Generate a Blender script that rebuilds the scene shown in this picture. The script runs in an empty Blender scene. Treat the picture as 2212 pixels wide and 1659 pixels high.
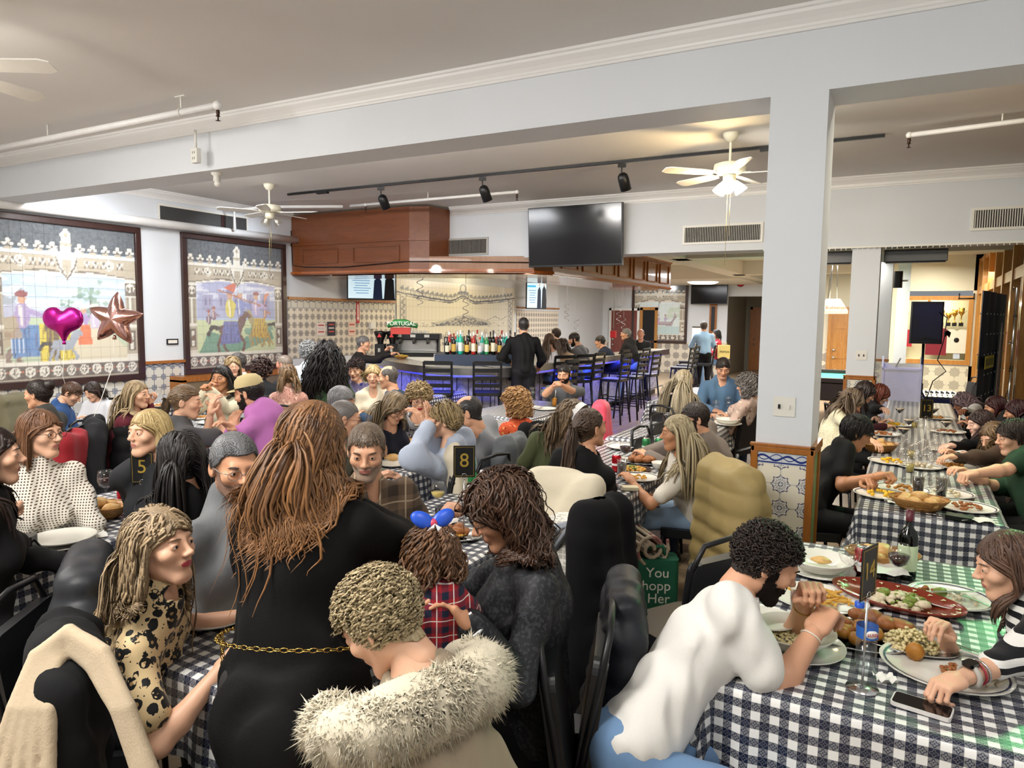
import bpy, bmesh, math, random
import numpy as np
from mathutils import Vector, Matrix
from math import pi, sin, cos, radians
rnd = random.Random(7)
rng = np.random.RandomState(7)
SC = bpy.context.scene
COL = SC.collection

# ------------------------------------------------------------- camera
PIT, ROLL, YAW, FOC, HC = radians(5.381), radians(0.679), radians(29.011), 1551.0, 1.85
Fv = Vector((-sin(YAW)*cos(PIT), cos(YAW)*cos(PIT), -sin(PIT)))
R0 = Vector((cos(YAW), sin(YAW), 0)); U0 = R0.cross(Fv)
Rv = R0*cos(ROLL)+U0*sin(ROLL); Uv = U0*cos(ROLL)-R0*sin(ROLL)
cd = bpy.data.cameras.new('camera'); cam = bpy.data.objects.new('camera', cd); COL.objects.link(cam)
cd.sensor_fit = 'HORIZONTAL'; cd.sensor_width = 36; cd.lens = FOC/2212*36; cd.clip_start = .05
cam.matrix_world = Matrix(((Rv.x, Uv.x, -Fv.x, 0), (Rv.y, Uv.y, -Fv.y, 0), (Rv.z, Uv.z, -Fv.z, HC), (0, 0, 0, 1)))
SC.camera = cam
SC.view_settings.view_transform = 'Standard'; SC.view_settings.look = 'None'
SC.view_settings.gamma = 1; SC.view_settings.use_curve_mapping = False
SC.view_settings.exposure = 0.13
SC.cycles.max_bounces = 8; SC.cycles.diffuse_bounces = 3; SC.cycles.glossy_bounces = 3
SC.cycles.transmission_bounces = 6; SC.cycles.transparent_max_bounces = 24
SC.cycles.caustics_reflective = False; SC.cycles.caustics_refractive = False
SC.cycles.sample_clamp_indirect = 4

def at(x, y, X=None, Y=None, Z=None, d=None):
    r = Fv*FOC + Rv*(x-1106) - Uv*(y-829.5)
    t = X/r.x if X is not None else Y/r.y if Y is not None else (Z-HC)/r.z if Z is not None else d/FOC
    return Vector((0, 0, HC)) + r*t

# ------------------------------------------------------------- world and lights
w = bpy.data.worlds.new('world'); SC.world = w; w.use_nodes = True
w.node_tree.nodes['Background'].inputs[0].default_value = (.9, .95, 1, 1)
w.node_tree.nodes['Background'].inputs[1].default_value = .25

def area(name, loc, to, size, power, col, sy=None, spread=180):
    l = bpy.data.lights.new(name, 'AREA'); l.energy = power; l.color = col; l.size = size
    if sy: l.shape = 'RECTANGLE'; l.size_y = sy
    l.spread = radians(spread)
    o = bpy.data.objects.new(name, l); COL.objects.link(o); o.location = loc
    o.rotation_euler = (Vector(to)-Vector(loc)).to_track_quat('-Z', 'Y').to_euler(); return o
def point(name, loc, power, col, r=.05):
    l = bpy.data.lights.new(name, 'POINT'); l.energy = power; l.color = col; l.shadow_soft_size = r
    o = bpy.data.objects.new(name, l); COL.objects.link(o); o.location = loc; return o
def spot(name, loc, to, power, col, ang=50, r=.05, blend=.5):
    l = bpy.data.lights.new(name, 'SPOT'); l.energy = power; l.color = col; l.spot_size = radians(ang); l.spot_blend = blend
    l.shadow_soft_size = r
    o = bpy.data.objects.new(name, l); COL.objects.link(o); o.location = loc
    o.rotation_euler = (Vector(to)-Vector(loc)).to_track_quat('-Z', 'Y').to_euler(); return o

# ceiling fixtures of the near bay (behind and above the camera), plus added fill lights
WH = (1, .97, .92)
point('near_bay_point_fill', (-2.4, -.4, 3.1), 75, WH, .15); point('near_bay_point_fill', (-6.4, .8, 3.1), 75, WH, .15)  # point fills added to brighten the near-bay ceiling
for x_ in (-8.0, -5.4, -2.8): point('middle_bay_point_fill', (x_, 5.35, 3.42), 26, (1, .95, .9), .1)  # added point fills, kept out of sight behind the beam
area('near_bay_light', (-2.2, .2, 3.45), (-2.5, 1.2, 0), 1.2, 95, WH, 1.2)
area('near_bay_light', (-6.0, 1.4, 3.45), (-6.0, 2.2, 0), 1.2, 80, WH, 1.2)
area('near_bay_light', (.3, .8, 3.45), (.2, 2.4, 0), .7, 22, WH, .7)
area('middle_bay_area_fill', (-4.5, 5.35, 3.5), (-4.5, 7.0, 0), 2.6, 120, WH, .6)  # area fills added behind the beam, out of view, to brighten the middle bay
area('middle_bay_area_fill', (-7.6, 5.35, 3.5), (-7.6, 6.6, 0), 1.6, 70, (.95, .97, 1), .6)
area('middle_bay_area_fill', (-1.4, 5.35, 3.5), (-1.3, 7.4, 0), 1.2, 50, (1, .95, .85), .6)
area('middle_bay_area_fill', (.4, 5.35, 3.5), (.3, 7.4, 0), 1.0, 40, (1, .93, .72), .6)
area('bar_light', (-7.4, 13.0, 3.0), (-8.4, 13, 0), 2.0, 135, (1, .86, .6), 5.0)
area('hall_light', (-5.5, 19.5, 2.95), (-5.5, 19.5, 0), 3.0, 420, (.97, .98, 1), 4.0)
area('hall_light', (-1.5, 15.5, 2.85), (-1.5, 15.5, 0), 2.0, 240, (1, .96, .86), 4.0)
area('hall_light', (.75, 17.2, 2.9), (.6, 17.5, 0), .8, 90, (1, .93, .75), 3.0)
for y_ in (5.43, 8.1):
    spot('mural_spot', (-8.2, y_-.2, 3.5), (-9.65, y_, 2.55), 85, (.86, .93, 1), 80, .06, .9)
area('ships_light', (-9.0, 14.8, 2.95), (-9.65, 14.8, 1.7), .3, 26, (1, .85, .5), 5.0)
spot('far_mural_spot', (-7.6, 22.4, 3.0), (-7.6, 24, 2.3), 160, (.95, .98, 1), 90, .1, .9)
point('fan_lamp', (-5.0, 1.95, 3.02), 16, (1, .95, .88), .08)
# bar front strip and party lights
for (a, b) in (((-8.05, 9.5), (-7.1, 8.85)), ((-7.1, 8.85), (-5.9, 8.4)), ((-5.9, 8.4), (-5.1, 8.8)), ((-5.02, 9.3), (-5.02, 13)), ((-5.02, 13), (-5.02, 16.8))):
    a = Vector((*a, 1.0)); b = Vector((*b, 1.0)); L = (b-a).length; m = (a+b)/2
    l = area('bar_led_strip', m, m+Vector((0, 0, -1)), L, 9*L, (.03, .05, 1), .05); l.rotation_euler = (0, 0, math.atan2(b.y-a.y, b.x-a.x))
spot('party_spot_green', (1.1, 6.4, 3.2), (.45, 2.9, .75), 170, (.25, 1, .35), 34, .05)
spot('party_spot_green', (1.1, 8.4, 3.2), (.35, 4.9, .75), 150, (.3, 1, .4), 26, .05)
spot('party_spot_blue', (.6, 10.9, 2.9), (-.1, 12.2, .9), 60, (.3, .3, 1), 40, .05)
spot('party_spot_blue', (-.3, 8.9, 3.5), (-1.5, 8.2, .6), 30, (.25, .25, 1), 30, .05)
spot('party_spot_red', (-3.0, 8.6, 3.2), (-3.6, 11.5, 0), 50, (1, .4, .5), 40, .05)

# ------------------------------------------------------------- objects
def link(o, parent=None):
    COL.objects.link(o)
    if parent is not None: o.parent = parent
    return o
def tag(o, label=None, cat=None, group=None, kind=None):
    if label: o['label'] = label
    if cat: o['category'] = cat
    if group: o['group'] = group
    if kind: o['kind'] = kind
    return o
def empty(name, loc=(0, 0, 0), rz=0, label=None, cat=None, group=None, rot=None):
    o = bpy.data.objects.new(name, None); o.location = loc; o.rotation_euler = rot if rot else (0, 0, rz)
    o.empty_display_size = .1; link(o); return tag(o, label, cat, group)
def copy_tree(o, parent=None):
    c = o.copy(); COL.objects.link(c)
    if parent is not None: c.parent = parent
    for ch in KIDS.get(o.name, ()): copy_tree(ch, c)
    KIDS[c.name] = [x for x in ()]
    return c
KIDS = {}
def meshobj(name, v, f, mats, parent=None, fm=None, smooth=False, uv=None, col=None):
    me = bpy.data.meshes.new(name)
    if isinstance(v, np.ndarray) and isinstance(f, np.ndarray):
        n, k = f.shape
        me.vertices.add(len(v)); me.vertices.foreach_set('co', v.astype(np.float32).ravel())
        me.loops.add(n*k); me.loops.foreach_set('vertex_index', f.astype(np.int32).ravel())
        me.polygons.add(n); me.polygons.foreach_set('loop_start', np.arange(0, n*k, k, dtype=np.int32))
        me.update(calc_edges=True)
    else:
        me.from_pydata([tuple(a) for a in v], [], [tuple(int(i) for i in a) for a in f])
    for m in (mats if isinstance(mats, (list, tuple)) else [mats]): me.materials.append(m)
    if fm is not None and len(fm) == len(me.polygons): me.polygons.foreach_set('material_index', np.asarray(fm, dtype=np.int32))
    if smooth is True: me.polygons.foreach_set('use_smooth', np.ones(len(me.polygons), dtype=bool))
    elif smooth is not False: me.polygons.foreach_set('use_smooth', np.asarray(smooth, dtype=bool))
    if uv is not None:
        l = me.uv_layers.new(name='UVMap'); l.data.foreach_set('uv', np.asarray(uv, dtype=np.float32).ravel())
    if col is not None:   # per vertex colours
        a = me.color_attributes.new('Col', 'FLOAT_COLOR', 'POINT')
        c = np.ones((len(v), 4), dtype=np.float32); c[:, :3] = col; a.data.foreach_set('color', c.ravel())
    me.update()
    o = bpy.data.objects.new(name, me); link(o, parent)
    if parent is not None: KIDS.setdefault(parent.name, []).append(o)
    return o

class MB:
    def __init__(s): s.v = []; s.f = []; s.m = []; s.s = []; s.uv = []; s.mi = 0; s.hasuv = False
    def add(s, v, f, smooth=False, uv=None):
        b = len(s.v); s.v += [tuple(a) for a in v]
        for q in f: s.f.append([i+b for i in q]); s.m.append(s.mi); s.s.append(smooth)
        if uv is not None:
            s.hasuv = True
            for q in f: s.uv += [uv[i] for i in q]
        else:
            for q in f: s.uv += [(0, 0)]*len(q)
        return s
    def box(s, c, d, rz=0, rot=None):
        x, y, z = d[0]/2, d[1]/2, d[2]/2
        M = rot if rot is not None else Matrix.Rotation(rz, 3, 'Z')
        c = Vector(c)
        v = [c+M@Vector((i*x, j*y, k*z)) for k in (-1, 1) for j in (-1, 1) for i in (-1, 1)]
        return s.add(v, [(0, 2, 3, 1), (4, 5, 7, 6), (0, 1, 5, 4), (2, 6, 7, 3), (0, 4, 6, 2), (1, 3, 7, 5)])
    def bbox(s, a, b):
        return s.box([(a[i]+b[i])/2 for i in range(3)], [abs(b[i]-a[i]) for i in range(3)])
    def rbox(s, c, d, r=.01, M=None, n=3):      # rounded box (rounded in its XY outline)
        c = Vector(c); M = M or Matrix.Identity(3); P = []
        hx, hy = d[0]/2-r, d[1]/2-r
        for (sx, sy, a0) in ((1, 1, 0), (-1, 1, pi/2), (-1, -1, pi), (1, -1, 1.5*pi)):
            for k in range(n+1):
                a = a0+pi/2*k/n; P.append((sx*hx+r*cos(a), sy*hy+r*sin(a)))
        return s.prism(P, -d[2]/2, d[2]/2, c, M)
    def prism(s, P, z0, z1, c=(0, 0, 0), M=None, smooth=False):
        c = Vector(c); M = M or Matrix.Identity(3); n = len(P)
        v = [c+M@Vector((p[0], p[1], z)) for z in (z0, z1) for p in P]
        f = [(i, (i+1) % n, n+(i+1) % n, n+i) for i in range(n)]
        s.add(v, f, smooth); return s.add(v, [tuple(range(n-1, -1, -1)), tuple(range(n, 2*n))])
    def lathe(s, prof, c=(0, 0, 0), n=24, M=None, smooth=True, sx=1, sy=1):
        c = Vector(c); M = M or Matrix.Identity(3); v = []
        for r, z in prof:
            for k in range(n):
                a = 2*pi*k/n; v.append(c+M@Vector((r*cos(a)*sx, r*sin(a)*sy, z)))
        f = [(i*n+k, i*n+(k+1) % n, (i+1)*n+(k+1) % n, (i+1)*n+k) for i in range(len(prof)-1) for k in range(n)]
        if prof[0][0] > 1e-4: f.append(tuple(range(n-1, -1, -1))) if prof[0][0] < 0 else None
        f = [q for q in f if q]
        return s.add(v, f, smooth)
    def tube(s, pts, r, n=8, closed=False, smooth=True, cap=True):
        pts = [Vector(p) for p in pts]; N = len(pts); v = []; up = None
        for i, p in enumerate(pts):
            t = (pts[(i+1) % N]-pts[i-1]) if closed else (pts[min(i+1, N-1)]-pts[max(i-1, 0)])
            t.normalize()
            if up is None: up = t.orthogonal().normalized()
            up = (up-t*up.dot(t)).normalized(); w = t.cross(up)
            rr = r[i] if isinstance(r, (list, tuple)) else r
            v += [p+(up*cos(2*pi*k/n)+w*sin(2*pi*k/n))*rr for k in range(n)]
        M = N if closed else N-1
        f = [(i*n+k, i*n+(k+1) % n, ((i+1) % N)*n+(k+1) % n, ((i+1) % N)*n+k) for i in range(M) for k in range(n)]
        if cap and not closed: f += [tuple(range(n-1, -1, -1)), tuple((N-1)*n+k for k in range(n))]
        return s.add(v, f, smooth)
    def ball(s, c, r, n=10, m=7, sc=(1, 1, 1), M=None):
        c = Vector(c); M = M or Matrix.Identity(3); v = []
        for i in range(m+1):
            a = pi*i/m
            for k in range(n):
                b = 2*pi*k/n; v.append(c+M@Vector((r*sc[0]*sin(a)*cos(b), r*sc[1]*sin(a)*sin(b), r*sc[2]*cos(a))))
        return s.add(v, [(i*n+k, (i+1)*n+k, (i+1)*n+(k+1) % n, i*n+(k+1) % n) for i in range(m) for k in range(n)], True)
    def build(s, name, mats, parent=None, bevel=0):
        o = meshobj(name, s.v, s.f, mats, parent, s.m, s.s, s.uv if s.hasuv else None)
        if bevel:
            b = o.modifiers.new('bevel', 'BEVEL'); b.width = bevel; b.segments = 2; b.limit_method = 'ANGLE'
        return o

# ------------------------------------------------------------- materials
class S:      # a node-socket expression
    def __init__(s, nt, k): s.nt = nt; s.k = k
    def _m(s, op, *a):
        n = s.nt.nodes.new('ShaderNodeMath'); n.operation = op
        for i, x in enumerate((s,)+a):
            if isinstance(x, S): s.nt.links.new(x.k, n.inputs[i])
            else: n.inputs[i].default_value = x
        return S(s.nt, n.outputs[0])
    def __add__(s, o): return s._m('ADD', o)
    def __radd__(s, o): return s._m('ADD', o)
    def __sub__(s, o): return s._m('SUBTRACT', o)
    def __rsub__(s, o): return (s*-1)+o
    def __mul__(s, o): return s._m('MULTIPLY', o)
    def __rmul__(s, o): return s._m('MULTIPLY', o)
    def __truediv__(s, o): return s._m('DIVIDE', o)
    def lt(s, o): return s._m('LESS_THAN', o)
    def gt(s, o): return s._m('GREATER_THAN', o)
    def fr(s): return s._m('FRACT')
    def fl(s): return s._m('FLOOR')
    def ab(s): return s._m('ABSOLUTE')
    def mx(s, o): return s._m('MAXIMUM', o)
    def mn(s, o): return s._m('MINIMUM', o)
    def sin(s): return s._m('SINE')
    def cos(s): return s._m('COSINE')
    def sq(s): return s._m('SQRT')
    def atan2(s, o): return s._m('ARCTAN2', o)
    def clamp(s): return s.mx(0.0).mn(1.0)
class Mt:
    def __init__(s, name, rough=.5, metal=0, spec=.5, **kw):
        s.m = bpy.data.materials.new(name); s.m.use_nodes = True; s.nt = s.m.node_tree
        s.b = s.nt.nodes['Principled BSDF']
        s.b.inputs['Roughness'].default_value = rough; s.b.inputs['Metallic'].default_value = metal
        s.b.inputs['Specular IOR Level'].default_value = spec
        for k, v in kw.items(): s.b.inputs[k].default_value = v
    def tc(s, kind='Object'):
        n = s.nt.nodes.new('ShaderNodeTexCoord'); return n.outputs[kind]
    def xyz(s, kind='Object'):
        n = s.nt.nodes.new('ShaderNodeSeparateXYZ'); s.nt.links.new(s.tc(kind), n.inputs[0])
        return [S(s.nt, n.outputs[i]) for i in range(3)]
    def noise(s, scale, detail=3, coord='Object', rough=.5, stretch=None, out=0):
        n = s.nt.nodes.new('ShaderNodeTexNoise'); n.inputs['Scale'].default_value = scale; n.inputs['Detail'].default_value = detail
        n.inputs['Roughness'].default_value = rough
        src = s.tc(coord)
        if stretch:
            mp = s.nt.nodes.new('ShaderNodeMapping'); s.nt.links.new(src, mp.inputs[0]); mp.inputs['Scale'].default_value = stretch; src = mp.outputs[0]
        s.nt.links.new(src, n.inputs['Vector']); return S(s.nt, n.outputs[out])
    def voro(s, scale, feat='F1', coord='Object', rnd_=1.0):
        n = s.nt.nodes.new('ShaderNodeTexVoronoi'); n.feature = feat; n.inputs['Scale'].default_value = scale
        n.inputs['Randomness'].default_value = rnd_
        s.nt.links.new(s.tc(coord), n.inputs['Vector']); return S(s.nt, n.outputs['Distance'])
    def mix(s, f, a, b):
        n = s.nt.nodes.new('ShaderNodeMix'); n.data_type = 'RGBA'; n.clamp_factor = True
        for i, x in ((0, f), (6, a), (7, b)):
            if isinstance(x, S): s.nt.links.new(x.k, n.inputs[i])
            elif i == 0: n.inputs[0].default_value = x
            else: n.inputs[i].default_value = (*x[:3], 1)
        return S(s.nt, n.outputs[2])
    def base(s, c): s.nt.links.new(c.k, s.b.inputs['Base Color']); return s
    def bump(s, h, st=.3, dist=.01):
        n = s.nt.nodes.new('ShaderNodeBump'); n.inputs['Strength'].default_value = st; n.inputs['Distance'].default_value = dist
        s.nt.links.new(h.k, n.inputs['Height']); s.nt.links.new(n.outputs[0], s.b.inputs['Normal']); return s
    def attr(s, name='Col', fac=False):
        n = s.nt.nodes.new('ShaderNodeAttribute'); n.attribute_name = name; return S(s.nt, n.outputs['Fac' if fac else 'Color'])
MC = {}
def srgb(h):
    if isinstance(h, str): h = tuple(int(h[i:i+2], 16)/255 for i in (0, 2, 4))
    return tuple(((c+.055)/1.055)**2.4 if c > .04045 else c/12.92 for c in h)
def mat(name, col, rough=.5, metal=0, var=.08, scale=12, bump=0, bscale=None, **kw):
    key = (name, col, rough)
    if key in MC: return MC[key]
    c = srgb(col); t = Mt(name, rough, metal, **kw)
    n = t.noise(scale, 4)
    t.base(t.mix(n, [x*(1-var) for x in c], [min(1, x*(1+var)) for x in c]))
    if bump: t.bump(t.noise(bscale or scale*4, 4), bump, .004)
    MC[key] = t.m; return t.m
def emit(name, col, st, base=None):
    key = (name, col, st)
    if key in MC: return MC[key]
    t = Mt(name, .4); c = srgb(col); n = t.noise(3, 2)
    t.base(t.mix(n, c, [x*.97 for x in c])); t.b.inputs['Emission Color'].default_value = (*c, 1); t.b.inputs['Emission Strength'].default_value = st
    MC[key] = t.m; return t.m
def glassmat(name, col=(1, 1, 1), rough=.02, ior=1.45):
    if name in MC: return MC[name]
    t = Mt(name, rough); nd = t.nt.nodes; n = t.noise(5, 2); c = t.mix(n, col, [c*.97 for c in col])
    a = nd.new('ShaderNodeBsdfTransparent'); g = nd.new('ShaderNodeBsdfGlossy'); g.inputs['Roughness'].default_value = rough; f = nd.new('ShaderNodeLayerWeight'); f.inputs[0].default_value = .35; m = nd.new('ShaderNodeMixShader')
    t.nt.links.new(c.k, a.inputs[0]); k = S(t.nt, f.outputs[1])._m('POWER', 3.0)*.55+.05
    for i, x in enumerate((k.k, a.outputs[0], g.outputs[0])): t.nt.links.new(x, m.inputs[i])
    t.nt.links.new(m.outputs[0], nd['Material Output'].inputs[0]); MC[name] = t.m; return t.m
def woodmat(name, c1, c2, axis=(1, 1, 1), rough=.35, sc=1.0, coat=.3):
    if name in MC: return MC[name]
    t = Mt(name, rough); t.b.inputs['Coat Weight'].default_value = coat
    n = t.noise(6*sc, 6, stretch=axis); g = t.noise(60*sc, 3, stretch=axis)
    t.base(t.mix((n*6).fr()*.35+g*.65, srgb(c1), srgb(c2))).bump(g, .15, .002); MC[name] = t.m; return t.m
def paint(name, col, rough=.6, spec=.3):
    if name in MC: return MC[name]
    t = Mt(name, rough, spec=spec); c = srgb(col); n = t.noise(1.2, 4); n2 = t.noise(180, 2)
    t.base(t.mix(n, [x*.95 for x in c], [min(1, x*1.04) for x in c])).bump(n2, .08, .002); MC[name] = t.m; return t.m

def gingham(name, dark='141c36', light='f6f5f1', p=.053, gl=.32):
    if name in MC: return MC[name]
    t = Mt(name, gl); u, v, _ = t.xyz('UV')
    a = (u/p).fr().lt(.5); b = (v/p).fr().lt(.5)
    s = a+b; both = s.gt(1.5); one = s.gt(.5)
    # little woven rosette in the half-tone squares
    fu = ((u/p*2).fr()-.5); fv = ((v/p*2).fr()-.5)
    r = (fu*fu+fv*fv).sq(); th = fv.atan2(fu)
    ros = ((r-(.30+(th*4).cos()*.09)).ab()).lt(.055).mx(r.lt(.08))
    D = srgb(dark); L = srgb(light); H = [d*.55+l*.25 for d, l in zip(D, L)]
    half = t.mix(ros, H, [d*1.3 for d in D])
    wv = t.noise(900, 2)
    dk = t.mix(ros*.5, D, H)
    c = t.mix(both, t.mix(one, L, half), dk)
    t.base(t.mix(wv*.25, c, [x*.6 for x in D])).bump(t.noise(9, 3), .12, .01)
    MC[name] = t.m; return t.m
def azulejo(name, base='e9e4d6', ink='2b3a63', fill='b9c4d6', kind=0, grout='b9b4a8', rough=.18):
    # u,v in tile units (one unit = one tile); flower on every tile corner
    if name in MC: return MC[name]
    t = Mt(name, rough); u, v, _ = t.xyz('UV')
    fu = (u+.5).fr()-.5; fv = (v+.5).fr()-.5
    r = (fu*fu+fv*fv).sq(); th = fv.atan2(fu)
    pet = .30+(th*8).cos().ab()*.045+(th*8).cos()*.035 if kind == 0 else .27+(th*8).cos()*.035
    ins = r.lt(pet) if isinstance(pet, S) else r.lt(.3)
    line = ((r-pet).ab()).lt(.022)
    ring = ((r-.085).ab()).lt(.018)
    ray = (((th*8).sin()).ab()*r).lt(.022)*r.gt(.1)*ins
    ray2 = ((r-(.2+(th*16).cos()*.03)).ab()).lt(.012)
    ink_ = line.mx(ring).mx(ray).mx(ray2)
    B = srgb(base); I = srgb(ink); F_ = srgb(fill)
    c = t.mix(ins, B, F_)
    if kind == 1:      # octagon outline joining the flowers
        au = fu.ab(); av = fv.ab()
        edge = (au.mn(av)).lt(.035)*(au.mx(av)).gt(.3)
        ink_ = ink_.mx(edge*.6)
    c = t.mix(ink_, c, I)
    gu = (u.fr()-.5).ab(); gv = (v.fr()-.5).ab()
    c = t.mix((gu.mx(gv)).gt(.488), c, srgb(grout))
    n = t.noise(3, 3)
    t.base(t.mix(n*.12, c, [x*.8 for x in B])); MC[name] = t.m; return t.m
# ------------------------------------------------------------- room shell
CE = 3.6
wall_p = paint('wall_paint_pale_blue', 'dfe3e8'); ceil_p = paint('ceiling_paint_white', 'e2dfdb', .75)
trim_p = paint('trim_paint_gloss_white', 'efeeec', .35, .5); cream_p = paint('wall_paint_cream', 'dcd9c8')
oak = woodmat('oak_wood', 'b5722c', '8a4f1a', (1, 1, .12)); oakL = woodmat('light_oak_wood', 'c99550', 'a5692c', (1, 1, .12), .3)
brown = woodmat('reddish_brown_panelling', '8a4f2a', '6d3a1c', (.12, 1, 1), .4)
darkwood = woodmat('dark_brown_frame', '3d2420', '2c1714', (1, 1, .2), .4)
black_m = mat('black_metal', '141416', .4, .3); chrome = mat('chrome', 'c9cacc', .18, 1, var=.03); steel = mat('brushed_steel', 'a9a9a6', .3, 1, var=.05, scale=40)
white_pl = mat('white_plastic', 'e8e6de', .35, var=.03); black_pl = mat('black_plastic', '0f0f11', .3)
KIDS_ = KIDS
def struct(name, mb, m, parent=None, **k):
    o = mb.build(name, m, parent, **k)
    if parent is None: o['kind'] = 'structure'
    return o

# floor: slab with a plank pattern for the far parts, single planks where they can be told apart
t = Mt('wood_look_floor', .32); X_, Y_, Z_ = t.xyz('Object')
col_ = (X_/.205).fl(); vy = (Y_/.92+(col_*.37).fr())
joint = ((X_/.205).fr()-.5).ab().gt(.482).mx(((vy.fr()-.5).ab()).gt(.495))
g = t.noise(9, 5, stretch=(3, .35, 1)); tone = ((col_*12.9898+vy.fl()*78.233).sin()*43758.5).fr()
c_ = t.mix(g*.6+tone*.4, srgb('b9a387'), srgb('8f7a60')); c_ = t.mix(joint, c_, srgb('5a4a3c')); t.base(c_); floor_m = t.m
fl = struct('floor', MB().bbox((-12, -1.5, -.1), (4, 30, -.006)), floor_m)
tp = Mt('wood_look_plank', .3); g = tp.noise(9, 5, stretch=(3, .35, 1)); ri = tp.nt.nodes.new('ShaderNodeObjectInfo')
tp.base(tp.mix(g*.6+S(tp.nt, ri.outputs['Random'])*.4, srgb('bda78b'), srgb('917b61'))).bump(g, .1, .002); plank_m = tp.m
pm = MB().box((0, 0, -.004), (.2, .914, .008)).build('plank', plank_m, fl)
b_ = pm.modifiers.new('bevel', 'BEVEL'); b_.width = .0025; b_.segments = 1
n_ = 0
cells = []
for i in range(60):
    for j in range(16):
        x = -.42-.205*i; y = 1.4+.92*j+((i*.37) % 1)*.92-.46
        if x < -12: continue
        vis = (y < 4.6 and -1.85 < x) or (y < 13 and -3.5 < x < -2.3 and y > 5.4) or (9 < y < 16 and -5.0 < x < -.42) or (y < 4.2 and x > -2.3)
        if vis: cells.append((x, y))
cells = cells[:299]
for k, (x, y) in enumerate(cells):
    o = pm if k == 0 else pm.copy()
    if k: COL.objects.link(o); o.parent = fl
    o.location = (x, y, 0)

struct('ceiling', MB().bbox((-9.9, -1.5, CE), (1.6, 10.4, CE+.1)), ceil_p)
# left wall
t_floral = azulejo('floral_wall_tile', 'd6d3ca', '4a5068', 'a9adb8', 1)
t_bar = azulejo('bar_wall_tile', 'e6dccb', '4b4a52', 'bcb2a6', 0)
wl = struct('wall_left', MB().bbox((-9.85, -1.5, 0), (-9.65, 24, CE)), wall_p)
def tile_grid(parent, origin, du, dv, n, nu, nv, s, m, name='tile', gap=.0035, th=.012, off=(0, 0)):
    """single tiles laid on a wall; du, dv, n: axis vectors"""
    du, dv, n = Vector(du), Vector(dv), Vector(n); o0 = Vector(origin); cache = {}
    h = (s-gap)/2
    Mx = Matrix((du, dv, n)).transposed().to_4x4()
    for i in range(nu):
        for j in range(nv):
            if 0 not in cache:
                v = [(-h, -h, 0), (h, -h, 0), (h, h, 0), (-h, h, 0), (-h+.003, -h+.003, th), (h-.003, -h+.003, th), (h-.003, h-.003, th), (-h+.003, h-.003, th)]
                f = [(4, 5, 6, 7), (0, 1, 5, 4), (1, 2, 6, 5), (2, 3, 7, 6), (3, 0, 4, 7)]
                uv = [(v[k][0]/s+.5, v[k][1]/s+.5) for q in f for k in q]
                o = meshobj(name, v, f, m, parent, uv=uv); cache[0] = o.data
            else:
                o = bpy.data.objects.new(name, cache[0]); link(o, parent)
            o.matrix_local = Matrix.Translation(o0+du*(i+.5)*s+dv*(j+.5)*s)@Mx
def panel_uv(name, origin, du, dv, lu, lv, s, m, parent, th=.01):
    du, dv = Vector(du), Vector(dv); n = du.cross(dv); o = Vector(origin)+n*th
    v = [o, o+du*lu, o+du*lu+dv*lv, o+dv*lv]
    return meshobj(name, v, [(0, 1, 2, 3)], m, parent, uv=[(0, 0), (lu/s, 0), (lu/s, lv/s), (0, lv/s)])
# dado below and between the murals
tile_grid(wl, (-9.65, 3.3, .3), (0, 1, 0), (0, 0, 1), (1, 0, 0), 7, 5, .15, t_floral)
tile_grid(wl, (-9.65, 4.35, .3), (0, 1, 0), (0, 0, 1), (1, 0, 0), 32, 4, .15, t_floral)
tile_grid(wl, (-9.65, 6.45, .9), (0, 1, 0), (0, 0, 1), (1, 0, 0), 4, 1, .15, t_floral)
tile_grid(wl, (-9.65, 3.3, 1.05), (0, 1, 0), (0, 0, 1), (1, 0, 0), 7, 1, .15, t_floral)
# the bar wall, from 1.05 up to 2.06
tile_grid(wl, (-9.65, 9.2, 1.05), (0, 1, 0), (0, 0, 1), (1, 0, 0), 20, 6, .15, t_bar)
panel_uv('tile_panel', (-9.65, 17.6, 1.0), (0, 1, 0), (0, 0, 1), 2.7, 1.02, .15, t_bar, wl)['kind'] = 'stuff'
m = MB(); m.bbox((-9.65, 6.45, 1.1), (-9.60, 7.1, 1.14)); m.bbox((-9.65, 3.0, 1.2), (-9.6, 4.4, 1.24)); struct('trim_1', m, oak)
m = MB(); m.bbox((-9.65, 9.2, 2.1), (-9.6, 12.2, 2.15)); m.bbox((-9.65, 17.6, 2.08), (-9.6, 20.3, 2.12)); struct('trim_2', m, oak)
tb = Mt('blue_grey_border_tile', .2); u, v, _ = tb.xyz('Object')
_, yb, zb = tb.xyz('Object'); wv = ((yb*42).sin()*.016+(yb*21).cos()*.01)
tb.base(tb.mix((((zb-2.08)-wv).ab()).lt(.008).mx(((yb*42).cos()).gt(.93)*.6), srgb('cfcabd'), srgb('5a5e70')))
struct('trim_3', MB().bbox((-9.65, 9.2, 1.96), (-9.637, 12.2, 2.1)), tb.m)
tb2 = Mt('blue_border_tile_dado', .2); _, yb, zb = tb2.xyz('Object')
tb2.base(tb2.mix(((zb-1.075)-(yb*42).sin()*.012).ab().lt(.007).mx(((yb*40).cos()).gt(.8)*.5), srgb('c9cdd4'), srgb('56607c')))
struct('trim_4', MB().bbox((-9.65, 6.45, 1.05), (-9.637, 7.1, 1.1)), tb2.m)

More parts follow.
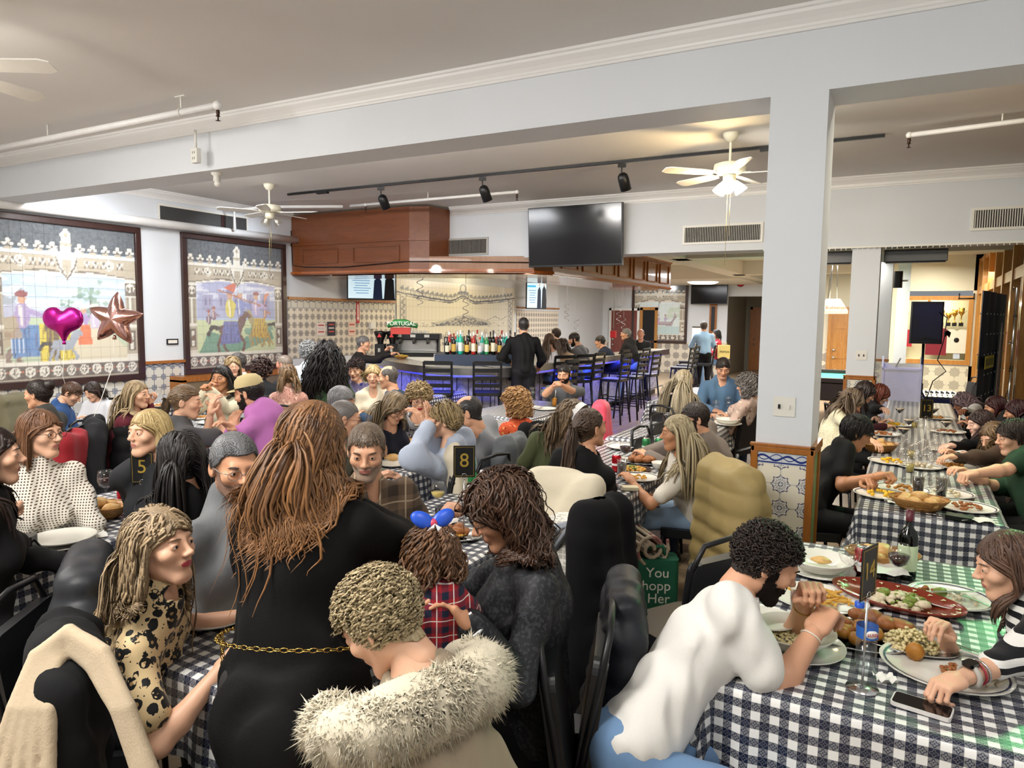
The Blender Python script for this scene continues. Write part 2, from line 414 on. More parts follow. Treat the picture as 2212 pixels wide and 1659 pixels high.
def crown(name, p, q, n, z=CE, h=.125, d=.09):
    """moulding from p to q (xy), n: outward normal"""
    p, q, n = Vector((*p, 0)), Vector((*q, 0)), Vector((*n, 0))
    prof = [(0, 0), (d, 0), (d, -.018), (d*.86, -.024), (d*.8, -.04), (d*.5, -.066), (d*.3, -.09), (d*.26, -h+.022), (.018, -h+.016), (.018, -h), (0, -h)]
    v = [e+n*a+Vector((0, 0, z+b)) for e in (p, q) for a, b in prof]; k = len(prof)
    return struct(name, MB().add(v, [(i, i+1, k+i+1, k+i) for i in range(k-1)]+[tuple(range(k)), tuple(range(2*k-1, k-1, -1))]), trim_p)
# beam
struct('trim_beam', MB().bbox((-9.66, 4.5, 3.14), (1.35, 4.86, CE+.02)), wall_p)
crown('trim_5', (-9.65, 4.5), (1.3, 4.5), (0, -1))
crown('trim_6', (-9.65, 4.86), (-9.65, 9.3), (1, 0)); crown('trim_7', (-6.65, 9.9), (1.3, 9.9), (0, -1), CE, .14)
# bulkhead with the big screen
struct('wall_bulkhead', MB().bbox((-6.7, 9.9, 2.757), (1.35, 10.35, CE+.02)), wall_p)
struct('wall_back', MB().bbox((-9.7, -1.7, 0), (2, -1.5, CE)), wall_p)

def column(x0, x1, y0, y1, top, dado, tiles, label, sw):
    c = struct('wall_column', MB().bbox((x0, y0, 0), (x1, y1, top)), wall_p)
    d = .022; w_ = x1-x0; f = MB()
    for (a, b) in (((x0-d, y0-d, dado-.035), (x1+d, y0+.0, dado)), ((x0-d, y0-d, 0), (x0+.018, y0, dado-.03)), ((x1-.018, y0-d, 0), (x1+d, y0, dado-.03)),
                   ((x0-d, y0, 0), (x0, y0+.03, dado-.03)), ((x1, y0, 0), (x1+d, y0+.03, dado-.03)), ((x1, y1-.03, 0), (x1+d, y1, dado-.03)),
                   ((x1, y0-d, dado-.035), (x1+d+.006, y1+d, dado)), ((x0-d, y0-d, dado-.035), (x0, y1+d, dado)), ((x0-d-.006, y0-d-.006, dado), (x1+d+.006, y0+.004, dado+.018)), ((x1-.002, y0-d-.006, dado), (x1+d+.006, y1+d, dado+.018))):
        f.bbox(a, b)
    struct('dado_frame', f, oak, c, bevel=.004)
    if tiles:
        s = .145
        tile_grid(c, (x0+.01, y0, dado-.08-7*s), (1, 0, 0), (0, 0, 1), (0, -1, 0), 2, 7, s, t_col, th=.008)
        panel_uv('border_tile', (x0+.01, y0, dado-.105), (1, 0, 0), (0, 0, 1), .29, .07, .145, t_bord, c)
        panel_uv('green_side_panel', (x1, y0+.03, 0), (0, 1, 0), (0, 0, 1), y1-y0-.06, dado-.04, .15, t_green, c, .006)
        panel_uv('side_tile_panel', (x0, y1-.03, 0), (0, -1, 0), (0, 0, 1), y1-y0-.06, dado-.04, .145, t_col, c, .006)
    else:
        panel_uv('tile_panel', (x0+.01, y0, 0), (1, 0, 0), (0, 0, 1), w_-.02, dado-.04, .15, t_col, c, .008)
    e = MB().rbox((0, 0, 0), (.125, .118, .006), .006, Matrix.Rotation(pi/2, 3, 'X'))
    e = e.build('switch_plate', white_pl, None); e.location = (sw[0], y0-.004, sw[1])
    tag(e, label, 'switch')
    for dx in (-.027, .027):
        k = MB(); k.box((dx, -.008, 0), (.011, .014, .026)); k.build('toggle', black_pl if sw[2] or dx < 0 else white_pl, e)
    return c
t_col = azulejo('column_flower_tile', 'ebe5d4', '1f2c66', 'e6e4de', 0)
tm = Mt('scroll_border_tile', .2); u, v, _ = tm.xyz('UV')
sc_ = (v-(.25+(u*6.28).sin()*.10)).ab().lt(.045).mx((v-.06).ab().lt(.03)).mx((v-(.28+(u*6.28+1.2).cos()*.12)).ab().lt(.02)).mx(((u.fr()-.5).ab()).gt(.49)*.4)
tm.base(tm.mix(sc_, tm.mix(tm.noise(30), srgb('e2e2dc'), srgb('aebbd0')), srgb('24367c'))); t_bord = tm.m
t_green = mat('aged_green_paint', '6f8f5a', .5, var=.35, scale=18)
column(-.795, -.482, 4.5, 4.86, 3.14, 1.09, True, 'white double switch plate on the near square column', (-.64, 1.335, False))
column(-.70, -.385, 9.9, 10.25, 2.76, 1.15, False, 'small white switch plate on the far grey column', (-.535, 1.42, True))

# right wall of oak framed windows
rw = struct('wall_right', MB().bbox((1.3, -1.5, 0), (1.45, 19.2, .5)).bbox((1.3, -1.5, 0), (1.45, 5.0, CE)).bbox((1.3, 9.9, 3.25), (1.45, 19.2, 3.5)), wall_p)
fr = MB()
for z0, z1 in ((2.46, 2.62), (3.16, 3.25), (.5, .62)): fr.bbox((1.24, 5.0, z0), (1.4, 19.2, z1))
ys = [5.0+k*1.29 for k in range(12)]
for y in ys: fr.bbox((1.22, y-.06, .5), (1.41, y+.06, 3.25))
for y in ys[3:]: fr.bbox((1.26, y+.5, .62), (1.38, y+.56, 2.5))
w1 = struct('window_1', fr, oakL)
gl = glassmat('window_glass', (.93, .97, .97), .01)
for k in range(11):
    for (z0, z1) in ((.62, 2.46), (2.62, 3.16)):
        MB().bbox((1.33, ys[k]+.06, z0), (1.336, ys[k+1]-.06, z1)).build('pane', gl, w1)
struct('wall_outer', MB().bbox((3.0, -1.5, 0), (3.1, 30, 3.6)), paint('corridor_wall', 'b8b4a6'))
# hall beyond the bulkhead: lower ceiling with coffers, far walls
HZ = 3.0
m = MB(); m.bbox((-9.9, 10.35, HZ+.35), (3, 30, HZ+.45))
hall_c = struct('ceiling_hall', m, paint('hall_ceiling_cream', 'd8d0bf', .75))
m = MB()
for y in (13.9, 19.3): m.bbox((-4.2, y, HZ), (3, y+.5, HZ+.4))
m.bbox((-4.4, 10.35, HZ), (-3.9, 24, HZ+.4)); m.bbox((-9.65, 20.2, HZ-.05), (-4.2, 24, HZ+.4))
struct('trim_hall_beams', m, paint('hall_beam_cream', 'd9d2c4', .7))
# far wall with the boat mural, tv and door alcove
m = MB(); m.bbox((-9.65, 24, 0), (-5.3, 24.15, 3.4)).bbox((-5.3, 24, 2.58), (-2.6, 24.15, 3.4)).bbox((-9.8, 20.3, 0), (-9.65, 24, 3.4))
struct('wall_far', m, wall_p)
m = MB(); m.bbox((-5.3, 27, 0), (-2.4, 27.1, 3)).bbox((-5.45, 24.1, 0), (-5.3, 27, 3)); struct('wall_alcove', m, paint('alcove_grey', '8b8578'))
m = MB(); m.bbox((-2.6, 20.2, 0), (-2.5, 27, 3.4)).bbox((-2.6, 20, 0), (-.3, 20.1, 3.4)).bbox((-.3, 19.2, 2.55), (1.4, 19.3, 3.4)).bbox((-.3, 19.2, 0), (1.4, 19.3, .85)).bbox((1.16, 19.2, 0), (1.4, 19.3, 3.4)).bbox((-.45, 19.2, 0), (-.3, 20.0, 3.4))
struct('wall_far_right', m, cream_p)
panel_uv('tile_panel', (-9.65, 24, 0), (1, 0, 0), (0, 0, 1), 4.35, 1.05, .3, t_bar, bpy.data.objects['wall_far'], .02)
panel_uv('tile_panel', (-2.5, 20, 0), (1, 0, 0), (0, 0, 1), 2.1, 1.1, .3, t_bar, bpy.data.objects['wall_far_right'], .02)
t_case = azulejo('diamond_tile', 'ddd9c6', 'a8a495', 'b4b0a1', 0)
panel_uv('tile_panel', (-.3, 19.2, .1), (1, 0, 0), (0, 0, 1), 1.46, .75, .3, t_case, bpy.data.objects['wall_far_right'], .02)
# slim blue column in the hall
c3 = struct('wall_column', MB().bbox((-.66, 14.0, 0), (-.34, 14.3, 3.0)), wall_p)
panel_uv('tile_panel', (-.66, 14.0, 0), (1, 0, 0), (0, 0, 1), .32, 1.15, .15, t_col, c3, .01); MB().bbox((-.68, 13.97, 1.15), (-.32, 14.0, 1.19)).build('dado_cap', oak, c3)
struct('wall_column', MB().bbox((-.30, 16.0, 0), (-.08, 16.3, 3.0)), wall_p)

def panelled_door(name, x0, x1, y, z1, m, frame_m, knob=chrome):
    d = MB().bbox((x0, y-.05, 0.01), (x1, y, z1)); w_ = x1-x0
    o = struct(name, d, m)
    for (a, b) in ((.08, .45), (.55, .92)):
        for (c, e) in ((.05, .36), (.42, .72), (.78, .94)):
            p = MB(); p.rbox((x0+w_*(a+b)/2, y-.055, z1*(c+e)/2), (w_*(b-a), z1*(e-c), .02), .01, Matrix.Rotation(pi/2, 3, 'X')); p.build('door_panel', m, o, bevel=.006)
    f = MB(); f.bbox((x0-.08, y-.07, 0), (x0, y+.02, z1+.08)).bbox((x1, y-.07, 0), (x1+.08, y+.02, z1+.08)).bbox((x0-.08, y-.07, z1), (x1+.08, y+.02, z1+.08)); f.build('door_frame', frame_m, o)
    for z in (.95, 1.15): MB().ball((x0+.09, y-.1, z*z1/2.2), .035).build('door_knob', knob, o)
    return o
d1 = panelled_door('door_1', -5.05, -3.75, 27, 2.2, oak, oak)
MB().bbox((-4.55, 26.9, 1.35), (-4.25, 26.92, 1.75)).build('pink_notice', mat('pink_paper', 'e0637a', .8), d1); MB().bbox((-4.5, 26.9, 1.85), (-4.25, 26.93, 1.9)).build('name_plate', steel, d1)
panelled_door('door_2', -1.80, -1.02, 20, 2.1, oakL, oakL)
d3 = panelled_door('door_3', -9.3, -8.35, 24, 2.1, woodmat('mahogany_red', '8c4a40', '6b3029', (1, 1, .12)), trim_p)
# dark doorway with yellow wood frame
m = MB(); m.bbox((-8.25, 23.93, 0), (-8.15, 24, 2.2)).bbox((-7.72, 23.93, 0), (-7.62, 24, 2.2)).bbox((-8.25, 23.93, 2.12), (-7.62, 24, 2.22))
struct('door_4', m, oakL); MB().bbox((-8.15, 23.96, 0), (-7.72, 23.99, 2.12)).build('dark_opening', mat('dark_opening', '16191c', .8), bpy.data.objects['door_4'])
# ------------------------------------------------------------- painted tile murals
class Paint:
    def __init__(s, w, h, asp=1.0):
        s.w, s.h = w, h; s.a = np.zeros((h, w, 3)); s.X, s.Y = np.meshgrid((np.arange(w)+.5)/w, (np.arange(h)+.5)/h); s.asp = asp
    def put(s, m, c, o=1.0):
        c = np.array(srgb(c)); s.a[m] = s.a[m]*(1-o)+c*o; return s
    def rect(s, x0, y0, x1, y1, c, o=1.0): return s.put((s.X >= x0) & (s.X < x1) & (s.Y >= y0) & (s.Y < y1), c, o)
    def ell(s, cx, cy, rx, ry, c, o=1.0, rot=0):
        dx, dy = s.X-cx, (s.Y-cy); a, b = dx*cos(rot)+dy*sin(rot), -dx*sin(rot)+dy*cos(rot)
        return s.put((a/rx)**2+(b/ry)**2 < 1, c, o)
    def poly(s, P, c, o=1.0):
        ins = np.zeros(s.X.shape, bool); n = len(P)
        for i in range(n):
            (x1, y1), (x2, y2) = P[i], P[(i+1) % n]
            if y1 == y2: continue
            cnd = ((y1 > s.Y) != (y2 > s.Y)) & (s.X < (x2-x1)*(s.Y-y1)/(y2-y1)+x1); ins ^= cnd
        return s.put(ins, c, o)
    def line(s, P, w, c, o=1.0):
        m = np.zeros(s.X.shape, bool)
        for (x1, y1), (x2, y2) in zip(P[:-1], P[1:]):
            dx, dy = x2-x1, y2-y1; t_ = np.clip(((s.X-x1)*dx+(s.Y-y1)*dy)/max(dx*dx+dy*dy, 1e-9), 0, 1)
            m |= ((s.X-x1-t_*dx)**2+(s.Y-y1-t_*dy)**2) < w*w
        return s.put(m, c, o)
    def ring(s, cx, cy, r, w, c):
        return s.put(abs(np.hypot(s.X-cx, s.Y-cy)-r) < w, c)
def gothic(P):
    st, lt, dk = 'b3a68f', 'e6e0d2', '6b5d4c'
    P.rect(0, .83, 1, 1, '39424a')
    for i in range(11):      # leafy finials
        x = .04+i*.092
        P.rect(x-.008, .8, x+.008, .86, lt)
        P.ell(x, .875, .017, .014, lt); P.ell(x-.02, .853, .013, .01, lt); P.ell(x+.02, .853, .013, .01, lt); P.ell(x, .85, .01, .012, dk); P.ell(x, .83, .03, .008, st)
    yl = .70-.05*np.cos((P.X-.5)*2*pi*1.0)*1.0; yl = .715-.06*np.abs(P.X-.5)*2+.03*np.exp(-((P.X-.5)/.12)**2)*-1
    P.put((P.Y > yl) & (P.Y < .82), st); P.put((P.Y > yl) & (P.Y < yl+.012), lt); P.put((P.Y > yl+.012) & (P.Y < yl+.02), dk); P.rect(0, .8, 1, .82, lt); P.rect(0, .79, 1, .797, dk)
    for x in (.2, .8): P.ring(x, .755, .03, .005, lt); P.ring(x, .755, .015, .005, lt); P.ell(x, .755, .008, .008, dk)
    for k in range(14):
        x = .1+k*.06
        if abs(x-.5) > .08 and abs(x-.2) > .04 and abs(x-.8) > .04: P.line([(x-.02, .735), (x, .775), (x+.02, .735)], .005, dk); P.line([(x-.02, .775), (x, .745), (x+.02, .775)], .004, lt)
    P.poly([(.42, .8), (.58, .8), (.56, .72), (.5, .64), (.44, .72)], lt); P.poly([(.47, .78), (.53, .78), (.53, .72), (.5, .67), (.47, .72)], st)
    P.line([(.43, .79), (.45, .73), (.5, .65), (.55, .73), (.57, .79)], .006, dk)
    P.poly([(.46, .8), (.54, .8), (.53, .95), (.5, .98), (.47, .95)], lt); P.ell(.5, .94, .035, .035, lt); P.ell(.5, .94, .015, .02, st); P.ell(.5, .88, .04, .012, st); P.ell(.42, .82, .03, .03, lt); P.ell(.58, .82, .03, .03, lt)
    for x in (0, .91):
        P.rect(x, .12, x+.09, .64, st); P.rect(x+.02, .36, x+.07, .58, '9b8f7b'); P.rect(x+.035, .36, x+.05, .58, lt)
        P.rect(x, .56, x+.09, .65, dk); P.ell(x+.045, .61, .035, .03, lt); P.ell(x+.03, .605, .01, .018, dk); P.ell(x+.06, .605, .01, .018, dk); P.rect(x, .64, x+.09, .66, lt); P.rect(x, .545, x+.09, .56, lt)
        P.rect(x, .33, x+.09, .36, lt); P.rect(x+.02, .17, x+.07, .31, dk); P.rect(x+.03, .18, x+.06, .3, lt); P.ell(x+.045, .24, .012, .02, '7a5a44')
        P.rect(x, .12, x+.09, .15, lt)
    P.rect(0, 0, 1, .12, '5a4a3e'); P.rect(0, .1, 1, .115, lt); P.rect(0, .005, 1, .018, st)
    for i in range(11):
        x = .05+i*.09; P.ring(x, .058, .028, .005, lt); P.ell(x, .058, .008, .022, lt); P.ell(x-.014, .06, .005, .012, lt); P.ell(x+.014, .06, .005, .012, lt); P.ell(x+.045, .058, .006, .008, 'c0683c')
def clouds(P, seed, y0=.45):
    r = random.Random(seed)
    for _ in range(30):
        x, y = r.random(), r.uniform(y0, .75); P.ell(x, y, r.uniform(.05, .14), r.uniform(.008, .02), 'f2f3f6', .45)
def horse(P, x, y, s, col, f=1, cloth=None):
    e = lambda a, b, c, d, k, o=1, r=0: P.ell(x+a*s*f, y+b*s, c*s, d*s, k, o, r*f)
    e(0, 0, .5, .24, col); e(.5, .3, .16, .34, col, 1, -.5); e(.72, .52, .2, .09, col, 1, -.5)
    P.line([(x-.35*s*f, y-.1*s), (x-.55*s*f, y-.5*s), (x-.5*s*f, y-.85*s)], .06*s, col); P.line([(x-.2*s*f, y-.1*s), (x-.3*s*f, y-.55*s), (x-.1*s*f, y-.85*s)], .06*s, col)
    P.line([(x+.35*s*f, y-.1*s), (x+.6*s*f, y-.45*s), (x+.5*s*f, y-.8*s)], .055*s, col); P.line([(x-.5*s*f, y+.05*s), (x-.8*s*f, y+.1*s), (x-.95*s*f, y-.15*s)], .07*s, '3a2f2c')
    if cloth:
        P.poly([(x-.3*s*f, y+.3*s), (x+.3*s*f, y+.3*s), (x+.45*s*f, y-.45*s), (x-.45*s*f, y-.5*s)], cloth)
        for k in range(5): P.line([(x+(-.25+.12*k)*s*f, y+.25*s), (x+(-.38+.18*k)*s*f, y-.45*s)], .012*s, '4a3f60', .7)
def rider(P, x, y, s, c, hat='8a3b3b'):
    P.ell(x, y+.25*s, .16*s, .28*s, c); P.ell(x, y+.6*s, .09*s, .11*s, 'c99a7d'); P.ell(x, y+.7*s, .14*s, .07*s, hat); P.line([(x+.1*s, y+.35*s), (x+.4*s, y+.25*s)], .05*s, c)
    P.line([(x-.05*s, y+.45*s), (x-.02*s, y+.05*s)], .03*s, 'efe9dc', .7)
def tree(P, x, y, s):
    r = random.Random(3); P.line([(x, y), (x, y+s)], .008, '5c5443')
    for _ in range(26): P.ell(x+r.gauss(0, .22*s), y+s*.8+r.gauss(0, .25*s), .09*s, .07*s, r.choice(['7f9a86', '6e8c78', '90a892']), .8)
def scene_hunt(P):
    P.rect(0, 0, 1, 1, 'c9d6e4'); P.put(P.Y > .5, 'a9c3de', .5); clouds(P, 4)
    P.poly([(0, .42), (.15, .5), (.3, .44), (.5, .48), (.7, .42), (1, .46), (1, .3), (0, .3)], 'b7b9cd'); P.rect(0, 0, 1, .4, 'b9c7a8')
    P.poly([(.45, .12), (1, .12), (.75, .33), (.62, .36)], 'd8cdb0'); tree(P, .66, .35, .22); tree(P, .5, .38, .12)
    P.line([(.04, .56), (.1, .52), (.14, .5), (.2, .58)], .01, '9fa7b0'); P.ell(.11, .5, .04, .02, 'a5adb6')
    rider(P, .6, .33, .2, 'a890c0', 'e8e2d4'); rider(P, .68, .33, .22, 'c8b8d0', 'd9d2c8'); P.poly([(.55, .22), (.66, .22), (.64, .36), (.58, .36)], 'e0703c')
    horse(P, .24, .28, .26, '8c7468', 1, '5f86b8'); rider(P, .2, .34, .3, 'a693bd'); P.poly([(.05, .2), (.2, .25), (.16, .42), (.03, .38)], 'b0987c', .8)
    P.poly([(.3, .06), (.55, .14), (.47, .4), (.3, .36)], 'd9c53e'); P.poly([(.36, .14), (.44, .13), (.42, .38), (.33, .36)], '6b5236')
    for k in range(6): P.line([(.33+.03*k, .35), (.3+.045*k, .09)], .004, 'a8912a')
    horse(P, .45, .22, .16, '9aa0ac', 1); P.rect(.12, .18, .24, .27, '4d78ad'); 
    for k in range(5): P.line([(.12+.025*k, .18), (.12+.025*k, .27)], .003, 'c9d8ea')
def scene_charge(P):
    P.rect(0, 0, 1, 1, 'b3bfda'); P.rect(.1, .4, .9, .7, 'a5a8c9'); clouds(P, 9, .55)
    for x in (.15, .3, .45, .6, .75): P.rect(x, .45, x+.1, .45+.2*(1+(x*7 % 1))*.6, '9a97b8'); P.rect(x+.02, .5, x+.035, .56, '6f6c92'); P.rect(x+.06, .5, x+.075, .56, '6f6c92')
    P.rect(0, 0, 1, .38, 'c9d2a4'); P.poly([(.1, .12), (.5, .12), (.9, .22), (.85, .32), (.45, .2), (.2, .3)], '6f9a83'); P.poly([(.6, .25), (.9, .3), (.85, .36), (.55, .3)], '7fa58c')
    for (x, y, c) in ((.25, .38, '8c6a78'), (.2, .35, '7a5a70'), (.8, .4, 'b57a5c')): rider(P, x, y, .14, c)
    horse(P, .74, .33, .2, 'a89a6a', -1, 'cfae3e'); rider(P, .7, .42, .26, 'b8a8d0'); horse(P, .42, .3, .24, '6d4a40', 1, '6f74b0'); rider(P, .42, .4, .3, 'd2c24a', '7a7ba0'); rider(P, .52, .42, .28, '7d86bd', 'c9ccd8')
    P.line([(.3, .62), (.75, .5)], .006, 'b06a3a'); P.poly([(.36, .64), (.5, .7), (.46, .6)], 'c9654a'); P.poly([(.78, .5), (.85, .62), (.8, .6)], 'd97a4a')
    for k in range(6): P.line([(.64+.03*k, .3), (.66+.045*k, .17)], .006, 'b8892e')
def scene_boat(P):
    P.rect(0, 0, 1, 1, 'e2efef'); P.rect(0, .1, 1, .25, 'c3dde0'); P.poly([(.6, .4), (1, .42), (1, .6), (.7, .58)], 'cfe0cd'); clouds(P, 5)
    P.poly([(.25, .3), (.75, .26), (.84, .44), (.8, .5), (.76, .34), (.6, .33), (.25, .36)], 'b9a8b0'); P.line([(.25, .31), (.7, .28), (.82, .42)], .008, '8c7f8c')
    P.poly([(.28, .3), (.5, .3), (.5, .38), (.28, .38)], 'd79be0'); P.line([(.5, .35), (.48, .65)], .006, 'a9a1b8'); P.poly([(.33, .4), (.46, .62), (.47, .4)], 'dcd6ec')
    for x in (.34, .4, .46, .62): rider(P, x, .34, .16, 'b9a6d4')
def gothic_mural(name, org, du, W, H, scene, label, tiles=(14, 15), sub=8, y_is=None):
    P = Paint(tiles[0]*sub*2, tiles[1]*sub*2); scene(P); gothic(P)
    root = empty(name, org, 0, label, 'mural'); du = Vector(du); dv = Vector((0, 0, 1)); n = du.cross(dv)
    f = MB(); fw = .085
    for (a, b, c, d) in ((0, W, 0, fw), (0, W, H-fw, H), (0, fw, fw, H-fw), (W-fw, W, fw, H-fw)):
        v = [du*x+dv*z+n*e for e in (0, .05) for x, z in ((a, c), (b, c), (b, d), (a, d))]
        f.add(v, [(4, 5, 6, 7), (0, 1, 5, 4), (1, 2, 6, 5), (2, 3, 7, 6), (3, 0, 4, 7)])
    f.build('frame', darkwood, root, bevel=.006)
    wi, hi = W-2*fw, H-2*fw; tw, th = wi/tiles[0], hi/tiles[1]; gp = .0012
    k = sub+1; gx, gy = np.meshgrid(np.arange(k)/sub, np.arange(k)/sub)
    ii = (np.arange(sub)[None, :]+np.arange(sub)[:, None]*k).ravel(); F = np.stack([ii, ii+1, ii+k+1, ii+k], 1)
    for i in range(tiles[0]):
        for j in range(tiles[1]):
            lx = gp+gx.ravel()*(tw-2*gp); lz = gp+gy.ravel()*(th-2*gp)
            px = np.clip(((i+gx.ravel()*.98+.01)/tiles[0]*P.w).astype(int), 0, P.w-1); py = np.clip(((j+gy.ravel()*.98+.01)/tiles[1]*P.h).astype(int), 0, P.h-1)
            c = P.a[py, px]
            ex = (rng.rand()-.5)*.0012
            v = np.zeros((k*k, 3)); v += np.array(du)*(fw+i*tw+lx)[:, None]; v[:, 2] += fw+j*th+lz; v += np.array(n)*(.012+ex)
            # turned-down rim
            meshobj('tile', v, F, mural_m, root, col=c)
    g = MB(); v = [du*x+dv*z+n*.008 for x, z in ((fw, fw), (W-fw, fw), (W-fw, H-fw), (fw, H-fw))]; g.add(v, [(0, 1, 2, 3)]); g.build('grout', mat('grout_grey', 'a5a19a', .8), root)
    return root
tmu = Mt('painted_glazed_tile', .16); tmu.base(tmu.mix(tmu.noise(28, 4)*.26+.02, tmu.attr('Col'), (.74, .74, .74))); mural_m = tmu.m
gothic_mural('tile_mural', (-9.645, 4.40, .885), (0, 1, 0), 2.045, 2.15, scene_hunt, 'left tiled mural of riders and falcons under a carved stone arch')
gothic_mural('tile_mural', (-9.645, 7.10, .90), (0, 1, 0), 2.045, 2.15, scene_charge, 'middle tiled mural of two charging horsemen, right of the grey pilaster')
gothic_mural('tile_mural', (-8.55, 23.98, 1.0), (1, 0, 0), 1.95, 2.1, scene_boat, 'bright far tiled mural of a curved boat on the end wall', (8, 8), 8)

# blue line-drawn harbour mural behind the bar
def ships(P):
    P.rect(0, 0, 1, 1, 'e6dfcc'); ink = '39425c'
    top = .80+.05*np.cos((P.X-.5)*4*pi)*-1*0; edge = .80-.07*np.sin(np.clip(P.X, 0, 1)*pi*1)**1+.0+.09*np.exp(-((P.X-.5)/.06)**2)+.03*np.abs(P.X-.5)*2
    P.put(P.Y > edge+.10, 'e3d9c6')
    for k in range(80):
        x = .03+k*.0119; e = .80-.07*sin(x*pi)+.09*math.exp(-((x-.5)/.06)**2)+.03*abs(x-.5)*2
        P.ell(x, e+.05+.02*sin(k*2.1), .008, .035, ink, .75); P.ell(x, e+.03, .004, .02, 'e6dfcc')
    P.put(abs(P.Y-edge) < .012, ink); P.put(abs(P.Y-edge+.03) < .006, ink)
    P.ell(.5, .93, .03, .07, ink, .7); P.ell(.5, .93, .018, .045, 'd9d2c2'); P.ell(.5, .86, .045, .03, ink, .6)
    for x in (.045, .955): P.rect(x-.02, .02, x+.02, .8, 'd9d2c2'); P.rect(x-.022, .02, x-.018, .8, ink); P.rect(x+.018, .02, x+.022, .8, ink)
    for k in range(28):
        for x in (.045, .955): P.ell(x+.008*sin(k*2), .04+k*.027, .009, .012, ink, .7)
    P.poly([(.25, .42), (.35, .46), (.45, .52), (.55, .54), (.62, .5), (.75, .44), (.75, .38), (.25, .38)], ink, .35)
    r = random.Random(2)
    for _ in range(260): x = r.uniform(.28, .72); y = .38+r.random()*.13*math.exp(-((x-.52)/.16)**2); P.ell(x, y, .006, .01, ink, .6)
    for _ in range(60): x = r.uniform(.1, .9); P.ell(x, r.uniform(.36, .42), .01, .006, ink, .5)
    P.line([(.72, .46), (.8, .52), (.86, .47), (.92, .53)], .003, ink)
    for _ in range(240): x = r.uniform(.08, .9); y = r.uniform(.04, .3); P.line([(x, y), (x+r.uniform(.01, .04), y+.002)], .0022, ink, .6)
    for x, s in ((.12, .3), (.36, .17), (.7, .2), (.88, .13)):
        P.poly([(x-.03, .1), (x+.03, .1), (x+.04, .14), (x-.035, .14)], ink, .8)
        for d in (-.018, 0, .018): P.rect(x+d-.001, .12, x+d+.001, .12+s, ink); P.poly([(x+d-.008, .15), (x+d+.008, .15), (x+d+.006, .12+s*.8), (x+d-.006, .12+s*.8)], 'cfc8ba'); P.line([(x+d-.008, .15), (x+d-.006, .12+s*.8)], .0016, ink)
    gx = (P.X*36 % 1); gy = (P.Y*11 % 1); P.put((gx < .07) | (gy < .06), 'b4ab98', .5)
P = Paint(540, 180); ships(P)
W_, H_ = 5.2, 1.62; nx, ny = 420, 140
gx, gy = np.meshgrid(np.arange(nx+1)/nx, np.arange(ny+1)/ny)
v = np.stack([np.full(gx.size, -9.63), 12.25+gx.ravel()*W_, 1.0+gy.ravel()*H_], 1)
ii = (np.arange(nx)[None, :]+np.arange(ny)[:, None]*(nx+1)).ravel(); F_ = np.stack([ii, ii+1, ii+nx+2, ii+nx+1], 1)
c = P.a[np.clip((gy.ravel()*P.h).astype(int), 0, P.h-1), np.clip((gx.ravel()*P.w).astype(int), 0, P.w-1)]
o = meshobj('ship_mural', v, F_, mural_m, col=c); tag(o, 'wide blue line-drawn tiled mural of sailing ships behind the bar', 'mural')

# ------------------------------------------------------------- wooden canopy over the bar
out = [(-9.62, 9.3), (-7.05, 9.3), (-6.75, 9.42), (-5.15, 9.95), (-5.0, 10.3), (-5.0, 16.6)]
inn = [(-9.62, 10.3), (-7.4, 10.35), (-6.4, 10.9), (-6.3, 16.6)]
root = empty('bar_canopy', (-7, 12, 2.5), 0, 'reddish brown panelled wooden canopy hanging over the bar', 'canopy')
def L_(x, y, z): return (x+7, y-12, z-2.5)
def wallstrip(mb, P, z0, z1):
    n = len(P); v = [L_(x, y, z) for z in (z0, z1) for x, y in P]
    mb.add(v, [(i, i+1, n+i+1, n+i) for i in range(n-1)])
fb = MB(); wallstrip(fb, out[:3]+[(-6.68, 9.95)], 2.52, 3.56); fb.build('front_board', brown, root)
fb = MB(); wallstrip(fb, out[2:4], 2.52, 2.78); wallstrip(fb, out[3:], 2.5, 3.14); fb.build('side_board', woodmat('golden_brown_panelling', 'a06a38', '7d4d24', (1, 1, .15)), root)
gl_wood = woodmat('glossy_orange_wood', 'b5652c', '93491b', (1, .15, 1), .12)
fb = MB(); n6 = [L_(x, y, 2.5) for x, y in out+inn[::-1]]; fb.add(n6, [tuple(range(len(n6)-1, -1, -1))]); wallstrip(fb, inn, 2.5, 2.75)
fb.add([L_(-5.0, 16.6, 2.5), L_(-6.3, 16.6, 2.5), L_(-6.3, 16.6, 3.14), L_(-5.0, 16.6, 3.14)], [(0, 1, 2, 3)]); fb.build('underside', gl_wood, root)
def molding(P, z, h, d):
    mb = MB()
    for (a, b) in zip(P[:-1], P[1:]):
        a, b = Vector((*a, 0)), Vector((*b, 0)); t_ = (b-a).normalized(); n = Vector((t_.y, -t_.x, 0)); q = (b-a).length
        R = Matrix((t_, n, Vector((0, 0, 1)))).transposed(); mb.box(L_(*( (a+b)/2+n*d/2)[:2], z), (q+.01, d, h), rot=R)
    return mb
for z, PP in ((3.05, out[:3]), (2.56, out[:4]), (3.12, out[3:]), (2.54, out[3:])): molding(PP, z, .04, .03).build('moulding', brown if z == 3.05 else gl_wood, root)
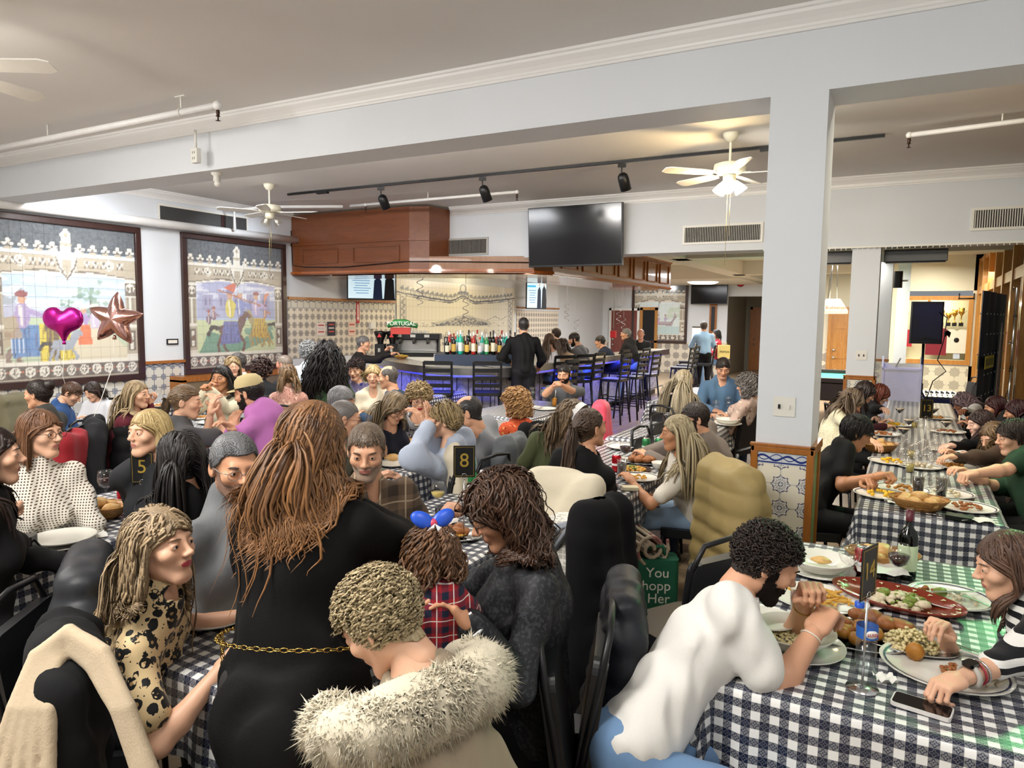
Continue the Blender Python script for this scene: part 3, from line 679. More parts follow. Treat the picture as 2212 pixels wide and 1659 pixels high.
def raised(p, q, z0, z1, m):   # rectangular raised panel made of four beads and a field
    p, q = Vector((*p, 0)), Vector((*q, 0)); t_ = (q-p).normalized(); n = Vector((t_.y, -t_.x, 0)); R = Matrix((t_, n, Vector((0, 0, 1)))).transposed(); w_ = (q-p).length
    mb = MB(); c = (p+q)/2+n*.012; zc = (z0+z1)/2
    for dx, dz, sx, sz in ((0, (z1-z0)/2, w_, .02), (0, -(z1-z0)/2, w_, .02), (-w_/2, 0, .02, z1-z0), (w_/2, 0, .02, z1-z0)):
        e = c+t_*dx; mb.box(L_(e.x, e.y, zc+dz), (sx, .024, sz), rot=R)
    mb.build('panel', m, root)
raised((-9.35, 9.3), (-8.55, 9.3), 2.72, 2.96, brown); raised((-8.2, 9.3), (-7.25, 9.3), 2.72, 2.96, brown)
for k in range(7): raised((-5.0, 10.6+k*.86), (-5.0, 11.25+k*.86), 2.64, 3.04, gl_wood)
cab = [L_(-9.6, 9.27, 3.3), L_(-9.58, 9.27, 2.7), L_(-9.3, 9.26, 2.66), L_(-8.4, 9.26, 2.64), L_(-7.1, 9.26, 2.70), L_(-6.7, 9.38, 2.7), L_(-5.2, 9.9, 2.68)]
tag(MB().tube([Vector(p)+Vector((-7, 12, 2.5)) for p in cab], .008, 5).build('cable', black_pl), 'black cable sagging along the brown wooden canopy front', 'cable')

# ------------------------------------------------------------- curved bar
def offs(P, d):
    r = []; n = len(P)
    for i in range(n):
        a = Vector(P[max(i-1, 0)]); b = Vector(P[min(i+1, n-1)]); t_ = (b-a).normalized(); r.append((P[i][0]-t_.y*d, P[i][1]+t_.x*d))
    return r
def smooth_path(P, k=6):
    r = []
    for i in range(len(P)-1):
        p0, p1, p2, p3 = (Vector(P[max(i-1, 0)]), Vector(P[i]), Vector(P[i+1]), Vector(P[min(i+2, len(P)-1)]))
        for j in range(k):
            s = j/k; r.append(tuple(.5*((2*p1)+(p2-p0)*s+(2*p0-5*p1+4*p2-p3)*s*s+(3*p1-p0-3*p2+p3)*s**3)))
    r.append(tuple(P[-1])); return r
barP = smooth_path([(-9.0, 10.6), (-8.0, 9.62), (-7.1, 8.98), (-5.95, 8.52), (-5.3, 8.75), (-5.05, 9.3), (-5.05, 11.5), (-5.08, 14), (-5.15, 17.2)], 5)
bar = empty('bar_counter', (-7, 12, 0), 0, 'curved bar counter with steel edge and marble front in blue light', 'bar')
def bandm(name, P, Q, z0, z1, m):
    n = len(P); v = [(x+7, y-12, z) for PP, z in ((P, z0), (P, z1), (Q, z1), (Q, z0)) for x, y in PP]; f = []
    for k in range(4):
        a, b = k*n, ((k+1) % 4)*n
        f += [(a+i, a+i+1, b+i+1, b+i) for i in range(n-1)]
    f += [(0, n, 2*n, 3*n), (n-1, 4*n-1, 3*n-1, 2*n-1)]
    return MB().add(v, f, False).build(name, m, bar)
inP = offs(barP, .55)
tt = Mt('pale_bar_top', .2); tt.base(tt.mix((tt.noise(25, 5)*3).fr(), srgb('d9d3c2'), srgb('b9ae98'))); 
bandm('bar_top', offs(barP, .02), inP, 1.07, 1.1, tt.m); bandm('steel_edge', barP, offs(barP, .03), .97, 1.105, steel)
tmb = Mt('grey_marble', .25); ns = tmb.noise(2.5, 6); tmb.base(tmb.mix(((ns*9).fr()-.5).ab()*2, srgb('8f8e90'), srgb('b9b8b6'))); 
fp = offs(barP, .28); bandm('bar_front', fp, offs(barP, .36), .12, .97, tmb.m); bandm('kick_board', offs(barP, .33), offs(barP, .38), 0, .12, black_m)
mb = MB()
for i in range(0, len(fp)-1, 2):
    a = fp[i]; mb.box((a[0]+7, a[1]-12, .55), (.012, .012, .84))
mb.build('joint', mat('dark_joint', '3b3b3f', .6), bar)
rl = MB(); q = [(x+7, y-12, .2) for x, y in offs(barP, .16)]; rl.tube(q, .022, 6); rl.build('foot_rail', steel, bar)
# island with bottles
BS = at(1037, 760, d=11.25)
isl = empty('back_bar', (-7.1, 12.2, 0), 0, 'low steel back bar island inside the curved counter', 'bar')
MB().bbox((-1.2, -1.1, 0), (1.0, 4.2, .85)).build('cabinet', mat('dark_brown_cabinet', '4a2f22', .4), isl); MB().bbox((-1.25, -1.15, .85), (1.05, 4.25, .89)).build('steel_top', steel, isl)
MB().box((BS.x+7.1, BS.y-12.2, 1.07), (1.35, .75, .38), rot=Matrix.Rotation(YAW, 3, 'Z')).build('bottle_step', mat('navy_step', '25324a', .5), isl)
wine_g = glassmat('dark_green_bottle_glass', (.02, .08, .03), .05); clear_g = glassmat('clear_glass', (1, 1, 1), .01); brown_g = glassmat('brown_glass', (.25, .08, .02), .05)
def bottle(name, loc, h, r, gm, label_col, label, cat='bottle', group=None, cap='b02018', rot=None, n=14):
    o = empty(name, loc, 0, label, cat, group, rot)
    g = MB(); g.lathe([(.0, 0), (r*.9, .003), (r, .012), (r, h*.6), (r*.8, h*.68), (r*.36, h*.76), (r*.33, h*.9)], n=n); g.build('glass', gm, o)
    g = MB(); g.lathe([(r*.4, h*.84), (r*.4, h*.995), (.0, h)], n=n); g.build('cap', mat('cap_'+cap, cap, .35), o)
    g = MB(); g.lathe([(r*1.02, h*.14), (r*1.02, h*.5)], n=n); g.build('label', mat('label_'+label_col, label_col, .6), o)
    return o
bc = [(wine_g, 'e8e0c4', '202020'), (clear_g, 'd8d8e0', 'b02018'), (brown_g, 'd9b24a', '1a1a1a'), (mat('black_bottle', '101012', .15), 'c9a24a', '8a1c1c'), (mat('green_bottle', '2d8a4e', .15), 'e6e6da', 'c9c9c9'), (mat('red_bottle', 'a8281c', .15), 'f0e6d0', 'f0f0f0'), (mat('teal_bottle', '2bb3a0', .15), 'e6f0ee', 'ffffff')]
ORD = ('first', 'second', 'third', 'fourth', 'fifth', 'sixth', 'seventh', 'eighth', 'ninth', 'tenth', 'eleventh', 'twelfth', 'thirteenth', 'fourteenth', 'fifteenth', 'sixteenth')
k_ = 0
for row in range(3):
    for i in range(11):
        a = at(972+i*13.5+row*4, 768-row*2, Z=.95); g = bc[(i*3+row*5) % 7]; hh = .27+.10*((i*7+row*3) % 5)/4
        p = at(966+i*14.2+row*4, 760-row, d=11.0+row*.22); p.z = 1.26
        bottle('liquor_bottle', p, hh, .034, *g[:2], ('dark green', 'clear', 'brown', 'black', 'green', 'red', 'teal')[(i*3+row*5) % 7]+' bottle, %s from the left in the %s row on the back bar' % (ORD[i], ('front', 'middle', 'back')[row]), group='bottles on the back bar', cap=g[2], n=8); k_ += 1

# ------------------------------------------------------------- overhead fittings
def ceiling_fan(loc, lit, rz, label, blades=5, pitch=.2):
    f = empty('ceiling_fan', loc, rz, label, 'ceiling fan'); cr = mat('cream_enamel', 'd9d3be', .4)
    MB().lathe([(.0, 0), (.075, 0), (.07, -.03), (.045, -.07), (.015, -.085)], n=20).build('canopy', cr, f)
    MB().lathe([(.012, -.08), (.012, -.27)], n=10).build('rod', cr, f)
    MB().lathe([(.012, -.27), (.1, -.275), (.145, -.29), (.15, -.33), (.145, -.355), (.1, -.38), (.05, -.385), (0, -.39)], n=28).build('motor', cr, f)
    MB().lathe([(.0, -.385), (.06, -.39), (.06, -.45), (.03, -.47), (0, -.47)], n=20).build('light_hub', cr, f)
    bl = mat('white_fan_blade', 'e6e4dc', .4)
    for k in range(blades):
        R = Matrix.Rotation(2*pi*k/blades, 3, 'Z'); b = MB()
        P = [(.17, -.045), (.3, -.062), (.62, -.068), (.67, -.045), (.67, .045), (.62, .068), (.3, .062), (.17, .045)]
        b.prism(P, -.004, .004, (0, 0, -.375), R@Matrix.Rotation(pitch, 3, 'X')); o = b.build('blade', bl, f)
        MB().box(R@Vector((.13, 0, -.372)), (.13, .03, .008), rot=R).build('blade_bracket', cr, o)
    for k in range(3):
        a = 2*pi*k/3+.5; R = Matrix.Rotation(a, 3, 'Z')@Matrix.Rotation(.65, 3, 'Y')
        prof = [(.022, -.01), (.03, -.03), (.048, -.07), (.056, -.1), (.062, -.125)]
        c0 = Vector((cos(a)*.05, sin(a)*.05, -.44)); Rz = Matrix.Rotation(a, 3, 'Z')@Matrix.Rotation(-.65, 3, 'Y')
        if lit: o = MB().lathe(prof+[(.0, -.1)], c0, 16, Rz).build('lamp_shade', emit('lit_warm_glass_shade', 'fff0c8' if k != 2 else 'f4f8ff', 9), f)
        else: o = MB().lathe(prof, c0, 16, Rz).build('lamp_shade', glassmat('frosted_shade_glass', (.95, .93, .88), .25), f); MB().ball(c0+Rz@Vector((0, 0, -.07)), .025).build('bulb', white_pl, o)
    for dx, L in ((.015, .5), (-.012, .78)): MB().tube([(dx, 0, -.46), (dx, 0, -.46-L)], .0025, 4).build('pull_chain', mat('brass_chain', 'b9a878', .4, .8), f)
    return f
ceiling_fan((-7.75, 7.1, CE), False, .35, 'unlit cream ceiling fan with glass lamps on the left, by the canopy')
ceiling_fan((-1.6, 7.1, CE), True, .1, 'lit cream ceiling fan glowing warm beside the near column')
point('fan_lamp', (-1.72, 7.02, 3.02), 26, (1, .72, .34), .06); point('fan_lamp', (-1.5, 7.2, 3.04), 14, (1, .92, .8), .06)
f3 = ceiling_fan((-4.9, 2.07, CE), False, .53, 'white ceiling fan blade reaching in at the upper left', pitch=-.24); 
# lighting track with three spotlights
tr = empty('lighting_track', (-4.2, 7.75, CE-.02), 0, 'long black lighting track running across the ceiling', 'track')
MB().box((0, 0, 0), (7.75, .035, .025)).build('rail', black_m, tr)
for x in (-3.2, 2.85): MB().box((x, 0, -.02), (.2, .05, .03)).build('connector', black_m, tr)
for i, (x, wd) in enumerate(((-6.35, 'leftmost'), (-4.75, 'middle'), (-2.93, 'rightmost'))):
    s_ = empty('track_spotlight', (x, 7.75, CE-.04), .5, 'black cylinder spotlight hanging from the track, %s of three' % wd, 'spotlight', 'track spotlights')
    MB().box((0, 0, -.02), (.09, .035, .04)).build('adapter', black_m, s_); MB().lathe([(.008, 0), (.008, -.12)], n=8).build('stem', black_m, s_)
    R = Matrix.Rotation(.55, 3, 'Y'); R = Matrix.Rotation(2.4, 3, 'Z')@Matrix.Rotation(-.5, 3, 'X')
    MB().lathe([(0, 0), (.03, -.005), (.055, -.03), (.062, -.07), (.062, -.2), (.057, -.2), (.055, -.19)], (0, 0, -.1), 20, R).build('housing', black_m, s_)
    MB().lathe([(0, -.188), (.055, -.19)], (0, 0, -.1), 16, R).build('lens', emit('spot_lens', 'fff6e8', 14), s_)
    spot('track_spot', (x+.02, 7.7, CE-.33), (x-.9, 8.8 if i < 2 else 9.2, .9), 60, (1, .95, .9), 60, .05)
def pipe(name, P, r, label, heads=(), m=None):
    o = MB().tube(P, r, 12).build(name, m or mat('white_pipe_paint', 'e9e8e6', .35)); tag(o, label, 'pipe')
    if heads:
        c = (Vector(P[0])+Vector(P[-1]))/2; MB().tube([c, (c.x, c.y, CE)], .007, 6).build('hanger_rod', white_pl, o)
    for h in heads:
        h = Vector(h); b = MB(); b.ball(h, r*1.35); b.build('elbow', m or mat('white_pipe_paint', 'e9e8e6', .35), o)
        b = MB(); b.lathe([(.012, 0), (.016, -.03), (.012, -.04), (.012, -.05), (.02, -.055), (.006, -.06), (.006, -.085), (.022, -.088), (0, -.092)], h+Vector((0, 0, -r)), 10); b.build('sprinkler_head', mat('dark_bronze', '3c2a22', .35, .8), o)
    return o
pipe('sprinkler_pipe', [(-9.6, 3.95, 3.47), (-4.86, 3.95, 3.47)], .028, 'thick white sprinkler pipe with a pendant head at upper left', [(-4.86, 3.95, 3.47)])
mb = MB(); mb.tube([(-5.3, 3.95, 3.6), (-5.3, 3.95, 3.5)], .008, 6); mb.box((-5.3, 3.95, 3.597), (.12, .03, .006)); mb.tube([(-5.3, 3.95+.034*cos(a), 3.47+.034*sin(a)) for a in np.linspace(0, 2*pi, 13)], .006, 5); tag(mb.build('pipe_hanger', white_pl), 'small white hanger holding the thick sprinkler pipe', 'hanger')
pipe('sprinkler_pipe', [(-.12, 7.55, 3.52), (1.25, 7.35, 3.52)], .022, 'cream sprinkler pipe right of the near column', [(-.12, 7.55, 3.52)])
pipe('sprinkler_pipe', [(-7.6, 8.55, 3.5), (-4.7, 8.55, 3.5)], .02, 'thin grey sprinkler pipe behind the lighting track', [(-7.3, 8.55, 3.5), (-4.7, 8.55, 3.5)])
pipe('wall_pipe', [(-9.5, 3.0, 3.1), (-9.5, 9.32, 3.13)], .06, 'thick white pipe running along the wall above the murals')
pipe('vertical_pipe', [(-9.4, 7.9, 3.14), (-9.4, 7.9, 3.46), (-9.0, 8.15, 3.52), (-7.75, 8.55, 3.5)], .024, 'thin white pipe rising from the wall pipe to the ceiling')
# shallow pendant outlet and small spot on the beam
o = empty('ceiling_outlet', (-5.68, 4.37, 3.47), 0, 'white outlet box hanging on a short conduit before the beam', 'outlet')
MB().tube([(0, 0, 0), (0, 0, -.16)], .012, 8).build('conduit', white_pl, o); MB().box((0, 0, -.225), (.08, .05, .13)).build('outlet_box', white_pl, o, bevel=.006)
for z in (-.2, -.25): MB().box((-.012, -.026, z), (.006, .003, .02)).box((.012, -.026, z), (.006, .003, .02)).build('socket', mat('grey_slot', '8a8a86'), o)
o = empty('beam_detector', (-5.7, 4.6, 3.14), 0, 'small white motion detector under the long beam', 'detector')
MB().lathe([(0, 0), (.05, 0), (.045, -.02), (.03, -.03), (.03, -.07), (.035, -.075), (.02, -.08)], n=14).build('base', white_pl, o); MB().ball((.01, 0, -.1), .032).build('sensor', white_pl, o)
def vent(name, loc, W, H, axis, label, n=40, wm=white_pl):
    o = empty(name, loc, 0 if axis == 'x' else pi/2, label, 'vent')
    MB().bbox((-W/2, -.004, -H/2), (W/2, 0, H/2)).build('duct', mat('dark_duct', '2a2626', .8), o)
    f = MB()
    for a, b, c, d in ((-W/2-.03, W/2+.03, H/2, H/2+.03), (-W/2-.03, W/2+.03, -H/2-.03, -H/2), (-W/2-.03, -W/2, -H/2, H/2), (W/2, W/2+.03, -H/2, H/2)): f.bbox((a, -.02, c), (b, 0, d))
    f.build('frame', wm, o)
    for k in range(n): x = -W/2+W*(k+.5)/n; s_ = MB().box((x, -.012, 0), (.004, .016, H), rot=Matrix.Rotation(.5, 3, 'Z')).build('slat', wm, o)
    return o
vent('wall_vent', (-6.45, 9.9, 2.96), .95, .22, 'x', 'grey slatted vent left of the large black screen', 42, mat('grey_vent', 'b3b1aa', .5))
vent('wall_vent', (-2.3, 9.9, 2.985), 1.0, .2, 'x', 'white framed slatted vent beside the near column', 44)
vent('wall_vent', (.95, 9.9, 3.02), .8, .2, 'x', 'white slatted vent at the upper right edge', 34)
o = empty('dark_grille', (-9.64, 7.55, 3.28), pi/2, 'long black grille in the wall above the murals', 'vent')
tg = Mt('black_mesh', .5); vv = tg.voro(220); tg.base(tg.mix(vv, (.01, .01, .01), (.09, .09, .09)))
MB().bbox((-.78, -.01, -.11), (.78, -.004, .11)).build('mesh', tg.m, o); f = MB()
for a, b, c, d in ((-.81, .81, .11, .14), (-.81, .81, -.14, -.11), (-.81, -.78, -.11, .11), (.78, .81, -.11, .11)): f.bbox((a, -.02, c), (b, 0, d))
f.build('frame', white_pl, o); MB().bbox((.28, -.02, -.11), (.33, 0, .11)).build('mullion', darkwood, o)
# curtain rail under the bulkhead
o = empty('curtain_track', (-.2, 9.86, 2.745), 0, 'white curtain track with gliders under the bulkhead edge', 'track')
MB().box((0, 0, 0), (3.1, .02, .022)).build('rail', white_pl, o)
for k in range(46): MB().box((-1.5+k*.062+(k % 3)*.004, 0, -.02), (.008, .012, .022)).build('glider', white_pl, o)
# roller blinds
for x0, x1, l in ((-1.25, -.72, 'black roller blind left of the far grey column'), (-.36, .33, 'black roller blind right of the far grey column')):
    o = empty('roller_blind', ((x0+x1)/2, 10.3, 2.66), 0, l, 'blind'); MB().box((0, 0, 0), (x1-x0, .1, .15)).build('cassette', black_pl, o, bevel=.006); MB().box((0, 0, -.08), (x1-x0-.04, .02, .02)).build('bottom_bar', black_m, o)

# ------------------------------------------------------------- screens
def text_obj(name, s, size, m, parent, loc, rot, ext=.001, align='CENTER'):
    c = bpy.data.curves.new(name, 'FONT'); c.body = s; c.size = size; c.extrude = ext; c.align_x = align; c.align_y = 'CENTER'
    o = bpy.data.objects.new(name, c); dg = None
    COL.objects.link(o); bpy.context.view_layer.update()
    me = bpy.data.meshes.new_from_object(o.evaluated_get(bpy.context.evaluated_depsgraph_get())); bpy.data.objects.remove(o)
    me.materials.clear(); me.materials.append(m); o = bpy.data.objects.new(name, me); link(o, parent); o.location = loc; o.rotation_euler = rot
    if parent is not None: KIDS.setdefault(parent.name, []).append(o)
    return o
def tv(loc, W, H, rz, label, tilt=0, lit=False):
    o = empty('television', loc, 0, label, 'television', rot=(tilt, 0, rz))
    MB().box((0, .03, 0), (W, .06, H)).build('bezel', black_pl, o, bevel=.006)
    sm = Mt('dark_screen', .12); n = sm.noise(2); sm.base(sm.mix(n, (.004, .004, .005), (.007, .007, .009)))
    MB().box((0, -.002, .01), (W-.03, .006, H-.04)).build('screen', emit('lit_screen_blue', 'cfe8f2', .75) if lit else sm.m, o)
    MB().box((0, .10, 0), (.3, .10, .25)).build('wall_bracket', black_m, o)
    if lit: MB().tube([(0, .1, 0), (.12, .5, 0)], .02, 6).build('bracket_arm', black_m, o)
    if lit:
        e1, e2, e3, e4 = emit('screen_navy', '14203c', .5), emit('screen_cyan', '3fb0d8', .7), emit('screen_skin', 'd9b090', .7), emit('screen_white', 'f4f6fa', .9)
        y = -.008; q = lambda nm, x, z, w_, h, m: MB().box((x*W, y, z*H), (w_*W, .003, h*H)).build(nm, m, o)
        q('headline', -.32, .36, .3, .07, e2); q('headline', -.05-.1, .36, .2, .07, e2)
        for k in range(6): q('text_line', -.22+(k % 2)*.02, .2-k*.09, .36-.05*(k % 3), .022, emit('screen_text', '4f83b0', .6))
        MB().prism([(.02*W, -.48*H), (.22*W, -.48*H), (.2*W, .2*H), (.14*W, .36*H), (.05*W, .22*H)], 0, .003, (0, y, 0), Matrix.Rotation(pi/2, 3, 'X')).build('figure', e1, o)
        MB().prism([(.25*W, -.48*H), (.48*W, -.48*H), (.46*W, .25*H), (.36*W, .4*H), (.28*W, .25*H)], 0, .003, (0, y, 0), Matrix.Rotation(pi/2, 3, 'X')).build('figure', emit('screen_dark', '0c1018', .4), o)
        for x in (.13, .37): MB().ball((x*W, y-.002, .42*H), .045*W, sc=(1, .1, 1.1)).build('face', e3, o)
        q('shirt', .37, .2, .05, .3, e4); q('hands', .37, -.15, .1, .1, e3); q('dress', .12, -.2, .08, .4, emit('screen_blue', '2b4c8c', .6))
    return o
tv((-4.40, 9.74, 3.03), 1.50, .88, 0, 'large black television on the white bulkhead', .06)
tv((-9.25, 11.0, 2.40), .95, .53, pi/2-.62, 'lit television left of the ship mural showing a couple', 0, True)
tv((-9.1, 17.75, 2.42), .62, .72, pi/2-.62, 'smaller lit television right of the ship mural', 0, True)
tv((-5.85, 23.7, 2.66), 1.18, .68, 0, 'black television with silver edge on the far end wall', 0)
# ------------------------------------------------------------- distance-field figures
class SDF:
    def __init__(s): s.p = []
    def add(s, kind, a, b=None, r=None, k=.03, M=None, op='u', jit=None): s.p.append((kind, np.array(a, float), None if b is None else np.array(b, float), r, k, M, op)); return s
    def cap(s, a, b, r0, r1=None, k=.03, op='u'): return s.add('c', a, b, (r0, r0 if r1 is None else r1), k, None, op)
    def ell(s, c, r, k=.03, M=None, op='u'): return s.add('e', c, None, tuple(r), k, M, op)
    def box(s, c, h, r=.02, k=.02, M=None, op='u'): return s.add('b', c, tuple(h), r, k, M, op)
    def _d(s, q, P):
        kind, a, b, r, k, M, op = q
        if kind == 'c':
            ab = b-a; L = max(ab@ab, 1e-9); t_ = np.clip(((P-a)@ab)/L, 0, 1)
            return np.linalg.norm(P-a-t_[..., None]*ab, axis=-1)-(r[0]+(r[1]-r[0])*t_)
        Q = P-a
        if M is not None: Q = Q@M
        if kind == 'e':
            r = np.array(r); k0 = np.linalg.norm(Q/r, axis=-1); k1 = np.linalg.norm(Q/(r*r), axis=-1)
            return k0*(k0-1)/np.maximum(k1, 1e-6)
        q_ = np.abs(Q)-np.array(b)+r
        return np.linalg.norm(np.maximum(q_, 0), axis=-1)+np.minimum(q_.max(-1), 0)-r
    def bounds(s, q):
        kind, a, b, r, k, M, op = q
        if kind == 'c': rr = max(r); return np.minimum(a, b)-rr, np.maximum(a, b)+rr
        rr = np.array(r if kind == 'e' else b, float)
        if M is not None: rr = np.abs(M)@rr
        return a-rr, a+rr
    def ev(s, P):
        d = np.full(P.shape[:-1], .2)
        for q in s.p:
            e = s._d(q, P); d = s.comb(d, e, q)
        return d
    def comb(s, d, e, q):
        k = q[4]
        if q[6] == 'u':
            if k <= 0: return np.minimum(d, e)
            h = np.maximum(k-np.abs(d-e), 0)/k; return np.minimum(d, e)-h*h*k*.25
        e = -e
        if k <= 0: return np.maximum(d, e)
        h = np.maximum(k-np.abs(d-e), 0)/k; return np.maximum(d, e)+h*h*k*.25
    def mesh(s, res, disp=None, clip=None):
        lo = np.min([s.bounds(q)[0] for q in s.p if q[6] == 'u'], 0)-res*2.5; hi = np.max([s.bounds(q)[1] for q in s.p if q[6] == 'u'], 0)+res*2.5
        lo = np.floor(lo/res)*res; n = np.ceil((hi-lo)/res).astype(int)+1
        D = np.full(tuple(n), .06, np.float32); mg = .05
        for q in s.p:
            a, b = s.bounds(q); m_ = mg if q[6] == 'u' else .02+q[4]
            i0 = np.maximum(((a-m_-lo)/res).astype(int), 0); i1 = np.minimum(((b+m_-lo)/res).astype(int)+2, n)
            if (i1 <= i0).any(): continue
            G = np.stack(np.meshgrid(*[lo[j]+np.arange(i0[j], i1[j])*res for j in range(3)], indexing='ij'), -1)
            sl = tuple(slice(i0[j], i1[j]) for j in range(3)); D[sl] = s.comb(D[sl], s._d(q, G), q)
        if disp is not None or clip is not None:
            G = np.stack(np.meshgrid(*[lo[j]+np.arange(n[j])*res for j in range(3)], indexing='ij'), -1)
            if disp is not None:
                band = D < .04; D[band] += disp(G[band])
            if clip is not None: D = np.maximum(D, clip(G))
        return nets(D, lo, res)
def nets(D, lo, res):
    ins = D < 0
    c = [(i, j, k) for i in (0, 1) for j in (0, 1) for k in (0, 1)]
    sh = tuple(x-1 for x in D.shape)
    cnt = np.zeros(sh, np.int8)
    for (i, j, k) in c: cnt += ins[i:i+sh[0], j:j+sh[1], k:k+sh[2]]
    act = (cnt > 0) & (cnt < 8); idx = np.argwhere(act)
    if len(idx) == 0: return np.zeros((0, 3)), np.zeros((0, 4), int)
    vid = np.full(sh, -1, np.int64); vid[act] = np.arange(len(idx))
    val = {cc: D[idx[:, 0]+cc[0], idx[:, 1]+cc[1], idx[:, 2]+cc[2]] for cc in c}
    acc = np.zeros((len(idx), 3)); w_ = np.zeros(len(idx))
    for a in c:
        for ax in range(3):
            if a[ax]: continue
            b = list(a); b[ax] = 1; b = tuple(b); da, db = val[a], val[b]; m_ = (da < 0) != (db < 0)
            t_ = np.where(m_, da/np.where(np.abs(da-db) < 1e-9, 1, da-db), 0)
            p = np.array(a, float)[None, :].repeat(len(idx), 0); p[:, ax] = t_
            acc[m_] += p[m_]; w_[m_] += 1
    V = lo+(idx+acc/np.maximum(w_, 1)[:, None])*res
    F = []
    for ax in range(3):
        o1, o2 = [(1, 2), (2, 0), (0, 1)][ax]
        sl0 = [slice(None)]*3; sl1 = [slice(None)]*3; sl0[ax] = slice(0, -1); sl1[ax] = slice(1, None)
        a, b = ins[tuple(sl0)], ins[tuple(sl1)]
        e = np.argwhere(a != b)
        e = e[(e[:, o1] > 0) & (e[:, o2] > 0) & (e[:, o1] < D.shape[o1]-1) & (e[:, o2] < D.shape[o2]-1)]
        if not len(e): continue
        fl = a[e[:, 0], e[:, 1], e[:, 2]]
        def at_(d1, d2):
            q = e.copy(); q[:, o1] += d1; q[:, o2] += d2; return vid[q[:, 0], q[:, 1], q[:, 2]]
        Q = np.stack([at_(-1, -1), at_(0, -1), at_(0, 0), at_(-1, 0)], 1); Q[~fl] = Q[~fl][:, ::-1]; F.append(Q)
    F = np.concatenate(F); F = F[(F >= 0).all(1)]
    return V, F
def nrm(v): v = np.asarray(v, float); return v/max(np.linalg.norm(v), 1e-9)
def folds(amp, freq, seed, zf=.6):
    r = np.random.RandomState(seed); W = r.randn(7, 3)*freq*np.array([1, 1, zf]); ph = r.rand(7)*6.28
    def f(G):
        w_ = G@(r.RandomState if False else W[0])*0
        q = G+.03*np.sin(G[..., ::-1]*9+ph[0])
        for i in range(1, 7): w_ = w_+np.sin(q@W[i]+ph[i])
        return (np.tanh(w_*.6)*.5-.2).astype(np.float32)*amp
    return f

# --- head template: local frame x right of the person, y forward, z up
def head_sdf(kind):
    m = kind == 'm'; h = SDF(); jw = 1.0 if m else .9
    h.ell((0, -.014, .032), (.074, .094, .086), .02)
    h.ell((0, .026, -.036), (.053*(.98 if m else .93), .062, .066), .03)
    h.ell((0, .066, -.098), (.024*jw, .018, .017), .03)
    for x in (-1, 1):
        h.cap((x*.043*jw, .0, -.060), (x*.02*jw, .056, -.1), .016, .014, .03)
        h.ell((x*.044, .058, -.02), (.02, .02, .018), .03)
        h.ell((x*.033, .0955, .006), (.017, .013, .0105), .012, None, 's')
    h.cap((-.034, .077, .0255), (.034, .077, .0255), .0105 if m else .008, None, .02)
    h.cap((0, .085, .014), (0, .104, -.02), .0068, .0095, .016); h.ell((0, .109, -.024), (.0095, .009, .0085), .008)
    for x in (-1, 1): h.ell((x*.0115, .098, -.0275), (.0075, .009, .0068), .008)
    h.ell((0, .0795, -.0525), (.022, .0115, .0052), .014); h.ell((0, .0785, -.0628), (.018, .0112, .0058), .014)
    h.cap((-.022, .094, -.058), (.022, .094, -.058), .0016, None, .005, 's')
    h.ell((0, .094, -.04), (.004, .004, .006), .006, None, 's')
    for x in (-1, 1):
        M = np.array(Matrix.Rotation(x*.35, 3, 'Z')@Matrix.Rotation(-.15, 3, 'X'))
        h.ell((x*.078, -.012, -.004), (.0075, .0195, .031), .008, M); h.ell((x*.0845, -.008, .0), (.005, .0105, .018), .006, M, 's')
        h.ell((x*.032, .0765, .006), (.0152, .0142, .0138), .002)          # lids
        h.ell((x*.032, .0900, .0040), (.0125, .0075, .0036), .0025, None, 's')
    nr = .056 if m else .046
    h.cap((0, -.022, -.03), (0, -.042, -.125), nr, nr, .03)
    return h
HEADS = {}
def head_mesh(kind, res):
    if (kind, res) in HEADS: return HEADS[(kind, res)]
    V, F = head_sdf(kind).mesh(res)
    C_ = V[F].mean(1); x, y, z = C_.T; fm = np.zeros(len(F), int)
    fm[(np.abs(x) < .0215) & (y > .076) & (np.abs(z+.0575) < .0098*np.sqrt(np.clip(1-(x/.0225)**2, 0, 1)))] = 1
    HEADS[(kind, res)] = (V, F, fm); return HEADS[(kind, res)]
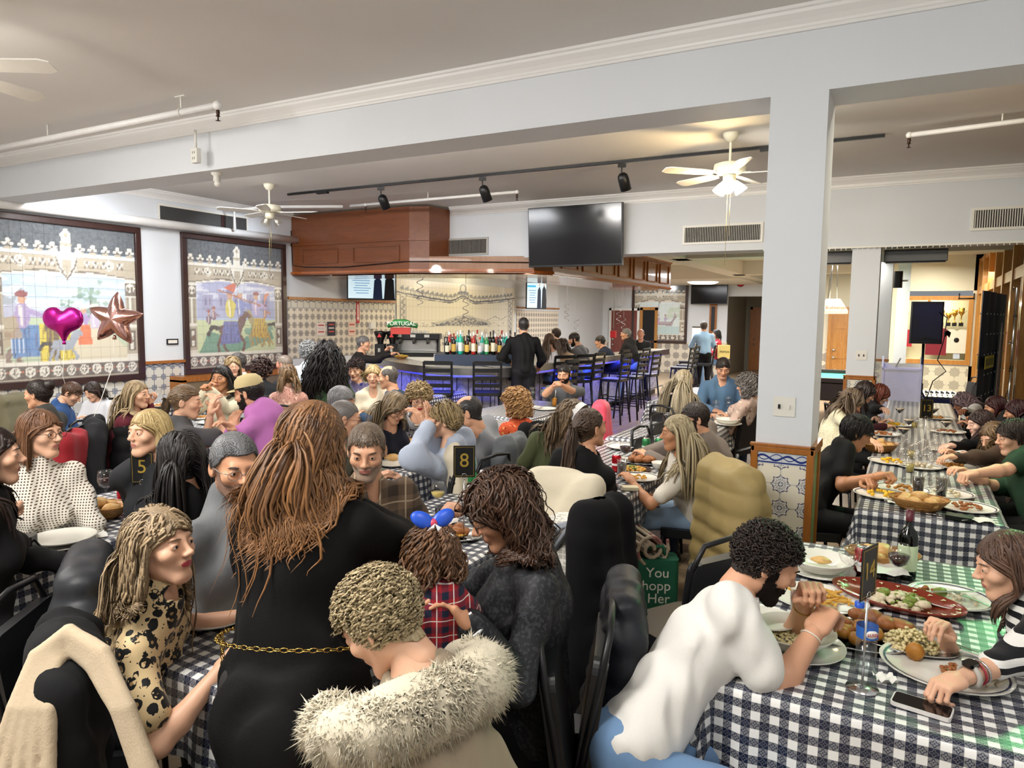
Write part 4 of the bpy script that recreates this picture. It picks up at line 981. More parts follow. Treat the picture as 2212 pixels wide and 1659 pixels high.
# --- hands: wrist at origin, fingers +y, palm faces -z; right hand: thumb at -x
def hand_sdf(pose):
    h = SDF(); h.box((0, .045, 0), (.039, .045, .0135), .013, .012); h.cap((0, -.02, 0), (0, .03, 0), .026, .026, .02)
    bend = {'flat': (.12, .15, .1), 'relax': (.45, .6, .4), 'grip': (1.25, 1.35, .7), 'pinch': (.95, .9, .4), 'fist': (1.5, 1.6, .9)}[pose]
    L = ((.044, .027, .021), (.048, .03, .022), (.045, .028, .021), (.036, .021, .018))
    for i in range(4):
        x = -.03+.0195*i; p = np.array([x, .088-.004*abs(i-1.2), 0]); a = 0; sp = (i-1.4)*(-.06)
        for j in range(3):
            a += bend[j]*(1.0 if pose != 'pinch' or i < 2 else 1.25)
            q = p+np.array([-sp*.4*L[i][j]*6*.1, cos(a), -sin(a)])*L[i][j]; r = (.0088-.0007*j-(.001 if i == 3 else 0)); h.cap(p, q, r, r-.0007, .006); p = q
    th = {'flat': ((-.036, .02, -.004), (-.062, .05, -.01), (-.07, .078, -.012)), 'relax': ((-.034, .02, -.008), (-.056, .05, -.026), (-.052, .08, -.036)),
          'grip': ((-.034, .022, -.01), (-.05, .05, -.036), (-.025, .074, -.05)), 'pinch': ((-.034, .022, -.01), (-.052, .054, -.034), (-.036, .084, -.046)), 'fist': ((-.034, .022, -.01), (-.046, .052, -.032), (-.018, .07, -.044))}[pose]
    h.cap((-.022, .008, -.004), th[0], .016, .0145, .015); h.cap(th[0], th[1], .0135, .0105, .008); h.cap(th[1], th[2], .0102, .0085, .006)
    return h
HANDS = {}
def hand_mesh(pose, res):
    if (pose, res) not in HANDS: HANDS[(pose, res)] = hand_sdf(pose).mesh(res)
    return HANDS[(pose, res)]

def skinmat(col):
    key = 'skin_'+col
    if key in MC: return MC[key]
    t = Mt(key, .5); c = srgb(col); n = t.noise(35, 4); n2 = t.noise(6, 2)
    t.base(t.mix(n*.5+n2*.5, [c[0]*.93, c[1]*.88, c[2]*.86], [min(1, c[0]*1.06), c[1]*1.03, c[2]*1.02])).bump(t.noise(260, 2), .12, .0015)
    t.b.inputs['Subsurface Weight'].default_value = .08; t.b.inputs['Subsurface Radius'].default_value = (.02, .008, .004); t.b.inputs['Subsurface Scale'].default_value = .3
    MC[key] = t.m; return t.m
def hairmat(c1, c2):
    key = 'hair_%s_%s' % (c1, c2)
    if key in MC: return MC[key]
    t = Mt(key, .42, spec=.45); u, v, _ = t.xyz('UV'); st = t.attr('Col')
    n = t.nt.nodes.new('ShaderNodeTexNoise'); n.inputs['Scale'].default_value = 1; n.inputs['Detail'].default_value = 3
    cx = t.nt.nodes.new('ShaderNodeCombineXYZ'); t.nt.links.new((u*22).k, cx.inputs[0]); t.nt.links.new((v*1.6).k, cx.inputs[1]); t.nt.links.new(cx.outputs[0], n.inputs['Vector'])
    nn = S(t.nt, n.outputs[0]); f = (((nn-.5)*2.2)+.5).clamp()
    a, b = srgb(c1), srgb(c2)
    se = t.nt.nodes.new('ShaderNodeSeparateColor'); t.nt.links.new(st.k, se.inputs[0]); k = S(t.nt, se.outputs[0])
    t.base(t.mix((f*.45+k*.7-.1).clamp(), [x*.55 for x in a], b)).bump(nn, .3, .002); t.b.inputs['Anisotropic'].default_value = .4
    MC[key] = t.m; return t.m

HS_C = np.array([0, -.014, .032]); HS_R = np.array([.0745, .0945, .0865])
def hair_mesh(hp, hR, spec, body, near, seed):
    """hp: head centre, hR: 3x3 (columns right, forward, up). returns verts, quads, uv, colour"""
    r = np.random.RandomState(seed); L = spec.get('len', .04); vol = spec.get('vol', .012); wave = spec.get('wave', 0); curl = spec.get('curl', 0)
    n = int(spec.get('n', 260)*(5.0 if near > 1 else 1.9 if near else .5)); wd = spec.get('w', .011)*(.40 if near > 1 else .70 if near else 1.5)
    # roots over the scalp
    P = []; hl = spec.get('line', .052); part = spec.get('part', 0)
    while len(P) < n:
        d = nrm(r.randn(3)); p = HS_C+HS_R*d
        lim = hl if p[1] > .045 else (.012 if p[1] > .012 else (-.02 if p[1] > -.03 else spec.get('nape', -.062)))
        lim = np.interp(p[1], [-.08, -.03, .0, .03, .05, .09], [spec.get('nape', -.062), -.03, .012, .03, hl, hl+.004])
        if p[2] < lim: continue
        if spec.get('bald') and p[2] > .04 and (abs(p[0]) < .055) and p[1] > -.06: continue
        P.append((p, d))
    R = np.array([p for p, d in P]); Dn = np.array([d for p, d in P]); N = n
    seg = (24 if curl else 14) if L > .15 else ((14 if curl else 8) if L > .07 else 5)
    if near < 2: seg = max(4, seg*(7 if near else 5)//10)
    ds = (L*(1+.25*r.randn(N)*.5)/seg).clip(.004)
    sty = spec.get('style', 'down')
    side = np.sign(R[:, 0]-part+1e-6)
    T = np.zeros((N, 3))
    if sty == 'down': T = np.stack([side*spec.get('sd', .6), np.where(R[:, 1] > .02, .15, -.5), np.full(N, -.1)], 1)
    elif sty == 'back': T = np.stack([R[:, 0]*2, np.full(N, -1.), np.full(N, .1)], 1)
    elif sty == 'up': T = Dn+np.array([0, .25, .5])
    elif sty == 'short': T = np.stack([side*.35, np.where(R[:, 2] > .09, .15, -.3), np.where(R[:, 2] > .09, .1, -1)], 1)
    elif sty == 'tail': T = nrm3(np.array(spec['tail'])-R)
    elif sty == 'curly': T = Dn*.5+r.randn(N, 3)*.8
    T = T+r.randn(N, 3)*(.25 if curl else .05)
    tang = T-(T*Dn).sum(1)[:, None]*Dn*(.9 if sty not in ('up', 'curly') else .2); tang = nrm3(tang)
    pts = [R+Dn*.0]; cur = R+Dn*(vol*.3+.002); dirn = tang
    lift = vol*(.5+.7*r.rand(N))
    grav_l = hR.T@np.array([0, 0, -1.]); 
    Rr = HS_R; tail = np.array(spec.get('tail', (0, -.12, .02)))
    done = np.zeros(N, bool)
    for s_ in range(seg):
        tt_ = (s_+1)/seg
        g = grav_l*(.55 if L > .12 else .25 if sty != 'up' else 0)
        if sty == 'tail': 
            to = tail-cur; dist = np.linalg.norm(to, axis=1); arr = (dist < .028) | done; done = arr; dirn = np.where(~arr[:, None], to/np.maximum(dist, 1e-6)[:, None], grav_l*1.0+np.array([0, -.12, 0])+r.randn(N, 3)*.09)
        elif sty == 'curly' and L < .15: dirn = dirn*.9+g*.4+r.randn(N, 3)*.35
        else: dirn = dirn*.8+g+r.randn(N, 3)*(.05 if curl else .02)
        dirn = nrm3(dirn); prev = cur.copy(); cur = cur+dirn*ds[:, None]
        q = (cur-HS_C)/(Rr+lift[:, None]); k = np.linalg.norm(q, axis=1); m_ = k < 1; cur[m_] = HS_C+(cur-HS_C)[m_]/k[m_][:, None]
        if L < .12: k = np.linalg.norm((cur-HS_C)/(Rr+vol*2.2), axis=1); m_ = k > 1; cur[m_] = HS_C+(cur-HS_C)[m_]/k[m_][:, None]
        fz = (cur[:, 1] > .012) & (cur[:, 2] < .045) & (cur[:, 2] > -.21)      # keep the face clear
        cur[fz, 1] = np.maximum(cur[fz, 1]-ds[fz]*1.2, .012); cur[fz, 0] = np.sign(cur[fz, 0]+1e-6)*np.maximum(np.abs(cur[fz, 0]), .072)
        # below the skull: neck clearance
        nk = (cur[:, 2] < -.03); rad = np.hypot(cur[:, 0], cur[:, 1]+.02); m_ = nk & (rad < .062); f_ = .062/np.maximum(rad, 1e-4); cur[m_, 0] *= f_[m_]; cur[m_, 1] = -.02+(cur[m_, 1]+.02)*f_[m_]
        if body is not None and L > .12:
            W = hp+cur@hR.T; d = body(W); m_ = d < .02
            if m_.any():
                e = .006; gr = nrm3(np.stack([body(W[m_]+np.eye(3)[a]*e)-body(W[m_]-np.eye(3)[a]*e) for a in range(3)], 1)); gl = gr@hR
                pv = prev[m_]; dm = dirn[m_]; dm = dm-gl*np.minimum((dm*gl).sum(1), 0)[:, None]
                fr = (pv[:, 1:2] > .015); wv = np.array([-1, 0, 0.]) if False else None
                out_ = np.concatenate([np.sign(pv[:, :1])*.12, np.where(fr, 1.0, -1.0), np.zeros_like(pv[:, :1])], 1)
                flat = np.clip(gl@(-grav_l), 0, 1)[:, None]; dm = nrm3(dm+out_*flat*.9+(grav_l-gl*(gl@grav_l)[:, None])*.9)
                c2 = pv+dm*ds[m_][:, None]; W2 = hp+c2@hR.T; d2 = body(W2); W2 += gr*np.clip(.02-d2, 0, .02)[:, None]; cur[m_] = (W2-hp)@hR; dirn[m_] = dm
        pts.append(cur.copy())
    A = np.stack(pts, 1)       # N, seg+1, 3 local
    t_ = np.linspace(0, 1, seg+1)[None, :, None]; ph = r.rand(N, 1, 1)*6.28
    if wave:
        gp = (R@np.array([23., 17, 11]))[:, None, None]*1.0
        A = A+np.concatenate([np.sin(t_*spec.get('wf', 9)+gp*.5+ph*.16), np.cos(t_*spec.get('wf', 9)*.8+gp*.4+ph*.16), 0*t_+0*ph], 2)*wave*np.clip(t_*2.2, 0, 1)
    if curl:
        cf = spec.get('cf', 30); A = A+np.concatenate([np.sin(t_*cf+ph), np.cos(t_*cf+ph), np.sin(t_*cf*.5+ph)*.4], 2)*curl*np.clip(t_*3, .3, 1)
    W = hp+A@hR.T
    Tn = np.gradient(W, axis=1); Tn /= np.maximum(np.linalg.norm(Tn, axis=2, keepdims=True), 1e-9)
    cen = hp-np.array([0, 0, .04]); Nn = W-cen; Nn[..., 2] *= .3; Nn -= (Nn*Tn).sum(2, keepdims=True)*Tn; Nn /= np.maximum(np.linalg.norm(Nn, axis=2, keepdims=True), 1e-9)
    B = np.cross(Tn, Nn)
    prof = np.interp(np.linspace(0, 1, seg+1), [0, .15, .7, 1], [.8, 1, .85, .12 if L > .05 else .3])[None, :, None]*wd*(.7+.6*r.rand(N, 1, 1))
    th = prof*(.35 if not curl else .6)
    K = 3; ang = [0, .5*pi, pi]
    ring = np.stack([W+B*prof*cos(a)+Nn*th*sin(a) for a in ang], 2)     # N, seg+1, K, 3
    V = ring.reshape(-1, 3); base = (np.arange(N)*(seg+1)*K)[:, None, None]; si = (np.arange(seg)*K)[None, :, None]; ki = np.arange(K)[None, None, :]; kn = (ki+1) % K
    F = np.stack([base+si+ki, base+si+kn, base+si+K+kn, base+si+K+ki], -1).reshape(-1, 4)
    uu = np.array([0, .5, 1]); U = np.broadcast_to(uu[None, None, :]+r.rand(N, 1, 1)*20, (N, seg+1, K)).reshape(-1); Vv = np.broadcast_to(np.linspace(0, L, seg+1)[None, :, None]*4+r.rand(N, 1, 1), (N, seg+1, K)).reshape(-1)
    uv = np.stack([U[F], Vv[F]], -1).reshape(-1, 2)
    tone = np.clip(r.rand(N)*.7+.1+spec.get('tip', 0)*0, 0, 1); c = np.repeat(tone[:, None], (seg+1), 1)+spec.get('tip', 0)*np.linspace(-.3, .7, seg+1)[None, :]
    c = np.repeat(np.clip(c, 0, 1).reshape(-1), K)
    return V, F, uv, np.stack([c, c, c], 1)
def nrm3(a): return a/np.maximum(np.linalg.norm(a, axis=-1, keepdims=True), 1e-9)

def frame_from(fwd, up=(0, 0, 1), roll=0):
    f = nrm(fwd); r_ = nrm(np.cross(f, up)); u = np.cross(r_, f)
    if roll: r_, u = r_*cos(roll)+u*sin(roll), u*cos(roll)-r_*sin(roll)
    return np.stack([r_, f, u], 1)
def rotz(a): return np.array([[cos(a), -sin(a), 0], [sin(a), cos(a), 0], [0, 0, 1]])
def dirv(deg, pitch=0): a, p = radians(deg), radians(pitch); return np.array([cos(a)*cos(p), sin(a)*cos(p), sin(p)])

def cloth(name, col, rough=.8, pat=None, **k):
    """fabric; pat: None, 'leopard', 'plaid', 'check', 'stripe', 'floral', 'fur' """
    key = ('cloth', name, col, pat)
    if key in MC: return MC[key]
    t = Mt(name, rough, spec=.25); c = srgb(col); X, Y, Z = t.xyz('Object'); c2 = srgb(k.get('c2', '101010')); c3 = srgb(k.get('c3', 'ffffff'))
    n = t.noise(5, 3)
    if pat == 'leopard':
        v = t.voro(27, rnd_=.85); w_ = t.noise(42, 2); d = v+(w_-.5)*.4; ringm = d.gt(.2)*d.lt(.5); v2 = t.voro(70)
        b = t.mix(ringm*(w_.gt(.40)), t.mix(d.lt(.2), c, srgb('9a7a52')), c2); out = t.mix(v2.lt(.16)*d.gt(.5), b, c2)
    elif pat == 'plaid':
        q = k.get('s', .09); a = (X*.8+Y*.6)
        def band(e, o, w): return (((e/q+o).fr()-.5).ab()).lt(w)
        m1 = (band(a, 0, .2)+band(Z, 0, .2))*.5; l = band(a, .5, .03).mx(band(Z, .45, .03)); out = t.mix(l, t.mix(m1, c, c2), c3)
    elif pat == 'check':
        q = k.get('s', .016); a = (X*.8+Y*.6); out = t.mix(((a/q).fr().lt(.5))*((Z/q).fr().lt(.5)), c, c2)
    elif pat == 'stripe':
        q = k.get('s', .028); zz = Z+(t.noise(3, 1)-.5)*.03+X*k.get('tx', 0); out = t.mix((zz/q).fr().lt(.5), c, c2)
    elif pat == 'floral':
        v = t.voro(k.get('s', 22)); w_ = t.noise(30, 3); out = t.mix(v.lt(.28), c, c2); out = t.mix(w_.gt(.6), out, c3)
    elif pat == 'tex':
        w_ = t.noise(90, 3); out = t.mix(w_.gt(.55), c, c2)
    else: out = t.mix(n*.6+t.noise(300, 1)*.4, [x*.86 for x in c], [min(1, x*1.08) for x in c])
    t.base(out); t.bump(t.noise(k.get('bs', 420), 2), k.get('bump', .15), .002)
    if not k.get('nosheen') and sum(c) > .1: t.b.inputs['Sheen Weight'].default_value = .08
    MC[key] = t.m; return t.m

def V3(v): return Vector([float(a) for a in v])
EYEW = mat('eye_white', 'd8d2cc', .25, var=.02); LIP = {}
def person(label, head, Z=None, d=None, f=0, look=None, pitch=0, roll=0, sex='f', sit=True, skin='d9a98a', top=None, sleeve='long', bottom=None, hair=None, hc=('3a2a20', '6b4a35'), near=1,
           lean=None, hip=None, hands=(None, None), hp=('relax', 'relax'), fat=1.0, size=1.0, glasses=None, beard=None, hem=None, group=None, neck=None, elb=(None, None), lips='b4756a', seat=.47,
           extras=None, tuck=False, shadow=None, legdir=None, cat='person', hand_dir=(None, None), brow=None, legs=True, shoes='1a1a1c', bust=None, hd=None, turn=0):
    """head: pixel of the head centre or a world point; Z or d fixes its depth; f: direction the chest faces (deg); look: direction of the face"""
    H0 = np.array(at(*head, Z=Z, d=d)) if len(head) == 2 else np.array(head, float)
    look = f if look is None else look
    s = size*(1.0 if sex == 'm' else .95); m = sex == 'm'
    hR = frame_from(dirv(look, pitch), roll=radians(roll))
    seed = sum(ord(c) for c in label) % 9973
    r_ = random.Random(seed)
    up = np.array([0, 0, 1.]); fw = dirv(f); rt = np.cross(fw, up)
    # neck base from the head
    nb = H0-hR[:, 2]*.125*s-hR[:, 1]*.035*s-up*.045*s-fw*.01
    Ltor = .50*s
    if hip is not None: hipc = np.array([hip[0], hip[1], hip[2] if len(hip) > 2 else seat+.09*s])
    else:
        zt = (seat+.09*s) if sit else (nb[2]-Ltor*.985)
        dz = nb[2]-zt; ln = max(0, (Ltor**2-dz**2))**.5 if dz < Ltor else 0
        if lean is not None: ln = lean
        hipc = nb-up*dz-fw*ln; hipc[2] = zt
    if not sit or hip is not None:
        v_ = hipc-nb; L_v = np.linalg.norm(v_)
        if L_v > Ltor*1.12 and sit:
            hz_ = hipc[2]; hor = np.array([v_[0], v_[1], 0.]); hl_ = np.linalg.norm(hor); dz_ = v_[2]; mxh = max((Ltor*1.12)**2-dz_*dz_, .0004)**.5
            if hl_ > mxh: hipc = nb+hor/hl_*mxh; hipc[2] = hz_
    ax = nrm(nb-hipc); Lt = np.linalg.norm(nb-hipc); k_ = Lt/Ltor
    tf = nrm(fw-ax*(fw@ax)); tr = np.cross(tf, ax)
    if turn:   # shoulders turned against the hips
        a = radians(turn); tr, tf = tr*cos(a)+tf*sin(a), tf*cos(a)-tr*sin(a)
    M = np.stack([tr, tf, ax], 1)
    sw = (.178 if m else .15)*s*(1+.3*(fat-1)); hw = (.15 if m else .155)*s*fat
    sh = [nb-ax*(.075 if m else .07)*s+tr*x*sw for x in (-1, 1)]
    # arms
    ua, fa = .285*s, .25*s; hand = []; elbow = []; wr = []
    for i, x in enumerate((-1, 1)):
        t_ = hands[i]
        if t_ is None: t_ = sh[i]+fw*(.30*s)+rt*x*-.02*s+up*((.80-sh[i][2]) if sit and abs(.8-sh[i][2]) < .5 else -.1)
        elif t_ == 'down': t_ = sh[i]+rt*x*.06-up*.5*s+fw*.05
        elif t_ == 'lap': t_ = hipc+fw*.28*s+rt*x*.04+up*.12
        else: t_ = np.array(at(*t_[:2], Z=t_[2] if t_[2] < 2 else None, d=None if t_[2] < 2 else t_[2]-10)) if len(t_) == 3 and abs(t_[0]) > 9 else np.array(t_, float)
        v = t_-sh[i]; D = np.linalg.norm(v); mx_ = (ua+fa)*.985
        if D > mx_: t_ = sh[i]+v/D*mx_; v = t_-sh[i]; D = mx_
        D = max(D, .12); a = (ua*ua-fa*fa+D*D)/(2*D); h_ = max(ua*ua-a*a, 0)**.5
        pole = elb[i] if elb[i] is not None else (rt*x*.55-up*1.0-fw*.25)
        pole = np.array(pole, float); pole = nrm(pole-v/D*(pole@(v/D))); e = sh[i]+v/D*a+pole*h_
        elbow.append(e); wr.append(t_)
    # legs
    if legdir is None: legdir = f
    ld = dirv(legdir); lr = np.cross(ld, up); hips = [hipc+lr*x*.085*s-up*.03 for x in (-1, 1)]; knees = []; ank = []
    for i, x in enumerate((-1, 1)):
        if sit: kn = hips[i]+ld*.42*s+lr*x*.05; kn[2] = max(seat+.02, .3); an = kn+ld*r_.uniform(-.05, .08)-up*(kn[2]-.09)
        else: kn = hips[i]-up*(hips[i][2]-.48)*1.0+lr*x*.02+ld*.02; an = hips[i].copy(); an[2] = .09; an += ld*r_.uniform(-.05, .05)+lr*x*.03
        knees.append(kn); ank.append(an)
    org = np.array([hipc[0], hipc[1], 0.0]) if not sit else hipc-up*.1*s
    def torso(o, g, k=.05):
        o.ell(hipc+ax*.01, (hw*.98+g, .105*s*fat+g, .12*s+g), k, M)
        o.ell(hipc+ax*.16*s*k_, ((.128 if m else .118)*s*fat+g, .098*s*fat+g, .15*s+g), k, M)
        o.ell(hipc+ax*.33*s*k_+tf*.004, ((.158 if m else .138)*s*(1+.5*(fat-1))+g, .108*s*fat+g, .16*s+g), k, M)
        for x in (0, 1): o.cap(nb-ax*.035*s, sh[x]*.95+nb*.05, .05*s+g, .047*s+g, k)
        o.cap(nb-ax*.05, nb+ax*.02, .058*s+g, .047*s+g, .06)
        if not m and bust != 0:
            b_ = bust or 1
            for x in (-1, 1): o.ell(hipc+ax*.31*s*k_+tf*.085*s*fat+tr*x*.065*s, (.058*s*b_+g, .05*s*b_+g, .055*s*b_+g), .04, M)
    res = {0: .026, 1: .018, 2: .0115}[near]
    sk = skinmat(skin); lipm = skinmat(lips)
    hr, fr_ = {0: (.0085, .0085), 1: (.0052, .0055), 2: (.0034, .0036)}[near]
    # ---- body
    o = SDF(); torso(o, 0); af = .9 if not m else 1.05; af *= (.6+.4*fat)
    for i in (0, 1):
        o.cap(sh[i], elbow[i], .049*s*af, .037*s*af, .03); o.cap(elbow[i], elbow[i]+(wr[i]-elbow[i])*.3, .037*s*af, .040*s*af, .02); o.cap(elbow[i]+(wr[i]-elbow[i])*.3, wr[i], .040*s*af, .026*s*af, .02)
    nr = (.056 if m else .046)*s
    o.cap(nb-ax*.02, H0-hR[:, 2]*.08*s-hR[:, 1]*.03*s, nr*1.05, nr, .03)
    V, F = o.mesh(res if near < 2 else .0095); vs = [V]; fs = [F]; fmi = [np.zeros(len(F), int)]; nv = len(V)
    hv, hf, hm = head_mesh(sex, hr); hs = s*1.0*(1.0 if cat != 'child' else 1.0); hs = size*(1.0 if m else .96) if hd is None else hd
    vs.append(H0+(hv*hs)@hR.T); fs.append(hf+nv); fmi.append(hm); nv += len(hv)
    for i, x in enumerate((-1, 1)):
        hv, hf = hand_mesh(hp[i], fr_); hv = hv.copy()*s*(1.02 if m else .93)
        if x < 0: hv[:, 0] *= -1; hf = hf[:, ::-1]
        fd = nrm(wr[i]-elbow[i]) if hand_dir[i] is None else nrm(np.array(hand_dir[i], float)[:3])
        pn = up if hand_dir[i] is None or len(hand_dir[i]) < 6 else np.array(hand_dir[i][3:6], float)
        R_ = frame_from(fd, pn if abs(fd@pn) < .95 else -fw); hand.append((wr[i], R_))
        vs.append(wr[i]+hv@R_.T); fs.append(hf+nv); fmi.append(np.zeros(len(hf), int)); nv += len(hv)
    root = meshobj('person', np.concatenate(vs)-org, np.concatenate(fs), [sk, lipm], None, np.concatenate(fmi), True)
    root.location = V3(org); tag(root, label, 'person', group)
    def loc(p): return V3(np.asarray(p)-org)
    # ---- clothing
    sd = seed*7
    if top is not None:
        o = SDF(); g = .013 if near else .016; torso(o, g)
        hz = hipc-ax*(.06 if hem is None else hem)
        if sleeve == 'long':
            for i in (0, 1): o.cap(sh[i], elbow[i], .058*s*af, .052*s*af, .03); o.cap(elbow[i], elbow[i]*.65+wr[i]*.35, .052*s*af, .051*s*af, .02); o.cap(elbow[i]*.65+wr[i]*.35, wr[i]-nrm(wr[i]-elbow[i])*.005, .051*s*af, .038*s*af, .02)
        elif sleeve == 'puffy':
            for i in (0, 1): o.cap(sh[i], elbow[i], .085*s*af, .078*s*af, .03); o.cap(elbow[i], wr[i]-nrm(wr[i]-elbow[i])*.01, .078*s*af, .05*s*af, .02)
        elif sleeve == 'short':
            for i in (0, 1): q = sh[i]+(elbow[i]-sh[i])*.66; o.cap(sh[i], q, .058*s*af, .062*s*af, .03)
        elif sleeve == 'half':
            for i in (0, 1): q = elbow[i]+(wr[i]-elbow[i])*.35; o.cap(sh[i], elbow[i], .058*s*af, .054*s*af, .03); o.cap(elbow[i], q, .054*s*af, .053*s*af, .02)
        if neck == 'v': o.ell(nb+tf*.07*s+ax*.0, (.045*s, .05*s, .11*s), .01, M, 's')
        elif neck == 'scoop': o.ell(nb+tf*.06*s+ax*.01, (.085*s, .06*s, .08*s), .01, M, 's')
        elif neck == 'turtle': o.cap(nb, nb+ax*.06*s, nr+.012, nr+.012, .02)
        elif neck == 'hood': o.cap(nb-tf*.06+ax*.03, nb-tf*.09-ax*.04, .075, .08, .04); o.cap(nb+ax*.03-tr*.06, nb+ax*.03+tr*.06, .05, .05, .03)
        elif neck == 'off': o.ell(nb, (.3, .2, .075), .01, M, 's')
        else: o.ell(nb+ax*.05*s+tf*.025, (nr+.012, nr+.014, .05*s), .012, M, 's')
        if extras: extras(o, dict(nb=nb, sh=sh, el=elbow, wr=wr, hip=hipc, ax=ax, tf=tf, tr=tr, M=M, s=s, H=H0, hR=hR, up=up))
        n0 = hz; V, F = o.mesh(res, folds((.021 if near else .010)*(1.5 if sleeve == 'puffy' else 1), 27, seed % 1000, .45), (lambda G: ((n0-G)@ax).astype(np.float32)) if not sit or tuck else None)
        so = meshobj('top', V-org, F, top, root, None, True)
    if bottom is not None and legs:
        o = SDF(); g = .016; o.ell(hipc-ax*.01, (hw+g*.6, .115*s*fat+g*.6, .115*s), .05, M)
        for i in (0, 1): o.cap(hips[i], knees[i], .088*s*fat, .066*s, .04); o.cap(knees[i], ank[i], .064*s, .055*s, .03)
        V, F = o.mesh(max(res, .018), folds(.007, 22, seed % 777)); meshobj('trousers', V-org, F, bottom, root, None, True)
        for i in (0, 1):
            b = MB(); a = ank[i]; R3 = Matrix(((ld[0], -ld[1], 0), (ld[1], ld[0], 0), (0, 0, 1)))
            P = [(-.07, -.035), (.0, -.038), (.1, -.046), (.16, -.036), (.18, 0), (.16, .036), (.1, .046), (0, .038), (-.07, .035), (-.085, 0)]
            b.prism(P, 0, .03, loc((a[0], a[1], 0)), R3); b.prism([(x*.95, y*.9) for x, y in P], .03, .065, loc((a[0], a[1], 0)), R3, True); b.ball(loc((a[0]-ld[0]*.02, a[1]-ld[1]*.02, .06)), .05, sc=(1, .9, 1)); b.build('shoe', mat('shoe_'+shoes, shoes, .5), root, bevel=.006)
    # ---- face details
    def hl(x, y, z): return loc(H0+hR@(np.array([x, y, z])*hs))
    HM = Matrix([[float(a) for a in row] for row in hR])
    if near:
        for x in (-1, 1):
            e = MB(); ir = MB(); bw = MB()
            e.ball(hl(x*.032, .0760, .0045), .0130*hs, 12, 9, M=HM)
            ir.ball(hl(x*.0315, .0760+.0100, .0040), .0062*hs, 10, 5, sc=(1, .65, 1), M=HM)
            bw.tube([hl(x*.017, .0935, .0235), hl(x*.03, .0925, .028), hl(x*.043, .083, .027), hl(x*.05, .074, .022)], [.0016*hs, (.0034 if m else .0024)*hs, (.003 if m else .002)*hs, .001*hs], 5)
            ir.build('iris', mat('iris_dark', '2a1a12', .15), e.build('eye', EYEW, root)); bw.build('eyebrow', mat('brow_'+(brow or hc[0]), brow or hc[0], .8), root)
    if glasses:
        gm = mat('glasses_'+glasses, glasses, .25, .4); b = MB()
        for x in (-1, 1):
            P_ = [hl(x*.033+.023*cos(a)*1.05, .102-.004*abs(cos(a)), .002+.0175*sin(a)) for a in np.linspace(0, 2*pi, 17)[:-1]]
            b.tube(P_, .0014*hs*(1 if glasses != '888888' else .8), 5, closed=True); b.tube([hl(x*.057, .097, .008), hl(x*.074, .07, .008), hl(x*.08, .0, .008), hl(x*.08, -.02, -.004)], .0015*hs, 4)
        b.tube([hl(-.010, .1015, .004), hl(0, .104, .006), hl(.010, .1015, .004)], .0014*hs, 4); g_ = b.build('glasses', gm, root)
    if beard:
        col, full = beard; hv, hf, hm = head_mesh(sex, hr); C_ = hv[hf].mean(1); x, y, z = C_.T
        reg = (z < -.035+.0*x) & (z > -.125) & (y > .0) & ~((np.abs(x) < .023) & (z > -.069) & (z < -.046) & (y > .07)) & ~((z > -.044) & (np.abs(x) > .03) & (y > .04)) & ~((z > -.04) & (np.abs(x) < .012))
        reg |= (np.abs(x) > .058) & (z < .0) & (z > -.06) & (y > .0) & (y < .03)
        fsel = hf[reg]; 
        if len(fsel):
            ids = np.unique(fsel); mp = -np.ones(len(hv), int); mp[ids] = np.arange(len(ids)); vv = hv[ids]; c0 = np.array([0, .0, -.03]); off = (.0045 if full else .0012)
            rr_ = np.random.RandomState(1).rand(len(vv)); vv = vv+nrm3(vv-c0)*(off*(.6+.8*rr_))[:, None]
            tb_ = cloth('beard_'+col, col, .9, bump=.8, bs=300); meshobj('beard', (H0+(vv*hs)@hR.T)-org, mp[fsel], tb_, root, None, True)
    if hair is not None:
        body = None
        if hair.get('len', 0) > .12:
            ob = SDF(); torso(ob, .018)
            for i in (0, 1): ob.cap(sh[i], elbow[i], .06, .05)
            body = ob.ev
        parts = []; hh = dict(hair)
        # close-lying scalp layer
        hv, hf, hm = head_mesh(sex, hr); C_ = hv[hf].mean(1); x, y, z = C_.T
        lim = np.interp(y, [-.08, -.03, .0, .03, .05, .09], [hh.get('nape', -.062)-.01, -.04, .004, .026, hh.get('line', .052), hh.get('line', .052)])
        reg = (z > lim) & (np.abs(x) < .081) & ~((np.abs(x) > .076) & (z < .03))
        if hh.get('bald'): reg &= ~((z > .045) & (np.abs(x) < .05) & (y > -.06))
        fsel = hf[reg]; ids = np.unique(fsel); mp = -np.ones(len(hv), int); mp[ids] = np.arange(len(ids)); vv = hv[ids]
        cnt = np.bincount(fsel.ravel(), minlength=len(hv))[ids]; edge = (cnt >= 4).astype(float)
        lay = hh.get('lay', .006); vv = vv+nrm3(vv-HS_C)*(lay*edge+.001)[:, None]
        cv = (H0+(vv*hs)@hR.T); F0 = mp[fsel]; uv0 = np.stack([(vv[F0][..., 0]*9), vv[F0][..., 1]*4], -1).reshape(-1, 2); c0 = np.full((len(cv), 3), .3)
        if hh.get('n', 1) > 0:
            V, F, uv, c = hair_mesh(H0, hR*hs, hh, body, near, seed % 5000); parts = (np.concatenate([cv, V]), np.concatenate([F0, F+len(cv)]), np.concatenate([uv0, uv]), np.concatenate([c0, c]))
        else: parts = (cv, F0, uv0, c0)
